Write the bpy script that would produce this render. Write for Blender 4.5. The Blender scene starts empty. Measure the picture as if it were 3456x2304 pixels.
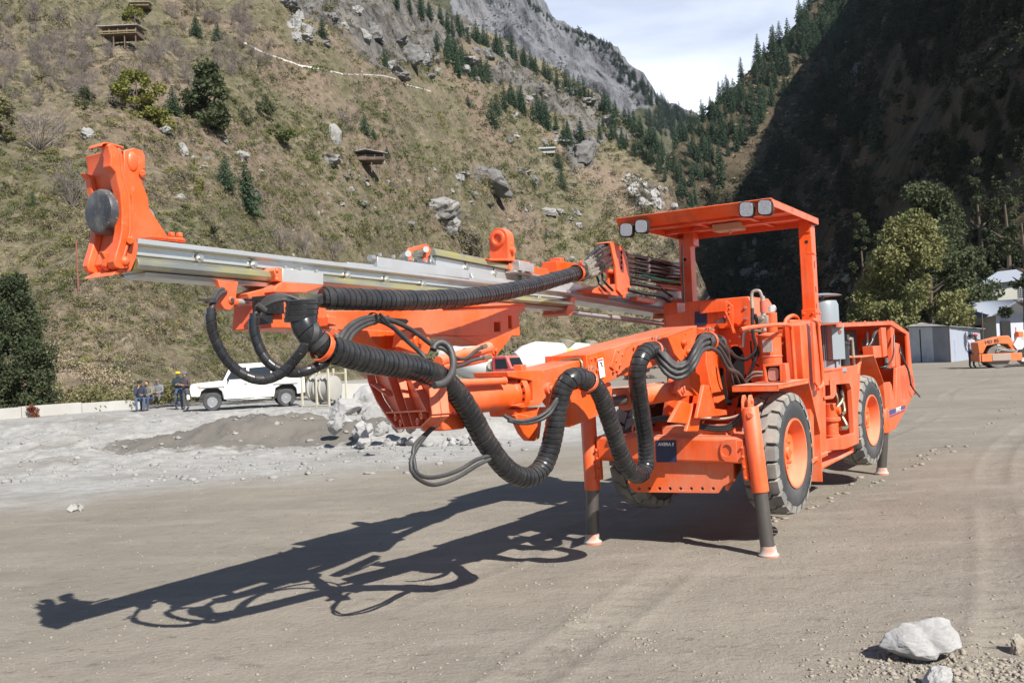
import bpy, bmesh, random
import numpy as np
from math import *
from mathutils import Vector, Matrix, noise
from mathutils.geometry import tessellate_polygon
scene=bpy.context.scene
COL=scene.collection
V=Vector
# ---------------------------------------------------------------- camera and measuring helpers
F=3088.;H=1.6;ROLL=.0468;PIT=.0176
_c,_s=cos(ROLL),sin(ROLL);_cp,_sp=cos(PIT),sin(PIT)
_fw=np.array([0,_cp,_sp]);_u=np.array([0,-_sp,_cp]);_r=np.array([1.,0,0])
Rr=_c*_r-_s*_u;Uu=_s*_r+_c*_u;C0=np.array([0,0,H])
def ray(px,py): return _fw+Rr*(px-1728)/F-Uu*(py-1152)/F
def G(px,py,z=0.):                       # point at height z seen at a photo position
    r=ray(px,py);p=C0+r*((z-H)/r[2]);return p
def W(px,py,Y):                          # point at distance Y
    r=ray(px,py);return C0+r*(Y/r[1])
def UV(px,py):
    r=ray(px,py);return r[0]/r[1],r[2]/r[1]
TH=.5561;M0=np.array([2.2792,7.5189,0.])
fs=np.array([-sin(TH),-cos(TH),0]);ft=np.array([cos(TH),-sin(TH),0])
def toM(P): d=P-M0;return V((d@fs,d@ft,P[2]))
def S(px,py,s): r=ray(px,py);k=(s-(C0-M0)@fs)/(r@fs);return toM(C0+k*r)
def T(px,py,t): r=ray(px,py);k=(t-(C0-M0)@ft)/(r@ft);return toM(C0+k*r)
def Z(px,py,z): return toM(G(px,py,z))
def Sp(s,*pp): return [S(a,b,s) for a,b in pp]
def Tp(t,*pp): return [T(a,b,t) for a,b in pp]
SPLIT={'engine_hose','pump_hose','post','stilt','engine_fitting','mirror','side_step','side_window','arch_trim','hose','jack_hose','hydraulic_hose','feed_hose','rear_hose','bundle_hose','sagging_hose','cylinder_hose','thin_hose','yoke_hose','inner_hose','tip_hose_pair','bundle_sheath','braided_hose','suction_hose','vent','bumper_bolt','wrap_band','stop_bolt','bay_post','hose_fitting','motor_base','boss','boom_plate','cable_tie','rear_hose_fitting','hose_tag'}
# ---------------------------------------------------------------- mesh builder
class MB:
    def __init__(s): s.v=[];s.f=[];s.m=[];s.mi=0
    def add(s,vs,fs_):
        o=len(s.v);s.v.extend([tuple(p) for p in vs])
        for f in fs_: s.f.append(tuple(i+o for i in f));s.m.append(s.mi)
        return s
    def prism(s,pts,vec,holes=()):
        pts=[V(p) for p in pts];vec=V(vec);loops=[pts]+[[V(p) for p in h] for h in holes]
        tris=tessellate_polygon(loops) if (holes or len(pts)>4) else ([(0,1,2,3)] if len(pts)==4 else [(0,1,2)])
        allp=[p for l in loops for p in l];n=len(allp)
        # orientation
        nn=V((0,0,0))
        for f in tris:
            a,b,c=[allp[i] for i in f[:3]];nn+=(b-a).cross(c-a)
        flip=nn.dot(vec)>0
        fsx=[]
        for f in tris:
            f=list(f);f2=f[::-1]
            if flip: f,f2=f2,f
            fsx.append(f);fsx.append([i+n for i in f2])
        o=0
        for l in loops:
            k=len(l)
            for i in range(k):
                a,b=o+i,o+(i+1)%k;fsx.append((a,a+n,b+n,b))
            o+=k
        st=len(s.f)
        s.add(allp+[p+vec for p in allp],fsx);return s
    def box(s,c,d,R=None,tap=1.):
        c=V(c);hx,hy,hz=d[0]/2,d[1]/2,d[2]/2;vs=[]
        for z,k in ((-hz,1),(hz,tap)):
            for x,y in ((-hx,-hy),(hx,-hy),(hx,hy),(-hx,hy)):
                p=V((x*k,y*k,z));p=(R@p if R is not None else p)+c;vs.append(p)
        return s.add(vs,[(0,3,2,1),(4,5,6,7),(0,1,5,4),(1,2,6,5),(2,3,7,6),(3,0,4,7)])
    def bb(s,a,b):
        return s.box([(a[i]+b[i])/2 for i in range(3)],[abs(a[i]-b[i]) for i in range(3)])
    def cyl(s,p0,p1,r0,r1=None,n=20,cap=True):
        p0,p1=V(p0),V(p1);r1=r0 if r1 is None else r1;d=(p1-p0).normalized()
        a=d.orthogonal().normalized();b=d.cross(a);vs=[]
        for p,r in ((p0,r0),(p1,r1)):
            for i in range(n):
                t=2*pi*i/n;vs.append(p+a*cos(t)*r+b*sin(t)*r)
        fx=[(i,(i+1)%n,n+(i+1)%n,n+i) for i in range(n)]
        if cap: fx+= [tuple(range(n))[::-1],tuple(range(n,2*n))]
        return s.add(vs,fx)
    def lathe(s,p0,axis,prof,n=32,closed=False):   # prof: (distance along axis, radius)
        p0=V(p0);d=V(axis).normalized();a=d.orthogonal().normalized();b=d.cross(a);vs=[]
        for h,r in prof:
            for i in range(n):
                t=2*pi*i/n;vs.append(p0+d*h+a*cos(t)*r+b*sin(t)*r)
        fx=[];m=len(prof)
        for j in range(m if closed else m-1):
            j2=(j+1)%m
            for i in range(n): fx.append((j*n+i,j*n+(i+1)%n,j2*n+(i+1)%n,j2*n+i))
        if not closed:
            if prof[0][1]>1e-4: fx.append(tuple(range(n))[::-1])
            if prof[-1][1]>1e-4: fx.append(tuple(range((m-1)*n,m*n)))
        return s.add(vs,fx)
    def tube(s,pts,r,n=10,step=.03,raw=False,cap=True):
        P=pts if raw else spline(pts,step);fr=frames(P);m=len(P);vs=[]
        for j,(p,(a,b)) in enumerate(zip(P,fr)):
            rr=r(j/(m-1)) if callable(r) else r
            for i in range(n):
                t=2*pi*i/n;vs.append(p+a*cos(t)*rr+b*sin(t)*rr)
        fx=[(j*n+i,j*n+(i+1)%n,(j+1)*n+(i+1)%n,(j+1)*n+i) for j in range(m-1) for i in range(n)]
        if cap: fx+=[tuple(range(n))[::-1],tuple(range((m-1)*n,m*n))]
        return s.add(vs,fx)
    def wrap(s,pts,r,pitch=.034,n=22,rfun=None):   # spiral wrapped hose, overlapping bands
        P=spline(pts,.006);L=[0.]
        for a,b in zip(P,P[1:]): L.append(L[-1]+(b-a).length)
        fr=frames(P);tot=L[-1];LA=np.array(L)
        prof=[(0,.90),(.05,1.0),(.5,1.01),(.93,.965),(.97,.90)]
        nb=int(tot/pitch)-1;vs=[];rows=0
        for k in range(nb):
            for h,rr in prof:
                for i in range(n):
                    d=(k+h+i/n)*pitch;j=min(len(P)-2,max(0,int(np.searchsorted(LA,d)-1)))
                    u=(d-L[j])/max(1e-6,L[j+1]-L[j]);p=P[j].lerp(P[j+1],min(1,max(0,u)));a,b=fr[j]
                    t=2*pi*i/n;R=r*rr*(rfun(d/tot) if rfun else 1)*(1+.016*sin(k*2.3)+.012*sin(k*.71+i*.28))
                    vs.append(p+a*cos(t)*R+b*sin(t)*R)
                rows+=1
        np_=len(prof);fx=[]
        for j in range(rows-1):
            for i in range(n-1): fx.append((j*n+i,j*n+i+1,(j+1)*n+i+1,(j+1)*n+i))
            # seam: last column joins the first column one band further on
            if j+np_+1<rows: fx.append((j*n+n-1,(j+np_)*n,(j+np_+1)*n,(j+1)*n+n-1))
        s.add(vs,fx)
        return s.tube(pts,r*.86,n=14,step=.03)
    def sphere(s,c,r,n=10,m=7,sc=(1,1,1)):
        c=V(c);vs=[];fx=[]
        for j in range(m+1):
            ph=pi*j/m
            for i in range(n):
                t=2*pi*i/n;vs.append(c+V((r*sc[0]*sin(ph)*cos(t),r*sc[1]*sin(ph)*sin(t),r*sc[2]*cos(ph))))
        for j in range(m):
            for i in range(n): fx.append((j*n+i,(j+1)*n+i,(j+1)*n+(i+1)%n,j*n+(i+1)%n))
        return s.add(vs,fx)
    def text(s,txt,size,o,xd,yd,depth=.002,bold=0.0,shear=0.,align='CENTER'):
        cu=bpy.data.curves.new('t','FONT');cu.body=txt;cu.size=size;cu.align_x=align;cu.align_y='CENTER';cu.offset=bold;cu.shear=shear;cu.extrude=depth/2;cu.resolution_u=3
        ob=bpy.data.objects.new('t',cu);COL.objects.link(ob)
        me=bpy.data.meshes.new_from_object(ob.evaluated_get(bpy.context.evaluated_depsgraph_get()))
        xd=V(xd).normalized();yd=V(yd).normalized();zd=xd.cross(yd);o=V(o)
        s.add([o+xd*v.co.x+yd*v.co.y+zd*v.co.z for v in me.vertices],[tuple(p.vertices) for p in me.polygons])
        bpy.data.objects.remove(ob);bpy.data.curves.remove(cu);bpy.data.meshes.remove(me);return s
    def build(s,name,mat,parent=None,bev=0.,ang=35,label=None,seg=2,flat=False,loc=None):
        if any(k in name for k in ('hose','cable','_rail','handle','pipe','bundle','sheath')): ang=max(ang,62) if s.fixn and not name in('upper_hose','lower_hose','bumper_hose','tip_hose','second_hose','feed_rail','slide_rail') else ang
        if name in SPLIT and not getattr(s,'single',False):
            par=list(range(len(s.v)))
            def fd(i):
                while par[i]!=i: par[i]=par[par[i]];i=par[i]
                return i
            for f in s.f:
                a=fd(f[0])
                for k in f[1:]:
                    b=fd(k)
                    if a!=b: par[b]=a
            groups={}
            for f,m in zip(s.f,s.m): groups.setdefault(fd(f[0]),[]).append((f,m))
            if len(groups)>1:
                out=None
                for fl in groups.values():
                    mp={};q=MB();q.single=True
                    for f,m in fl:
                        for k in f:
                            if k not in mp: mp[k]=len(q.v);q.v.append(s.v[k])
                        q.f.append(tuple(mp[k] for k in f));q.m.append(m)
                    o=q.build(name,mat,parent,bev,ang,label,seg,flat,loc);out=out or o
                return out
        me=bpy.data.meshes.new(name)
        me.from_pydata(s.v,[],s.f)
        for m in (mat if isinstance(mat,(list,tuple)) else [mat]): me.materials.append(m)
        if any(s.m): me.polygons.foreach_set('material_index',s.m)
        if not flat:
            me.polygons.foreach_set('use_smooth',[True]*len(me.polygons));me.set_sharp_from_angle(angle=radians(ang))
        me.update()
        if s.fixn:
            bm=bmesh.new();bm.from_mesh(me);bmesh.ops.recalc_face_normals(bm,faces=bm.faces);bm.to_mesh(me);bm.free()
        o=bpy.data.objects.new(name,me);COL.objects.link(o)
        if parent is not None: o.parent=parent
        if loc is not None: o.location=loc
        if bev:
            b=o.modifiers.new('Bevel','BEVEL');b.width=bev;b.segments=seg;b.limit_method='ANGLE';b.angle_limit=radians(40);b.harden_normals=False
        if label: o['label']=label
        return o
    fixn=True
def spline(pts,step=.03):
    P=[V(p) for p in pts]
    if len(P)==2: 
        n=max(2,int((P[1]-P[0]).length/step));return [P[0].lerp(P[1],i/n) for i in range(n+1)]
    Q=[P[0]*2-P[1]]+P+[P[-1]*2-P[-2]];out=[]
    for i in range(1,len(Q)-2):
        p0,p1,p2,p3=Q[i-1:i+3];n=max(2,int((p2-p1).length/step))
        for k in range(n):
            t=k/n;out.append(.5*((2*p1)+(p2-p0)*t+(2*p0-5*p1+4*p2-p3)*t*t+(3*p1-p0-3*p2+p3)*t**3))
    out.append(P[-1]);return out
def frames(P):
    fr=[];d=(P[1]-P[0]).normalized();a=d.orthogonal().normalized()
    for j in range(len(P)):
        d=(P[min(j+1,len(P)-1)]-P[max(j-1,0)]).normalized()
        a=(a-d*a.dot(d)).normalized();fr.append((a,d.cross(a)))
    return fr
def empty(name,loc=(0,0,0),rz=0.,parent=None):
    o=bpy.data.objects.new(name,None);COL.objects.link(o);o.location=loc;o.rotation_euler=(0,0,rz);o.empty_display_size=.2
    if parent is not None:o.parent=parent
    return o
def tag(o,label=None,cat=None,group=None,kind=None):
    if label:o['label']=label
    if cat:o['category']=cat
    if group:o['group']=group
    if kind:o['kind']=kind
    return o
def copy_tree(o,parent=None):
    c=o.copy();COL.objects.link(c);c.parent=parent
    for ch in list(o.children): copy_tree(ch,c)
    return c
# ---------------------------------------------------------------- materials
def newmat(name):
    m=bpy.data.materials.new(name);m.use_nodes=True;nt=m.node_tree;b=nt.nodes['Principled BSDF'];return m,nt,b
def ramp(nt,fac,stops,interp='LINEAR'):
    r=nt.nodes.new('ShaderNodeValToRGB');r.color_ramp.interpolation=interp
    e=r.color_ramp.elements
    while len(e)<len(stops): e.new(.5)
    for x,(p,c) in zip(e,stops): x.position=p;x.color=(*c,1) if len(c)==3 else c
    if fac is not None: nt.links.new(fac,r.inputs[0])
    return r
def tex(nt,scale,detail=6,rough=.6,kind='noise',coord='Object',map_=None,dist=0.):
    tc=nt.nodes.new('ShaderNodeTexCoord');src=tc.outputs[coord]
    if map_:
        mp=nt.nodes.new('ShaderNodeMapping');mp.inputs['Scale'].default_value=map_[0]
        if len(map_)>1: mp.inputs['Rotation'].default_value=map_[1]
        nt.links.new(src,mp.inputs[0]);src=mp.outputs[0]
    if kind=='noise':
        n=nt.nodes.new('ShaderNodeTexNoise');n.inputs['Detail'].default_value=detail;n.inputs['Roughness'].default_value=rough;n.inputs['Distortion'].default_value=dist
    elif kind=='voronoi': n=nt.nodes.new('ShaderNodeTexVoronoi')
    n.inputs['Scale'].default_value=scale;nt.links.new(src,n.inputs['Vector']);return n
def mix(nt,fac,a,b,mode='MIX'):
    m=nt.nodes.new('ShaderNodeMix');m.data_type='RGBA';m.blend_type=mode
    for k,x in ((0,fac),(6,a),(7,b)):
        if hasattr(x,'is_output') : nt.links.new(x,m.inputs[k])
        elif k==0: m.inputs[0].default_value=x
        else: m.inputs[k].default_value=(*x,1)
    return m.outputs[2]
def math_(nt,op,a,b=None,clamp=False):
    m=nt.nodes.new('ShaderNodeMath');m.operation=op;m.use_clamp=clamp
    for i,x in ((0,a),(1,b)):
        if x is None: continue
        if hasattr(x,'is_output'): nt.links.new(x,m.inputs[i])
        else: m.inputs[i].default_value=x
    return m.outputs[0]
def bump(nt,b,h,strength=.3,dist=.01):
    n=nt.nodes.new('ShaderNodeBump');n.inputs['Strength'].default_value=strength;n.inputs['Distance'].default_value=dist
    nt.links.new(h,n.inputs['Height']);nt.links.new(n.outputs[0],b.inputs['Normal'])
def paint(name,col,rough=.35,dust=.35,dcol=(.50,.40,.32),metal=0.,wear=.12,scale=3.,coat=.0,dustup=1.,grime=0.):
    m,nt,b=newmat(name)
    n1=tex(nt,scale,8,.65);n2=tex(nt,scale*9,6,.7)
    geo=nt.nodes.new('ShaderNodeNewGeometry');sep=nt.nodes.new('ShaderNodeSeparateXYZ');nt.links.new(geo.outputs['Normal'],sep.inputs[0])
    up=math_(nt,'MULTIPLY',math_(nt,'MAXIMUM',sep.outputs[2],0.),.55*dustup)
    nn=ramp(nt,n1.outputs[0],[(.42,(0,0,0)),(.68,(1,1,1))])
    d=math_(nt,'MULTIPLY',math_(nt,'ADD',math_(nt,'MULTIPLY',nn.outputs[0],.5),up),dust,True)
    sp=ramp(nt,n2.outputs[0],[(.60,(0,0,0)),(.72,(1,1,1))])
    d2=math_(nt,'ADD',d,math_(nt,'MULTIPLY',sp.outputs[0],wear*dust),True)
    nb=mix(nt,math_(nt,'MULTIPLY',n1.outputs[0],.35),col,tuple(c*.72 for c in col))
    if grime:
        n3=tex(nt,2.2,7,.7,map_=((3,3,.35),));nb=mix(nt,math_(nt,'MULTIPLY',ramp(nt,n3.outputs[0],[(.50,(0,0,0)),(.72,(1,1,1))]).outputs[0],grime),nb,tuple(x*.30 for x in col))
        n4=tex(nt,17,4,.8);nb=mix(nt,ramp(nt,n4.outputs[0],[(.70,(0,0,0)),(.73,(1,1,1))]).outputs[0],nb,(.10,.055,.035))
    c=mix(nt,d2,nb,dcol);nt.links.new(c,b.inputs['Base Color'])
    r=math_(nt,'ADD',math_(nt,'MULTIPLY',d2,.5),rough,True);nt.links.new(r,b.inputs['Roughness'])
    b.inputs['Metallic'].default_value=metal;b.inputs['Coat Weight'].default_value=coat
    bump(nt,b,n2.outputs[0],.06,.004);return m
def simple(name,col,rough=.6,metal=0.,var=.25,scale=8.,bmp=.1):
    m,nt,b=newmat(name);n=tex(nt,scale,6,.6)
    c=mix(nt,n.outputs[0],tuple(x*(1-var) for x in col),tuple(min(1,x*(1+var)) for x in col))
    nt.links.new(c,b.inputs['Base Color']);b.inputs['Roughness'].default_value=rough;b.inputs['Metallic'].default_value=metal
    if bmp: bump(nt,b,n.outputs[0],bmp,.005)
    return m
OR=paint('orange_paint',(.82,.100,.012),.38,.55,(.60,.34,.24),coat=.1,grime=.6,wear=.45,scale=2.2)
ORD=paint('dusty_orange_paint',(.82,.118,.016),.55,.85,(.56,.35,.26),grime=.5,wear=.4,scale=2.5)
ALU=paint('aluminium',(.60,.60,.59),.30,.45,(.42,.40,.36),metal=.6,scale=6)
ALUD=paint('dull_aluminium',(.55,.55,.54),.42,.5,(.40,.38,.34),metal=.45,scale=5)
def greasy():
    m,nt,b=newmat('greased_steel');n=tex(nt,14,6,.7,map_=((.12,1,1),));n2=tex(nt,3,4,.6)
    f=ramp(nt,math_(nt,'MULTIPLY',math_(nt,'ADD',n.outputs[0],n2.outputs[0]),.5),[(.44,(0,0,0)),(.62,(1,1,1))])
    c=mix(nt,f.outputs[0],(.40,.39,.34),(.34,.30,.05));nt.links.new(c,b.inputs['Base Color'])
    nt.links.new(math_(nt,'SUBTRACT',.75,math_(nt,'MULTIPLY',f.outputs[0],.6)),b.inputs['Metallic']);b.inputs['Roughness'].default_value=.28
    bump(nt,b,n.outputs[0],.25,.004);return m
GREASE=greasy()
RUB=paint('black_hose',(.013,.014,.017),.24,.27,(.20,.18,.16),scale=7,wear=.3)
RUB2=paint('dusty_rubber_hose',(.030,.030,.032),.45,.4,(.16,.15,.14),scale=9)
PAD=paint('rubber_pad',(.03,.032,.04),.45,.8,(.36,.35,.32),scale=7,wear=1.6,dustup=.3)
TYRE=paint('tyre_sidewall',(.035,.036,.04),.75,.62,(.16,.155,.15),scale=4)
TREAD=paint('dusty_tread',(.17,.165,.155),.85,1.1,(.42,.39,.34),scale=5,dustup=.7)
STEEL=paint('dark_steel',(.13,.12,.11),.35,.5,(.20,.16,.13),metal=.6,scale=9)
ZINC=simple('zinc_bolt',(.55,.54,.50),.35,.8,.2,20)
GREY=paint('grey_motor_paint',(.24,.28,.31),.4,.2,(.4,.38,.36))
BLACK=simple('black_interior',(.012,.011,.011),.8)
BLUE=simple('navy_decal',(.02,.025,.075),.4)
WHITE=simple('white_print',(.75,.75,.74),.5,var=.04)
LENS=simple('lamp_lens',(.36,.36,.38),.10,.3,.3,70,.9)
BRASS=simple('brass_fitting',(.30,.26,.17),.35,.7,.3,30)
GREEN=simple('green_stripe',(.06,.40,.24),.5)
EXPO=.70
# ================================================================= the place: ground, slopes, sky clouds
from mathutils.bvhtree import BVHTree
def _h(ix,iy,seed):
    n=(ix.astype(np.int64)*374761393+iy.astype(np.int64)*668265263+seed*974634777)&0x7fffffff
    n=((n^(n>>13))*1274126177)&0x7fffffff;return ((n^(n>>16))&0xffff)/65535.
def vnoise(x,y,seed=0):
    x=np.asarray(x,float);y=np.asarray(y,float);ix=np.floor(x);iy=np.floor(y);fx=x-ix;fy=y-iy;fx=fx*fx*(3-2*fx);fy=fy*fy*(3-2*fy)
    a=_h(ix,iy,seed);b=_h(ix+1,iy,seed);c=_h(ix,iy+1,seed);d=_h(ix+1,iy+1,seed)
    return (a*(1-fx)+b*fx)*(1-fy)+(c*(1-fx)+d*fx)*fy
def fbm(x,y,o=5,seed=0,g=.5,ridge=False):
    s=0;a=1;t=0
    for i in range(o):
        n=vnoise(x*2**i,y*2**i,seed+i*7)
        if ridge:n=1-abs(2*n-1)
        s=s+a*n;t+=a;a*=g
    return s/t
def sstep(x,a,b): 
    t=np.clip((x-a)/(b-a),0,1);return t*t*(3-2*t)
def grid_mesh(name,P,mat,kind='structure',smooth=True):
    m,n=P.shape[:2];me=bpy.data.meshes.new(name);me.vertices.add(m*n);me.vertices.foreach_set('co',P.reshape(-1).astype(np.float32))
    i=np.arange((m-1)*(n-1));r=i//(n-1);c=i%(n-1);q=np.stack([r*n+c,r*n+c+1,(r+1)*n+c+1,(r+1)*n+c],1).astype(np.int32)
    me.loops.add(q.size);me.loops.foreach_set('vertex_index',q.reshape(-1));me.polygons.add(len(q));me.polygons.foreach_set('loop_start',np.arange(0,q.size,4,dtype=np.int32))
    me.polygons.foreach_set('use_smooth',np.full(len(q),smooth));me.update(calc_edges=True);me.validate()
    me.materials.append(mat);o=bpy.data.objects.new(name,me);COL.objects.link(o);o['kind']=kind;return o
def bvh(o):
    me=o.data;vs=[v.co.copy() for v in me.vertices];return BVHTree.FromPolygons(vs,[tuple(p.vertices) for p in me.polygons])
# ---- materials for the ground
def ground_mat():
    m,nt,b=newmat('packed_dirt')
    n1=tex(nt,.35,8,.6,map_=((1,1,1),));n2=tex(nt,2.2,8,.65,map_=((.35,1,1),(0,0,radians(-35))));n3=tex(nt,26,5,.7);n4=tex(nt,.9,6,.65,dist=1.)
    c=mix(nt,ramp(nt,n1.outputs[0],[(.35,(0,0,0)),(.65,(1,1,1))]).outputs[0],(.258,.230,.190),(.200,.180,.150))
    c=mix(nt,math_(nt,'MULTIPLY',ramp(nt,n2.outputs[0],[(.48,(0,0,0)),(.72,(1,1,1))]).outputs[0],.5),c,(.325,.295,.25))
    # light dusty specks
    sp=ramp(nt,n3.outputs[0],[(.66,(0,0,0)),(.74,(1,1,1))]);pt=ramp(nt,n4.outputs[0],[(.50,(0,0,0)),(.62,(1,1,1))])
    c=mix(nt,math_(nt,'MULTIPLY',math_(nt,'MULTIPLY',sp.outputs[0],pt.outputs[0]),.8),c,(.52,.49,.43))
    # pale gravel to the left, behind a wavy edge
    tc=nt.nodes.new('ShaderNodeTexCoord');sp_=nt.nodes.new('ShaderNodeSeparateXYZ');nt.links.new(tc.outputs['Object'],sp_.inputs[0])
    n5=tex(nt,.45,5,.6)
    e=math_(nt,'ADD',math_(nt,'ADD',sp_.outputs[1],math_(nt,'MULTIPLY',sp_.outputs[0],-.55)),math_(nt,'MULTIPLY',n5.outputs[0],5.))
    msk=ramp(nt,math_(nt,'DIVIDE',math_(nt,'SUBTRACT',e,GRAV),2.6,True),[(.0,(0,0,0)),(1,(1,1,1))])
    far=ramp(nt,math_(nt,'DIVIDE',math_(nt,'SUBTRACT',math_(nt,'ADD',sp_.outputs[1],math_(nt,'MULTIPLY',sp_.outputs[0],1.6)),62.),14.,True),[(0,(1,1,1)),(1,(0,0,0))])
    n6=tex(nt,3.5,8,.7);n7=tex(nt,.5,4,.5)
    gv=mix(nt,ramp(nt,n6.outputs[0],[(.35,(0,0,0)),(.7,(1,1,1))]).outputs[0],(.27,.265,.25),(.41,.40,.385))
    gv=mix(nt,ramp(nt,n7.outputs[0],[(.5,(0,0,0)),(.68,(1,1,1))]).outputs[0],gv,(.24,.23,.21))
    left=ramp(nt,math_(nt,'DIVIDE',math_(nt,'ADD',math_(nt,'SUBTRACT',5.5,sp_.outputs[0]),math_(nt,'MULTIPLY',n5.outputs[0],4.)),6.,True),[(.35,(0,0,0)),(.75,(1,1,1))])
    dx=math_(nt,'DIVIDE',math_(nt,'ADD',sp_.outputs[0],5.4),3.9);dy=math_(nt,'DIVIDE',math_(nt,'SUBTRACT',sp_.outputs[1],20.3),2.6)
    dd=math_(nt,'ADD',math_(nt,'ADD',math_(nt,'MULTIPLY',dx,dx),math_(nt,'MULTIPLY',dy,dy)),math_(nt,'MULTIPLY',math_(nt,'SUBTRACT',n6.outputs[0],.5),1.2))
    gv=mix(nt,ramp(nt,dd,[(.75,(1,1,1)),(1.0,(0,0,0))]).outputs[0],gv,(.155,.143,.125))
    gf=math_(nt,'MULTIPLY',math_(nt,'MULTIPLY',msk.outputs[0],far.outputs[0]),left.outputs[0])
    c0=c;c=mix(nt,gf,c,gv)
    n8=tex(nt,1.0,9,.75,map_=((.4,1.2,1),(0,0,radians(33))),dist=.6)
    c=mix(nt,math_(nt,'MULTIPLY',ramp(nt,n8.outputs[0],[(.54,(0,0,0)),(.70,(1,1,1))]).outputs[0],.4),c,(.165,.147,.125))
    nt.links.new(c,b.inputs['Base Color']);b.inputs['Roughness'].default_value=.95;b.inputs['Specular IOR Level'].default_value=.2
    n9=tex(nt,75,4,.7);cl_=tex(nt,9,5,.75,map_=((.6,1.3,1),(0,0,radians(33))))
    crumb=math_(nt,'MULTIPLY',ramp(nt,cl_.outputs[0],[(.58,(0,0,0)),(.68,(1,1,1))]).outputs[0],ramp(nt,n9.outputs[0],[(.45,(0,0,0)),(.6,(1,1,1))]).outputs[0])
    c=mix(nt,math_(nt,'MULTIPLY',crumb,.5),c,(.34,.315,.275));c=mix(nt,.5,c,ramp(nt,n9.outputs[0],[(.35,(.8,.8,.8)),(.65,(1.2,1.2,1.2))]).outputs[0],'MULTIPLY')
    nt.links.new(c,b.inputs['Base Color'])
    h=math_(nt,'ADD',math_(nt,'MULTIPLY',math_(nt,'ADD',n3.outputs[0],math_(nt,'MULTIPLY',crumb,.8)),.45),math_(nt,'ADD',math_(nt,'MULTIPLY',n2.outputs[0],.3),math_(nt,'MULTIPLY',n4.outputs[0],.7)))
    bump(nt,b,h,.8,.04);return m
GRAV=16.5
def gz(x,y):
    x=np.asarray(x,float);y=np.asarray(y,float)
    z=.018*(fbm(x*1.1,y*1.1,4,3)-.5)+.012*(fbm(x*6,y*6,3,9)-.5)
    # wheel ruts
    a=x*.857-y*.515;l=x*.515+y*.857
    for c0,dp,ph,curve in ((-.55,.011,0,.0),(1.25,.011,.4,.0),(4.6,.007,.2,.004),(6.3,.007,.7,.004),(8.8,.008,.3,-.003),(-4.1,.012,.9,.006),(-2.6,.012,.1,.006)):
        d_=a-c0-.25*np.sin(l*.35+ph*6)-curve*l*l*.0;w_=np.exp(-(d_/.13)**4);on=sstep(fbm(l*.25+ph*9,a*0+ph,3,61),.36,.5)
        z=z-on*w_*dp*(.75+.5*np.sin(l*34+np.abs(d_)*22))+on*np.exp(-((np.abs(d_)-.19)/.05)**2)*dp*.6
    # gravel bank on the left
    m=sstep(y-.55*x,17,23)*(1-sstep(y,30,35))*(1-sstep(x,0.5,4.))
    z=z+m*(.08+.50*(fbm(x*.35,y*.35,4,21)-.4)+.34*(fbm(x*1.7,y*1.7,5,5,.6)-.5))
    d=np.hypot((x+5.4)/3.6,(y-20.5)/2.2);z=z+.34*(1-sstep(d,.0,1.))*(.8+.4*fbm(x*2,y*2,3,8))
    d=np.hypot((x+1.4)/3.6,(y-19.5)/1.8);z=z+.5*(1-sstep(d,.15,1.))*(.8+.5*fbm(x*2,y*2,3,18))
    # the yard falls away behind the low wall
    z=z-.8*sstep(y,44,60)*(1-sstep(x,12,22))*sstep(x,-14,-8)
    return z
# radial ground sheet reaching the horizon
na,nr=640,560
az=np.concatenate([np.linspace(-180,-38,40),np.linspace(-37,37,na-80),np.linspace(38,180,40)])
rr=np.concatenate([np.geomspace(1.5,60,nr-40),np.geomspace(62,4000,40)])
A,Rr2=np.meshgrid(np.radians(az),rr);X=Rr2*np.sin(A);Y=Rr2*np.cos(A)
P=np.stack([X,Y,gz(X,Y)*np.where(Rr2>100,0,1)],-1)
GM=ground_mat();ground=grid_mesh('ground',P,GM)
def gpt(px,py):                     # point of the yard seen at a photo position
    p=G(px,py)
    for _ in range(4): p=G(px,py,float(gz(p[0],p[1])))
    return p
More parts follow.
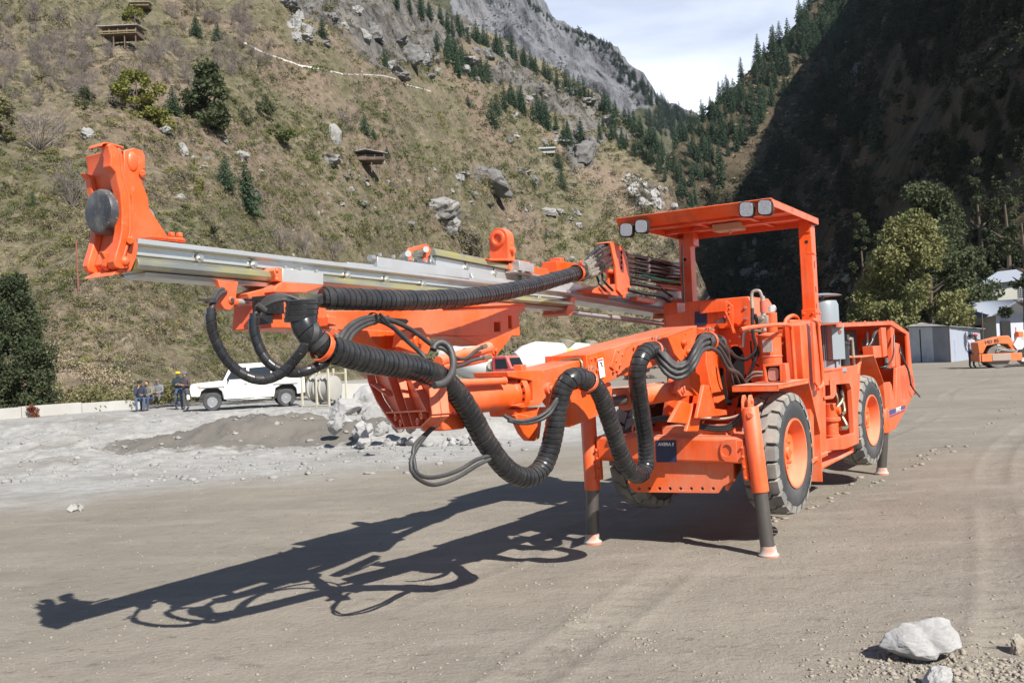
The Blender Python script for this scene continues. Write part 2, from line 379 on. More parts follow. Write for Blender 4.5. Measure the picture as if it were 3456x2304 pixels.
# ---- slopes
def hill_mat(name,grass,grass2,soil,rock,rockamt,scale=1.,roughr=.9):
    m,nt,b=newmat(name)
    n1=tex(nt,.022*scale,8,.62);n2=tex(nt,.16*scale,8,.7);n3=tex(nt,.9*scale,6,.7);n4=tex(nt,.05*scale,6,.6,dist=.6)
    c=mix(nt,ramp(nt,n2.outputs[0],[(.40,(0,0,0)),(.62,(1,1,1))]).outputs[0],grass,grass2)
    c=mix(nt,ramp(nt,n1.outputs[0],[(.47,(0,0,0)),(.60,(1,1,1))]).outputs[0],c,soil)
    sp=ramp(nt,n3.outputs[0],[(.48,(.65,.65,.65)),(.70,(1.35,1.35,1.35))]);c=mix(nt,.8,c,sp.outputs[0],'MULTIPLY')
    at=nt.nodes.new('ShaderNodeAttribute');at.attribute_name='rock'
    vr=tex(nt,.10*scale,8,.75,map_=((1,1,.22),));vs_=ramp(nt,vr.outputs[0],[(.36,tuple(x*.16 for x in rock)),(.45,tuple(x*.75 for x in rock)),(.56,tuple(x*1.25 for x in rock)),(.70,(rock[0]*1.5,rock[1]*1.42,rock[2]*1.25))])
    rk=math_(nt,'ADD',at.outputs['Fac'],math_(nt,'MULTIPLY',math_(nt,'SUBTRACT',n4.outputs[0],.5),1.6))
    geo=nt.nodes.new('ShaderNodeNewGeometry');sep=nt.nodes.new('ShaderNodeSeparateXYZ');nt.links.new(geo.outputs['Normal'],sep.inputs[0])
    st=math_(nt,'MULTIPLY',math_(nt,'SUBTRACT',.80,sep.outputs[2]),rockamt)
    f=ramp(nt,math_(nt,'ADD',rk,st),[(.42,(0,0,0)),(.55,(1,1,1))])
    c=mix(nt,f.outputs[0],c,vs_.outputs[0]);nt.links.new(c,b.inputs['Base Color']);b.inputs['Roughness'].default_value=roughr;b.inputs['Specular IOR Level'].default_value=.15
    h=math_(nt,'ADD',n2.outputs[0],math_(nt,'MULTIPLY',vr.outputs[0],math_(nt,'MULTIPLY',f.outputs[0],2.)))
    bump(nt,b,math_(nt,'ADD',h,math_(nt,'MULTIPLY',n3.outputs[0],.4)),.85,2.2/scale);return m
def lerp_(u,pts,w=.03):
    xs,ys=zip(*pts);k=np.linspace(-2,2,17);g=np.exp(-k*k/1.2);g/=g.sum();return sum(gi*np.interp(u+ki*w,xs,ys) for gi,ki in zip(g,k))
def hill(name,u0,u1,nu,nv,Y0,K,crest,mat,amp,fq,seed,rockf,rockamp,back=120,vcap=2.,foot=None,shear=0.):
    u=np.linspace(u0,u1,nu);y0=lerp_(u,Y0);k=lerp_(u,K)
    uv=sorted(UV(*p) for p in crest);vc=np.minimum(lerp_(u,uv,.0015),k*.93);vc=np.minimum(vc,vcap)
    ridge=1+.0*u
    q=np.linspace(0,1,nv)[:,None]**.9;v0=(-2-H)/y0 if foot is None else np.full_like(u,foot)
    vv=v0+(vc-v0)*q;YY=(k*(lerp_(u[None,:]-shear*vv,Y0,.015) if shear else y0)+H)/(k-vv);UU=np.broadcast_to(u,YY.shape);X=UU*YY;Zz=H+vv*YY
    rk=rockf(UU,vv)
    fade=sstep(q,0,.06)*np.ones_like(YY)
    n=(fbm(X*fq,YY*fq,6,seed)-.5)*2*amp*fade
    rd=(fbm(X*fq*1.7+Zz*.01,Zz*fq*1.2,6,seed+3,.55,True)-.6)*rockamp*rk*fade
    ridgejag=(fbm(u*60,u*0+seed,4,seed)-.5)
    Zz=Zz+n*.55+rd*.4;YY=YY-rd-n*.5
    X=UU*YY
    P=np.stack([X,YY,Zz],-1)
    b1=P[-1].copy();b1[:,1]+=back*.3;b1[:,0]+=u*back*.3;b1[:,2]-=back*.05;b2=P[-1].copy();b2[:,1]+=back;b2[:,0]+=u*back;b2[:,2]-=back*.9
    P=np.concatenate([P,b1[None],b2[None]],0)
    o=grid_mesh(name,P,mat);a=o.data.attributes.new('rock','FLOAT','POINT');rr_=np.concatenate([rk,rk[-1:],rk[-1:]],0);a.data.foreach_set('value',rr_.reshape(-1).astype(np.float32));return o
def D(*pts): return [(x*1.4694,y*1.4694) for x,y in pts]
def blob(u,v,px,py,rx,ry): 
    cu,cv=UV(px*1.4694,py*1.4694);return np.exp(-(((u-cu)/(rx*1.4694/F))**2+((v-cv)/(ry*1.4694/F))**2))
def rockL(u,v):
    r=0
    for a in ((1000,60,120,60),(900,120,110,50),(820,30,120,50),(720,10,90,30),(1250,220,90,40),(1350,260,90,45),(1430,300,70,45),(1170,170,60,25),(1330,350,45,50),(1120,410,45,25),(1490,450,50,35),(1010,470,40,15),(1180,120,80,30)): r=r+1.1*blob(u,v,*a)
    return np.clip(r,0,1.)-.35
gr1=hill_mat('scrub_slope',(.155,.145,.082),(.255,.218,.150),(.265,.205,.152),(.165,.156,.146),.5)
L1=hill('hillside',-.78,.30,680,420,[(-.78,40),(-.6,45),(-.42,50),(-.3,62),(-.16,100),(-.05,170),(.05,260),(.165,300),(.3,250)],[(-.8,.62),(-.2,.64),(.0,.66),(.2,.7)],
  D((-400,-500),(500,-420),(700,-260),(900,-60),(1000,5),(1100,62),(1200,112),(1300,172),(1400,243),(1480,303),(1520,345),(1540,400),(1556,470),(1578,550),(1605,620),(1640,700),(1720,790)),gr1,3.4,.035,11,rockL,30,vcap=.56)
gr2=hill_mat('cliff_slope',(.045,.055,.032),(.085,.085,.05),(.17,.15,.11),(.165,.168,.185),1.4,.45)
def rockM(u,v):
    r=0
    for a in ((1290,110,90,60),(1200,40,100,60),(1420,200,60,60),(1480,190,60,40),(1380,180,90,60),(1560,262,30,22),(1110,10,80,30)): r=r+1.1*blob(u,v,*a)
    return np.clip(r,0,1.)-.25
L2=hill('rocky_mountain',-.16,.24,460,220,[(-.2,480),(0,540),(.25,760)],[(-.2,.95),(.3,.95)],
  D((1040,-180),(1150,-60),(1190,-20),(1240,22),(1270,55),(1300,70),(1350,82),(1390,100),(1420,135),(1440,165),(1480,190),(1510,225),(1560,257),(1600,268),(1700,330),(1800,420)),gr2,22,.008,31,rockM,95,foot=.02)
gr3=hill_mat('shade_darkened_slope',(.030,.029,.018),(.105,.085,.052),(.135,.105,.07),(.15,.15,.16),.8)  # slope colours kept dark so the mountain's shade is partly painted in
def rockR(u,v):
    r=0
    for a in ((1740,620,60,50),(1930,630,40,60),(1500,460,60,50),(1960,180,30,30),(2150,380,60,30)): r=r+.95*blob(u,v,*a)
    return np.clip(r,0,1.)-.45
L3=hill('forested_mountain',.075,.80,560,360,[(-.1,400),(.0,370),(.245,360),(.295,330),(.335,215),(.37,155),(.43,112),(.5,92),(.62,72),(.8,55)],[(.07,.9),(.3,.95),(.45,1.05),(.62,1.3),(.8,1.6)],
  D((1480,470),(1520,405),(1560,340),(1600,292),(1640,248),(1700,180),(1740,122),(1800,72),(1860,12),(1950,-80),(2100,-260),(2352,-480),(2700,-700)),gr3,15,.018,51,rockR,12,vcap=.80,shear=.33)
BV={'L1':bvh(L1),'L2':bvh(L2),'L3':bvh(L3)}
def hit(px,py,which=('L1','L2','L3')):
    r=ray(px,py);d=V(r).normalized();o=V(C0);best=None
    for w in which:
        h=BV[w].ray_cast(o,d)
        if h[0] is not None and (best is None or h[3]<best[1]): best=(h[0],h[3],w,h[1])
    return best
def drop(x,y,which):                 # height of a slope at x, y
    h=BV[which].ray_cast(V((x,y,2000)),V((0,0,-1)));return h[0]
# ================================================================= vegetation, rocks
RS=np.random.RandomState(7)
def leafmat(name,c1,c2,trans=.25,rough=.7):
    m,nt,b=newmat(name);n=tex(nt,1.2,5,.6);oi=nt.nodes.new('ShaderNodeObjectInfo')
    n2=tex(nt,.25,3,.5)
    f=ramp(nt,math_(nt,'ADD',math_(nt,'MULTIPLY',n.outputs[0],.6),math_(nt,'MULTIPLY',n2.outputs[0],.5)),[(.42,(0,0,0)),(.68,(1,1,1))])
    c=mix(nt,f.outputs[0],c1,c2);c=mix(nt,math_(nt,'MULTIPLY',oi.outputs['Random'],.45),c,tuple(x*.62 for x in c1))
    nt.links.new(c,b.inputs['Base Color']);b.inputs['Roughness'].default_value=rough;b.inputs['Specular IOR Level'].default_value=.25
    tr=nt.nodes.new('ShaderNodeBsdfTranslucent');nt.links.new(c,tr.inputs[0]);ms=nt.nodes.new('ShaderNodeMixShader');ms.inputs[0].default_value=trans
    nt.links.new(b.outputs[0],ms.inputs[1]);nt.links.new(tr.outputs[0],ms.inputs[2]);nt.links.new(ms.outputs[0],nt.nodes['Material Output'].inputs[0]);return m
DKS=leafmat('shade_darkened_leaves',(.022,.028,.014),(.055,.060,.030),.1)  # leaf colour darkened to put the mountain's shade into it
CON=leafmat('conifer_needles',(.045,.085,.050),(.085,.135,.070),.2)
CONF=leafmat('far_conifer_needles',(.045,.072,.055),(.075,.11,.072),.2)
DKG=leafmat('dark_leaves',(.050,.068,.032),(.10,.115,.055))
MIDG=leafmat('mid_green_leaves',(.085,.11,.035),(.145,.17,.06))
YEL=leafmat('yellow_green_leaves',(.13,.145,.035),(.23,.215,.06))
OLV=leafmat('olive_leaves',(.125,.130,.050),(.22,.195,.095))
OLVB=leafmat('light_olive_leaves',(.16,.175,.065),(.29,.27,.12))  # lighter yellow-green tone for the olive tree by the sheds
TAN=leafmat('dry_scrub',(.21,.175,.105),(.33,.27,.175),.1)
GRS=leafmat('grey_scrub',(.12,.11,.075),(.20,.18,.125),.1)
RED=leafmat('red_leaves',(.17,.045,.025),(.24,.09,.045))
PUR=leafmat('purple_leaves',(.085,.050,.045),(.15,.085,.075))
TWIG=simple('grey_twigs',(.16,.135,.125),.9,0,.3,3)
BARK=simple('bark',(.10,.075,.055),.95,0,.3,5)
BARKL=simple('pale_bark',(.22,.19,.16),.95,0,.3,5)
def mesh_np(name,v,f,mat,smooth=False):
    me=bpy.data.meshes.new(name);me.vertices.add(len(v));me.vertices.foreach_set('co',np.asarray(v,np.float32).reshape(-1))
    f=np.asarray(f,np.int32);k=f.shape[1];me.loops.add(f.size);me.loops.foreach_set('vertex_index',f.reshape(-1));me.polygons.add(len(f));me.polygons.foreach_set('loop_start',np.arange(0,f.size,k,dtype=np.int32))
    if smooth: me.polygons.foreach_set('use_smooth',np.ones(len(f),bool))
    me.update(calc_edges=True);me.materials.append(mat);return me
def cards(c,size,rs,flat=.0,asp=.55,dirs=None):
    """one leaf-shaped quad at every centre"""
    n=len(c);a=rs.normal(size=(n,3));
    if dirs is not None: a=a*.45+dirs
    a/=np.linalg.norm(a,axis=1)[:,None];b=rs.normal(size=(n,3));b-=a*(a*b).sum(1)[:,None];b/=np.linalg.norm(b,axis=1)[:,None]
    s=np.asarray(size)*np.ones(n);s=s[:,None]
    v=np.stack([c-a*s,c-b*s*asp,c+a*s,c+b*s*asp],1).reshape(-1,3);f=np.arange(4*n).reshape(n,4);return v,f
def blobs_pts(cl,n,rs,shell=.55):
    w=np.array([r[3]**2 for r in cl]);k=rs.choice(len(cl),n,p=w/w.sum());C=np.array([c[:3] for c in cl])[k];R_=np.array([c[3] for c in cl])[k]
    d=rs.normal(size=(n,3));d/=np.linalg.norm(d,axis=1)[:,None];rad=R_*(shell+(1-shell)*rs.rand(n))
    return C+d*rad[:,None]*np.array([1,1,.85]),d
def conifer_me(seed,n=420,h=1.,w=.20,bare=.08):
    rs=np.random.RandomState(seed);V_=[];F_=[];o=0
    tiers=int(15)
    pts=[];dr=[]
    for t in range(tiers):
        z=bare+(1-bare)*(t/tiers)**.92;R_=w*(1-z)**.8*(1-.25*(z<.25))*(.8+.35*rs.rand())+.012;m=max(4,int(11*(1-z)+4));
        for i in range(m):
            a=2*pi*(i/m)+rs.rand()*.6;L_=R_*(.7+.5*rs.rand());ns=max(2,int(5*L_/w+1.5))
            for j in range(ns):
                q=(j+.5+rs.rand()*.4)/ns;pts.append((cos(a)*L_*q,sin(a)*L_*q,z-L_*q*.42+.02*rs.rand()));dr.append((cos(a),sin(a),-.45))
    pts=np.array(pts);dr=np.array(dr);pts=np.concatenate([pts,pts+rs.normal(size=pts.shape)*.011]);dr=np.concatenate([dr,dr]);
    v,f=cards(pts,.030*(1.15-pts[:,2]*.5),rs,asp=.55,dirs=dr*1.6);return v*h,f
def make_tree(name,parts,loc,rz=0.,sc=1.,label=None,cat='tree',group=None):
    r=empty(name,loc,rz);r.scale=(sc,sc,sc)
    for n,me in parts: o=bpy.data.objects.new(n,me);COL.objects.link(o);o.parent=r
    return tag(r,label,cat,group)
def trunk_me(h,r,mat,limbs=0,rs=None,spread=.3,name='trunk'):
    q=MB();q.tube([V((0,0,-.15*h)),V((0,0,h*.35)),V((.01*h,0,h*.7)),V((0,0,h))],lambda u:r*(1-.8*u),7,step=h/8)
    for i in range(limbs):
        z=h*(.35+.5*rs.rand());a=rs.rand()*6.28;L_=spread*(.5+.6*rs.rand());q.tube([V((0,0,z)),V((cos(a)*L_*.5,sin(a)*L_*.5,z+L_*.25)),V((cos(a)*L_,sin(a)*L_,z+L_*.65))],lambda u:r*.45*(1-.8*u),5,step=L_/4)
    me=bpy.data.meshes.new(name);me.from_pydata(q.v,[],q.f);me.materials.append(mat);return me
# --- conifers on the slopes
conv=[];
for i in range(6):
    v,f=conifer_me(100+i,w=.17+.03*(i%3),bare=.05+.04*(i%2));conv.append((mesh_np('crown',v,f,CON),mesh_np('crown',v,f,CONF)))
ctr=trunk_me(.93,.014,BARK)
def conifer(px,py,hpx,label,group=None,far=False,which=('L1','L2','L3'),var=None,base=None):
    h=base or hit(px,py,which)
    if h is None: return None
    p=h[0];Ydist=p.y;hm=hpx*Ydist/F
    i=RS.randint(6) if var is None else var
    p=(p.x,p.y,p.z-.04*hm)
    return make_tree('conifer',[('crown',conv[i][1 if far else 0]),('trunk',ctr)],p,RS.rand()*6.28,hm,label,'conifer',group)
X_=1.4694
cwide=[]
for i in range(3):
    v,f=conifer_me(150+i,w=.40,bare=.06);v2,f2=conifer_me(160+i,w=.36,bare=.06);cwide.append(mesh_np('crown',np.concatenate([v,v2]),np.concatenate([f,f2+len(v)]),CON))
# individual conifers of the left slope (base position, height in the photograph)
for x,y,h,lab in ((397,262,72,'small blue-green conifer between the yellow-green tree and the large dark oak'),(518,428,82,'left of two neighbouring conifers right of the drill feed tip, on the grassy slope'),
    (566,482,122,'taller right-hand one of two neighbouring conifers above the silver feed rail'),(838,308,52,'small round conifer on the bare slope above the wooden hut with veranda'),(889,365,32,'very small conifer just right of and above the wooden hut with veranda'),
    (858,318,28,'tiny conifer at the right foot of the small round conifer above the veranda hut'),(740,88,50,'lone conifer on bare pale rock near the top edge left of centre'),(450,84,58,'left of the tufty green conifers right of the stilt hut'),(500,95,48,'right one of the tufty green conifers beside the stilt hut'),
    (75,470,34,'tiny conifer low on the left slope beside the reddish pole'),(882,150,40,'narrow conifer in a cleft of the pale cliff above the white canal'),(1130,290,66,'dense conifer on the middle slope left of the small white roof'),(1140,262,50,'conifer close behind the dense conifer left of the small white roof'),
    (1283,388,48,'single conifer right below the small white roof on the slope'),(1290,432,50,'thin conifer growing right of the big square boulder'),(1075,245,30,'short conifer at the upper edge of the reddish scree')):
    c_=conifer(x*X_,y*X_,h*X_,lab,which=('L1',));c_.children[0].data=cwide[int(x)%3]
def belt(n,poly,hr,label,group,far,which,jit=6):
    poly=[(a*X_,b*X_) for a,b in poly];L_=[0]
    for a,b in zip(poly,poly[1:]): L_.append(L_[-1]+hypot(b[0]-a[0],b[1]-a[1]))
    for i in range(n):
        d=L_[-1]*(i+RS.rand())/n;k=min(len(poly)-2,int(np.searchsorted(L_,d)-1));k=max(0,k);u=(d-L_[k])/(L_[k+1]-L_[k]);x=poly[k][0]*(1-u)+poly[k+1][0]*u;y=poly[k][1]*(1-u)+poly[k+1][1]*u
        conifer(x+RS.normal()*jit*.6,y+abs(RS.normal())*jit,(hr[0]+(hr[1]-hr[0])*RS.rand())*X_,label,group,far,which)
G1='conifers along the crest of the rocky ridge'
belt(58,((905,8),(1000,48),(1100,96),(1200,146),(1300,200),(1400,262),(1480,318),(1530,362)),(34,62),'dark conifer in the dense row along the rocky ridge left of the sky gap',G1,False,('L1',),11)
belt(34,((1020,110),(1060,150),(1110,185)),(44,66),'conifer in the thick clump on the slope below the ridge top',"conifers clumped below the ridge top",False,('L1',),22)
belt(22,((1150,228),(1180,240),(1250,285),(1330,330)),(40,75),'conifer scattered on the rocky slope above the small white roof','conifers scattered above the white roof',False,('L1',),16)
belt(26,((1380,300),(1440,335),(1500,370),(1530,400)),(30,50),'conifer in the wood at the head of the gully','conifers at the head of the gully',False,('L1',),14)
def far_forest():
    Vs=[];Fs=[];o=0;vv,ff=conifer_me(99,w=.22)
    rs=np.random.RandomState(3)
    for n,poly,hr,jit in ((90,((1200,-10),(1240,28),(1290,66),(1350,84),(1400,104),(1430,148),(1450,185)),(9,17),4),(150,((1435,165),(1480,205),(1520,238),(1560,266),(1600,285),(1625,300)),(16,30),16),(60,((1330,82),(1400,112),(1440,175)),(8,15),12),(50,((1290,180),(1360,200),(1420,250)),(8,16),20),(150,((1500,262),(1560,290),(1620,330),(1640,370)),(18,32),22)):
        for i in range(n):
            t=rs.rand()*(len(poly)-1);k=int(t);u=t-k;x=poly[k][0]*(1-u)+poly[k+1][0]*u+rs.normal()*jit*.6;y=poly[k][1]*(1-u)+poly[k+1][1]*u+abs(rs.normal())*jit
            h=hit(x*X_,y*X_,('L2',))
            if h is None: continue
            p=h[0];hm=(hr[0]+(hr[1]-hr[0])*rs.rand())*X_*p.y/F;a=rs.rand()*6.28;R=np.array([[cos(a),-sin(a),0],[sin(a),cos(a),0],[0,0,1]])
            sel=rs.rand(len(ff))<.55;w=(vv.reshape(-1,4,3)[sel].reshape(-1,3)@R.T)*np.array([1.3,1.3,1])*hm+np.array(p);Vs.append(w);Fs.append(np.arange(len(w)).reshape(-1,4)+o);o+=len(w)
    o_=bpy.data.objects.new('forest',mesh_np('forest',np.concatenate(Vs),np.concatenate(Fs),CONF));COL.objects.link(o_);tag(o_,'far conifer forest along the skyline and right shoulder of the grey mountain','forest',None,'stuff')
far_forest()
def shaded_forest():
    Vs=[];Fs=[];o=0;rs=np.random.RandomState(8);base=[conifer_me(90+i,w=.24) for i in range(3)];n=0
    for i in range(3000):
        if n>=420: break
        x=1560+rs.rand()*800;y=-20+rs.rand()*680
        edge=np.interp(y,[-20,80,160,250,360,470,700],[1985,1935,1900,1850,1740,1620,1560])
        if x<edge+8: continue
        k=fbm(np.array([x/110]),np.array([y/130]),3,88)[0]
        if rs.rand()>sstep(k,.38,.58)*(1 if x<edge+200 else .6): continue
        h=hit(x*X_,y*X_,('L3',))
        if h is None: continue
        n+=1;p=h[0];hm=(34+44*rs.rand())*X_*p.y/F;vv,ff=base[rs.randint(3)];a=rs.rand()*6.28;R=np.array([[cos(a),-sin(a),0],[sin(a),cos(a),0],[0,0,1]]);sel=rs.rand(len(ff))<.6
        w=(vv.reshape(-1,4,3)[sel].reshape(-1,3)@R.T)*np.array([1.25,1.25,1])*hm+np.array(p);Vs.append(w);Fs.append(np.arange(len(w)).reshape(-1,4)+o);o+=len(w)
    o_=bpy.data.objects.new('forest',mesh_np('forest',np.concatenate(Vs),np.concatenate(Fs),DKS));COL.objects.link(o_);tag(o_,'conifer forest, coloured dark for its shade, in the shadow of the right-hand mountain','forest',None,'stuff')
shaded_forest()
# right mountain
G3='conifers on the sunlit flank of the right-hand mountain'
n3=0
for i in range(900):
    if n3>=165: break
    x=1560+RS.rand()*400;y=-10+RS.rand()*440
    # sunlit flank: a slanting band below the skyline
    sky_y=np.interp(x,[1560,1600,1640,1700,1740,1800,1860,1950,2000],[335,290,247,178,121,71,11,-80,-130]);low=np.interp(x,[1560,1600,1650,1700,1800,1900,2000],[470,442,398,345,242,155,80])
    if y<sky_y+14 or y>low: continue
    h=hit(x*X_,y*X_,('L3',))
    if h is None: continue
    n3+=1;conifer(x*X_,y*X_,(40+34*RS.rand())*X_*(.75 if y>300 and x<1640 else 1),'dark conifer on the sunlit flank of the forested right-hand mountain',G3,False,('L3',),base=h)
belt(26,((1545,345),(1600,292),(1640,250),(1700,182),(1740,125),(1800,74),(1860,16),(1900,-30)),(38,62),'tall conifer standing on the skyline of the right-hand mountain','conifers on the right-hand skyline',False,('L3',),6)
belt(16,((1500,330),(1540,380),(1560,430),(1590,470)),(36,60),'conifer at the shaded bottom of the valley between the two mountains','conifers in the valley bottom',False,('L3','L1'),12)
conifer(2015*X_,350*X_,135*X_,'tall shaggy conifer alone in the mountain shadow, catching sun at its top',which=('L3',))
conifer(1978*X_,132*X_,70*X_,'upper conifer at the border of sunlight and mountain shadow',which=('L3',));conifer(1910*X_,190*X_,80*X_,'lower conifer at the border of sunlight and mountain shadow',which=('L3',))
conifer(1655*X_,430*X_,95*X_,'bright-edged conifer above the left end of the orange canopy',which=('L3',))
# --- broadleaf trees
def leafy(name,cl,n,size,mat,seed,trunk=None,label=None,cat='tree',loc=(0,0,0),sc=1.,group=None,bark=BARK,shell=.45,limbs=5,extra=None):
    rs=np.random.RandomState(seed);p,d=blobs_pts(cl,n,rs,shell);v,f=cards(p,size*(.6+.8*rs.rand(n)),rs,dirs=d*.3,asp=.6)
    parts=[('crown',mesh_np('crown',v,f,mat))]
    if trunk: parts.append(('trunk',trunk_me(trunk[0],trunk[1],bark,limbs,rs,min(trunk[0]*.35,1.2))))
    if extra: parts+=extra
    return make_tree(name,parts,loc,0,sc,label,cat,group)
def clumps(seed,n,w,h,z0,r):
    rs=np.random.RandomState(seed);out=[]
    for i in range(n):
        a=rs.rand()*6.28;t=rs.rand()**1.15;prof=min(1,(t+.12)*4)**.7*(1-.82*max(0,t-.30)/.70)*(.8+.35*rs.rand());q=.45+.55*rs.rand()**.5
        out.append((cos(a)*w*q*prof,sin(a)*w*q*prof,z0+h*t,r*(.45+.8*rs.rand()**2)))
    return out
def tree_at(px,py,wpx,hpx,mat,seed,label,name='broadleaf_tree',n=1600,lf=.06,which=('L1','L2','L3'),nc=16,trunk=True,cat='tree',z0=.18,group=None,bark=BARK,p=None,limbs=5):
    if p is None: p=hit(px*X_,py*X_,which)[0]
    s=p.y/F*X_;w=wpx*s/2*1.15;h=hpx*s*1.06;n=int(n*1.5)
    cl=clumps(seed,int(nc*1.7),w*.85,h*(1-z0)*.88,h*z0,w*.34)
    return leafy(name,cl,n,lf*max(w,h*.5),mat,seed,(h*.7,h*.028) if trunk else None,label,cat,(p.x,p.y,p.z-.03*h),1,group,bark,limbs=limbs)
tree_at(478,297,108,160,DKG,11,'large rounded dark oak-like tree on the left slope, biggest tree there',n=4200,lf=.05,nc=30,z0=.08)
tree_at(315,252,120,92,YEL,12,'broad yellow-green tree on the left slope beside the large dark oak',n=2200,lf=.055,nc=18)
tree_at(605,262,62,46,DKG,13,'low dark bushy tree right of the large dark oak',n=900,nc=10,z0=.05)
tree_at(562,285,44,44,DKG,14,'small dark tree tucked right below the large dark oak',n=700,nc=8,z0=.05)
tree_at(640,318,72,38,MIDG,15,'mid green rounded bush on the slope right of the large dark oak','bush',n=900,nc=9,trunk=False,cat='bush',z0=.0)
tree_at(350,285,110,34,YEL,16,'wide low yellow-green shrub belt in front of the yellow-green tree','bush',n=900,nc=12,trunk=False,cat='bush',z0=.0)
tree_at(198,242,60,40,DKG,17,'dark low bush left of the yellow-green tree','bush',n=700,nc=8,trunk=False,cat='bush',z0=.0)
tree_at(310,62,60,54,YEL,18,'yellow autumn tree beside the topmost hut','broadleaf_tree',n=800,nc=9)
tree_at(1070,585,84,62,GRS,19,'grey-green rounded bush just above the feed rail, left of the orange ring','bush',n=1600,nc=12,trunk=False,cat='bush',z0=.0)
tree_at(463,455,44,42,YEL,20,'yellowish bush on the slope left of the two neighbouring conifers','bush',n=700,nc=8,trunk=False,cat='bush',z0=.0)
tree_at(497,565,42,60,GRS,21,'grey-green upright bush above the front part of the feed rail','bush',n=700,nc=8,trunk=False,cat='bush',z0=.0)
tree_at(10,330,70,110,OLV,22,'olive tree cut by the left edge of the picture, upper part of the slope','broadleaf_tree',n=1500,nc=12)
tree_at(8,885,120,90,DKG,43,'dark low bush round the trunk of the dark tree at the left edge','bush',n=5000,lf=.03,nc=26,trunk=False,cat='bush',z0=0,p=V((UV(12*X_,800)[0]*40.6,40.6,0)))
# near dark tree at the left edge
tree_at(6,870,165,350,DKG,23,'large dark green tree at the left edge with reddish undergrowth at its foot','broadleaf_tree',n=20000,lf=.018,nc=90,z0=.02,p=V((UV(22*X_,800)[0]*41,41,0)))
tree_at(38,880,44,26,RED,24,'rust-red leafy bush at the foot of the dark tree at the left edge','bush',n=900,nc=7,trunk=False,cat='bush',z0=0,p=V((UV(62*X_,800)[0]*39.5,39.5,0)))
# right-hand trees round the sheds
def rt(x,y,Yd): r=ray(x*X_,y*X_);k=Yd/r[1];p=C0+r*k;return V((p[0],p[1],max(-.2,float(gz(p[0],p[1])))))
TR=rt(2100,745,58)
def right_tree(xc,Yd,wpx,top,bot,mat,seed,label,n,lf,nc,z0=.1,bark=BARK):
    p=rt(xc,bot,Yd);s=Yd/F*X_;g=G(xc*X_,bot*X_)
    z_bot=(C0+ray(xc*X_,bot*X_)*(Yd/ray(xc*X_,bot*X_)[1]))[2]
    p=V((p.x,p.y,0));h=(bot-top)*s+max(0,z_bot);w=wpx*s/2
    z0=.07
    cl=clumps(seed,int(nc*1.6),w*.92,h*(1-z0)*.93,h*z0,w*.24)
    return leafy('broadleaf_tree',cl,n,lf*w,mat,seed,(h*.7,h*.024),label,'tree',tuple(p),1,None,bark)
right_tree(2095,70,285,488,748,OLVB,31,'bushy olive-green tree catching the sun beside the corrugated sheds',30000,.028,75,.03)
right_tree(2140,82,300,415,745,DKG,32,'dark green tree crown rising behind the sunlit olive tree',20000,.027,60,.05)
right_tree(1985,84,90,470,700,DKG,33,'dark green tree left of and behind the sunlit olive tree',6000,.042,26,.05)
right_tree(2248,88,120,560,740,DKG,34,'round dark green tree between the olive tree and the pale houses',8000,.042,30,.05)
right_tree(2250,95,95,325,560,DKG,35,'tall dark tree in shadow above the pale houses, left one',5500,.045,22,.2)
right_tree(2315,92,100,325,600,DKG,36,'tall dark tree in shadow above the pale houses, right one',5500,.045,22,.2)
right_tree(2040,90,150,520,740,DKG,38,'dark green tree behind the left edge of the sunlit olive tree',6000,.045,30,.05)
right_tree(2195,92,170,450,740,DKG,39,'dark green tree behind the right edge of the sunlit olive tree',7000,.045,34,.05)
right_tree(2352,60,120,380,620,DKG,37,'dark tree cut by the right edge above the upper pale house',6500,.045,24,.3)
# twiggy bare trees of the upper left slope
def twig_me(seed,h=1.,k=30,w=.55):
    rs=np.random.RandomState(seed);v=[];f=[]
    def seg(a,b,r):
        d=b-a;s=np.cross(d,rs.normal(size=3));s/=np.linalg.norm(s)+1e-9;o=len(v);v.extend([a-s*r,a+s*r,b+s*r*.5,b-s*r*.5]);f.append((o,o+1,o+2,o+3))
    for i in range(k):
        a=rs.rand()*6.28;t=rs.rand()**.6;b=np.array([0,0,.02]);L_=.5+.5*rs.rand();top=np.array([cos(a)*w*t,sin(a)*w*t,L_*(1-.35*t*t)])
        m=b*.45+top*.55+rs.normal(size=3)*.03;seg(b,m,.010);seg(m,top,.006)
        for j in range(9):
            q=rs.rand();s=m*(1-q)+top*q;e=s+np.array([cos(a)*.08,sin(a)*.08,.10])+rs.normal(size=3)*.07;seg(s,e,.0042)
            for _ in range(2): e2=e+(e-s)*.4+rs.normal(size=3)*.04;seg(e,e2,.003)
    return mesh_np('branches',np.array(v),f,TWIG)
tw=[twig_me(200+i,w=.35+.06*i) for i in range(5)]
def bare(px,py,hpx,label,group=None,mat=None):
    h=hit(px*X_,py*X_,('L1',))
    if h is None:return
    p=h[0];hm=hpx*X_*p.y/F
    r=empty('bare_tree',(p.x,p.y,p.z-.02*hm),RS.rand()*6.28);r.scale=(hm,hm,hm);o=bpy.data.objects.new('branches',tw[RS.randint(5)]);COL.objects.link(o);o.parent=r;tag(r,label,'bare tree',group);return r
bare(90,348,125,'tall purplish leafless tree near the left edge of the slope');bare(165,480,110,'leafless tree on the slope left of the orange feed head')
bare(230,590,60,'leafless shrub-like tree on the slope left of the black rubber pad') if False else None
bare(700,590,64,'gnarled leafless tree right above the front of the feed rail');bare(800,300,60,'leafless twisted tree left of the small round conifer');bare(760,595,60,'orange-tinged leafless tree standing above the middle of the feed rail');bare(640,575,70,'leafless tree above the feed rail, left of the gnarled one')
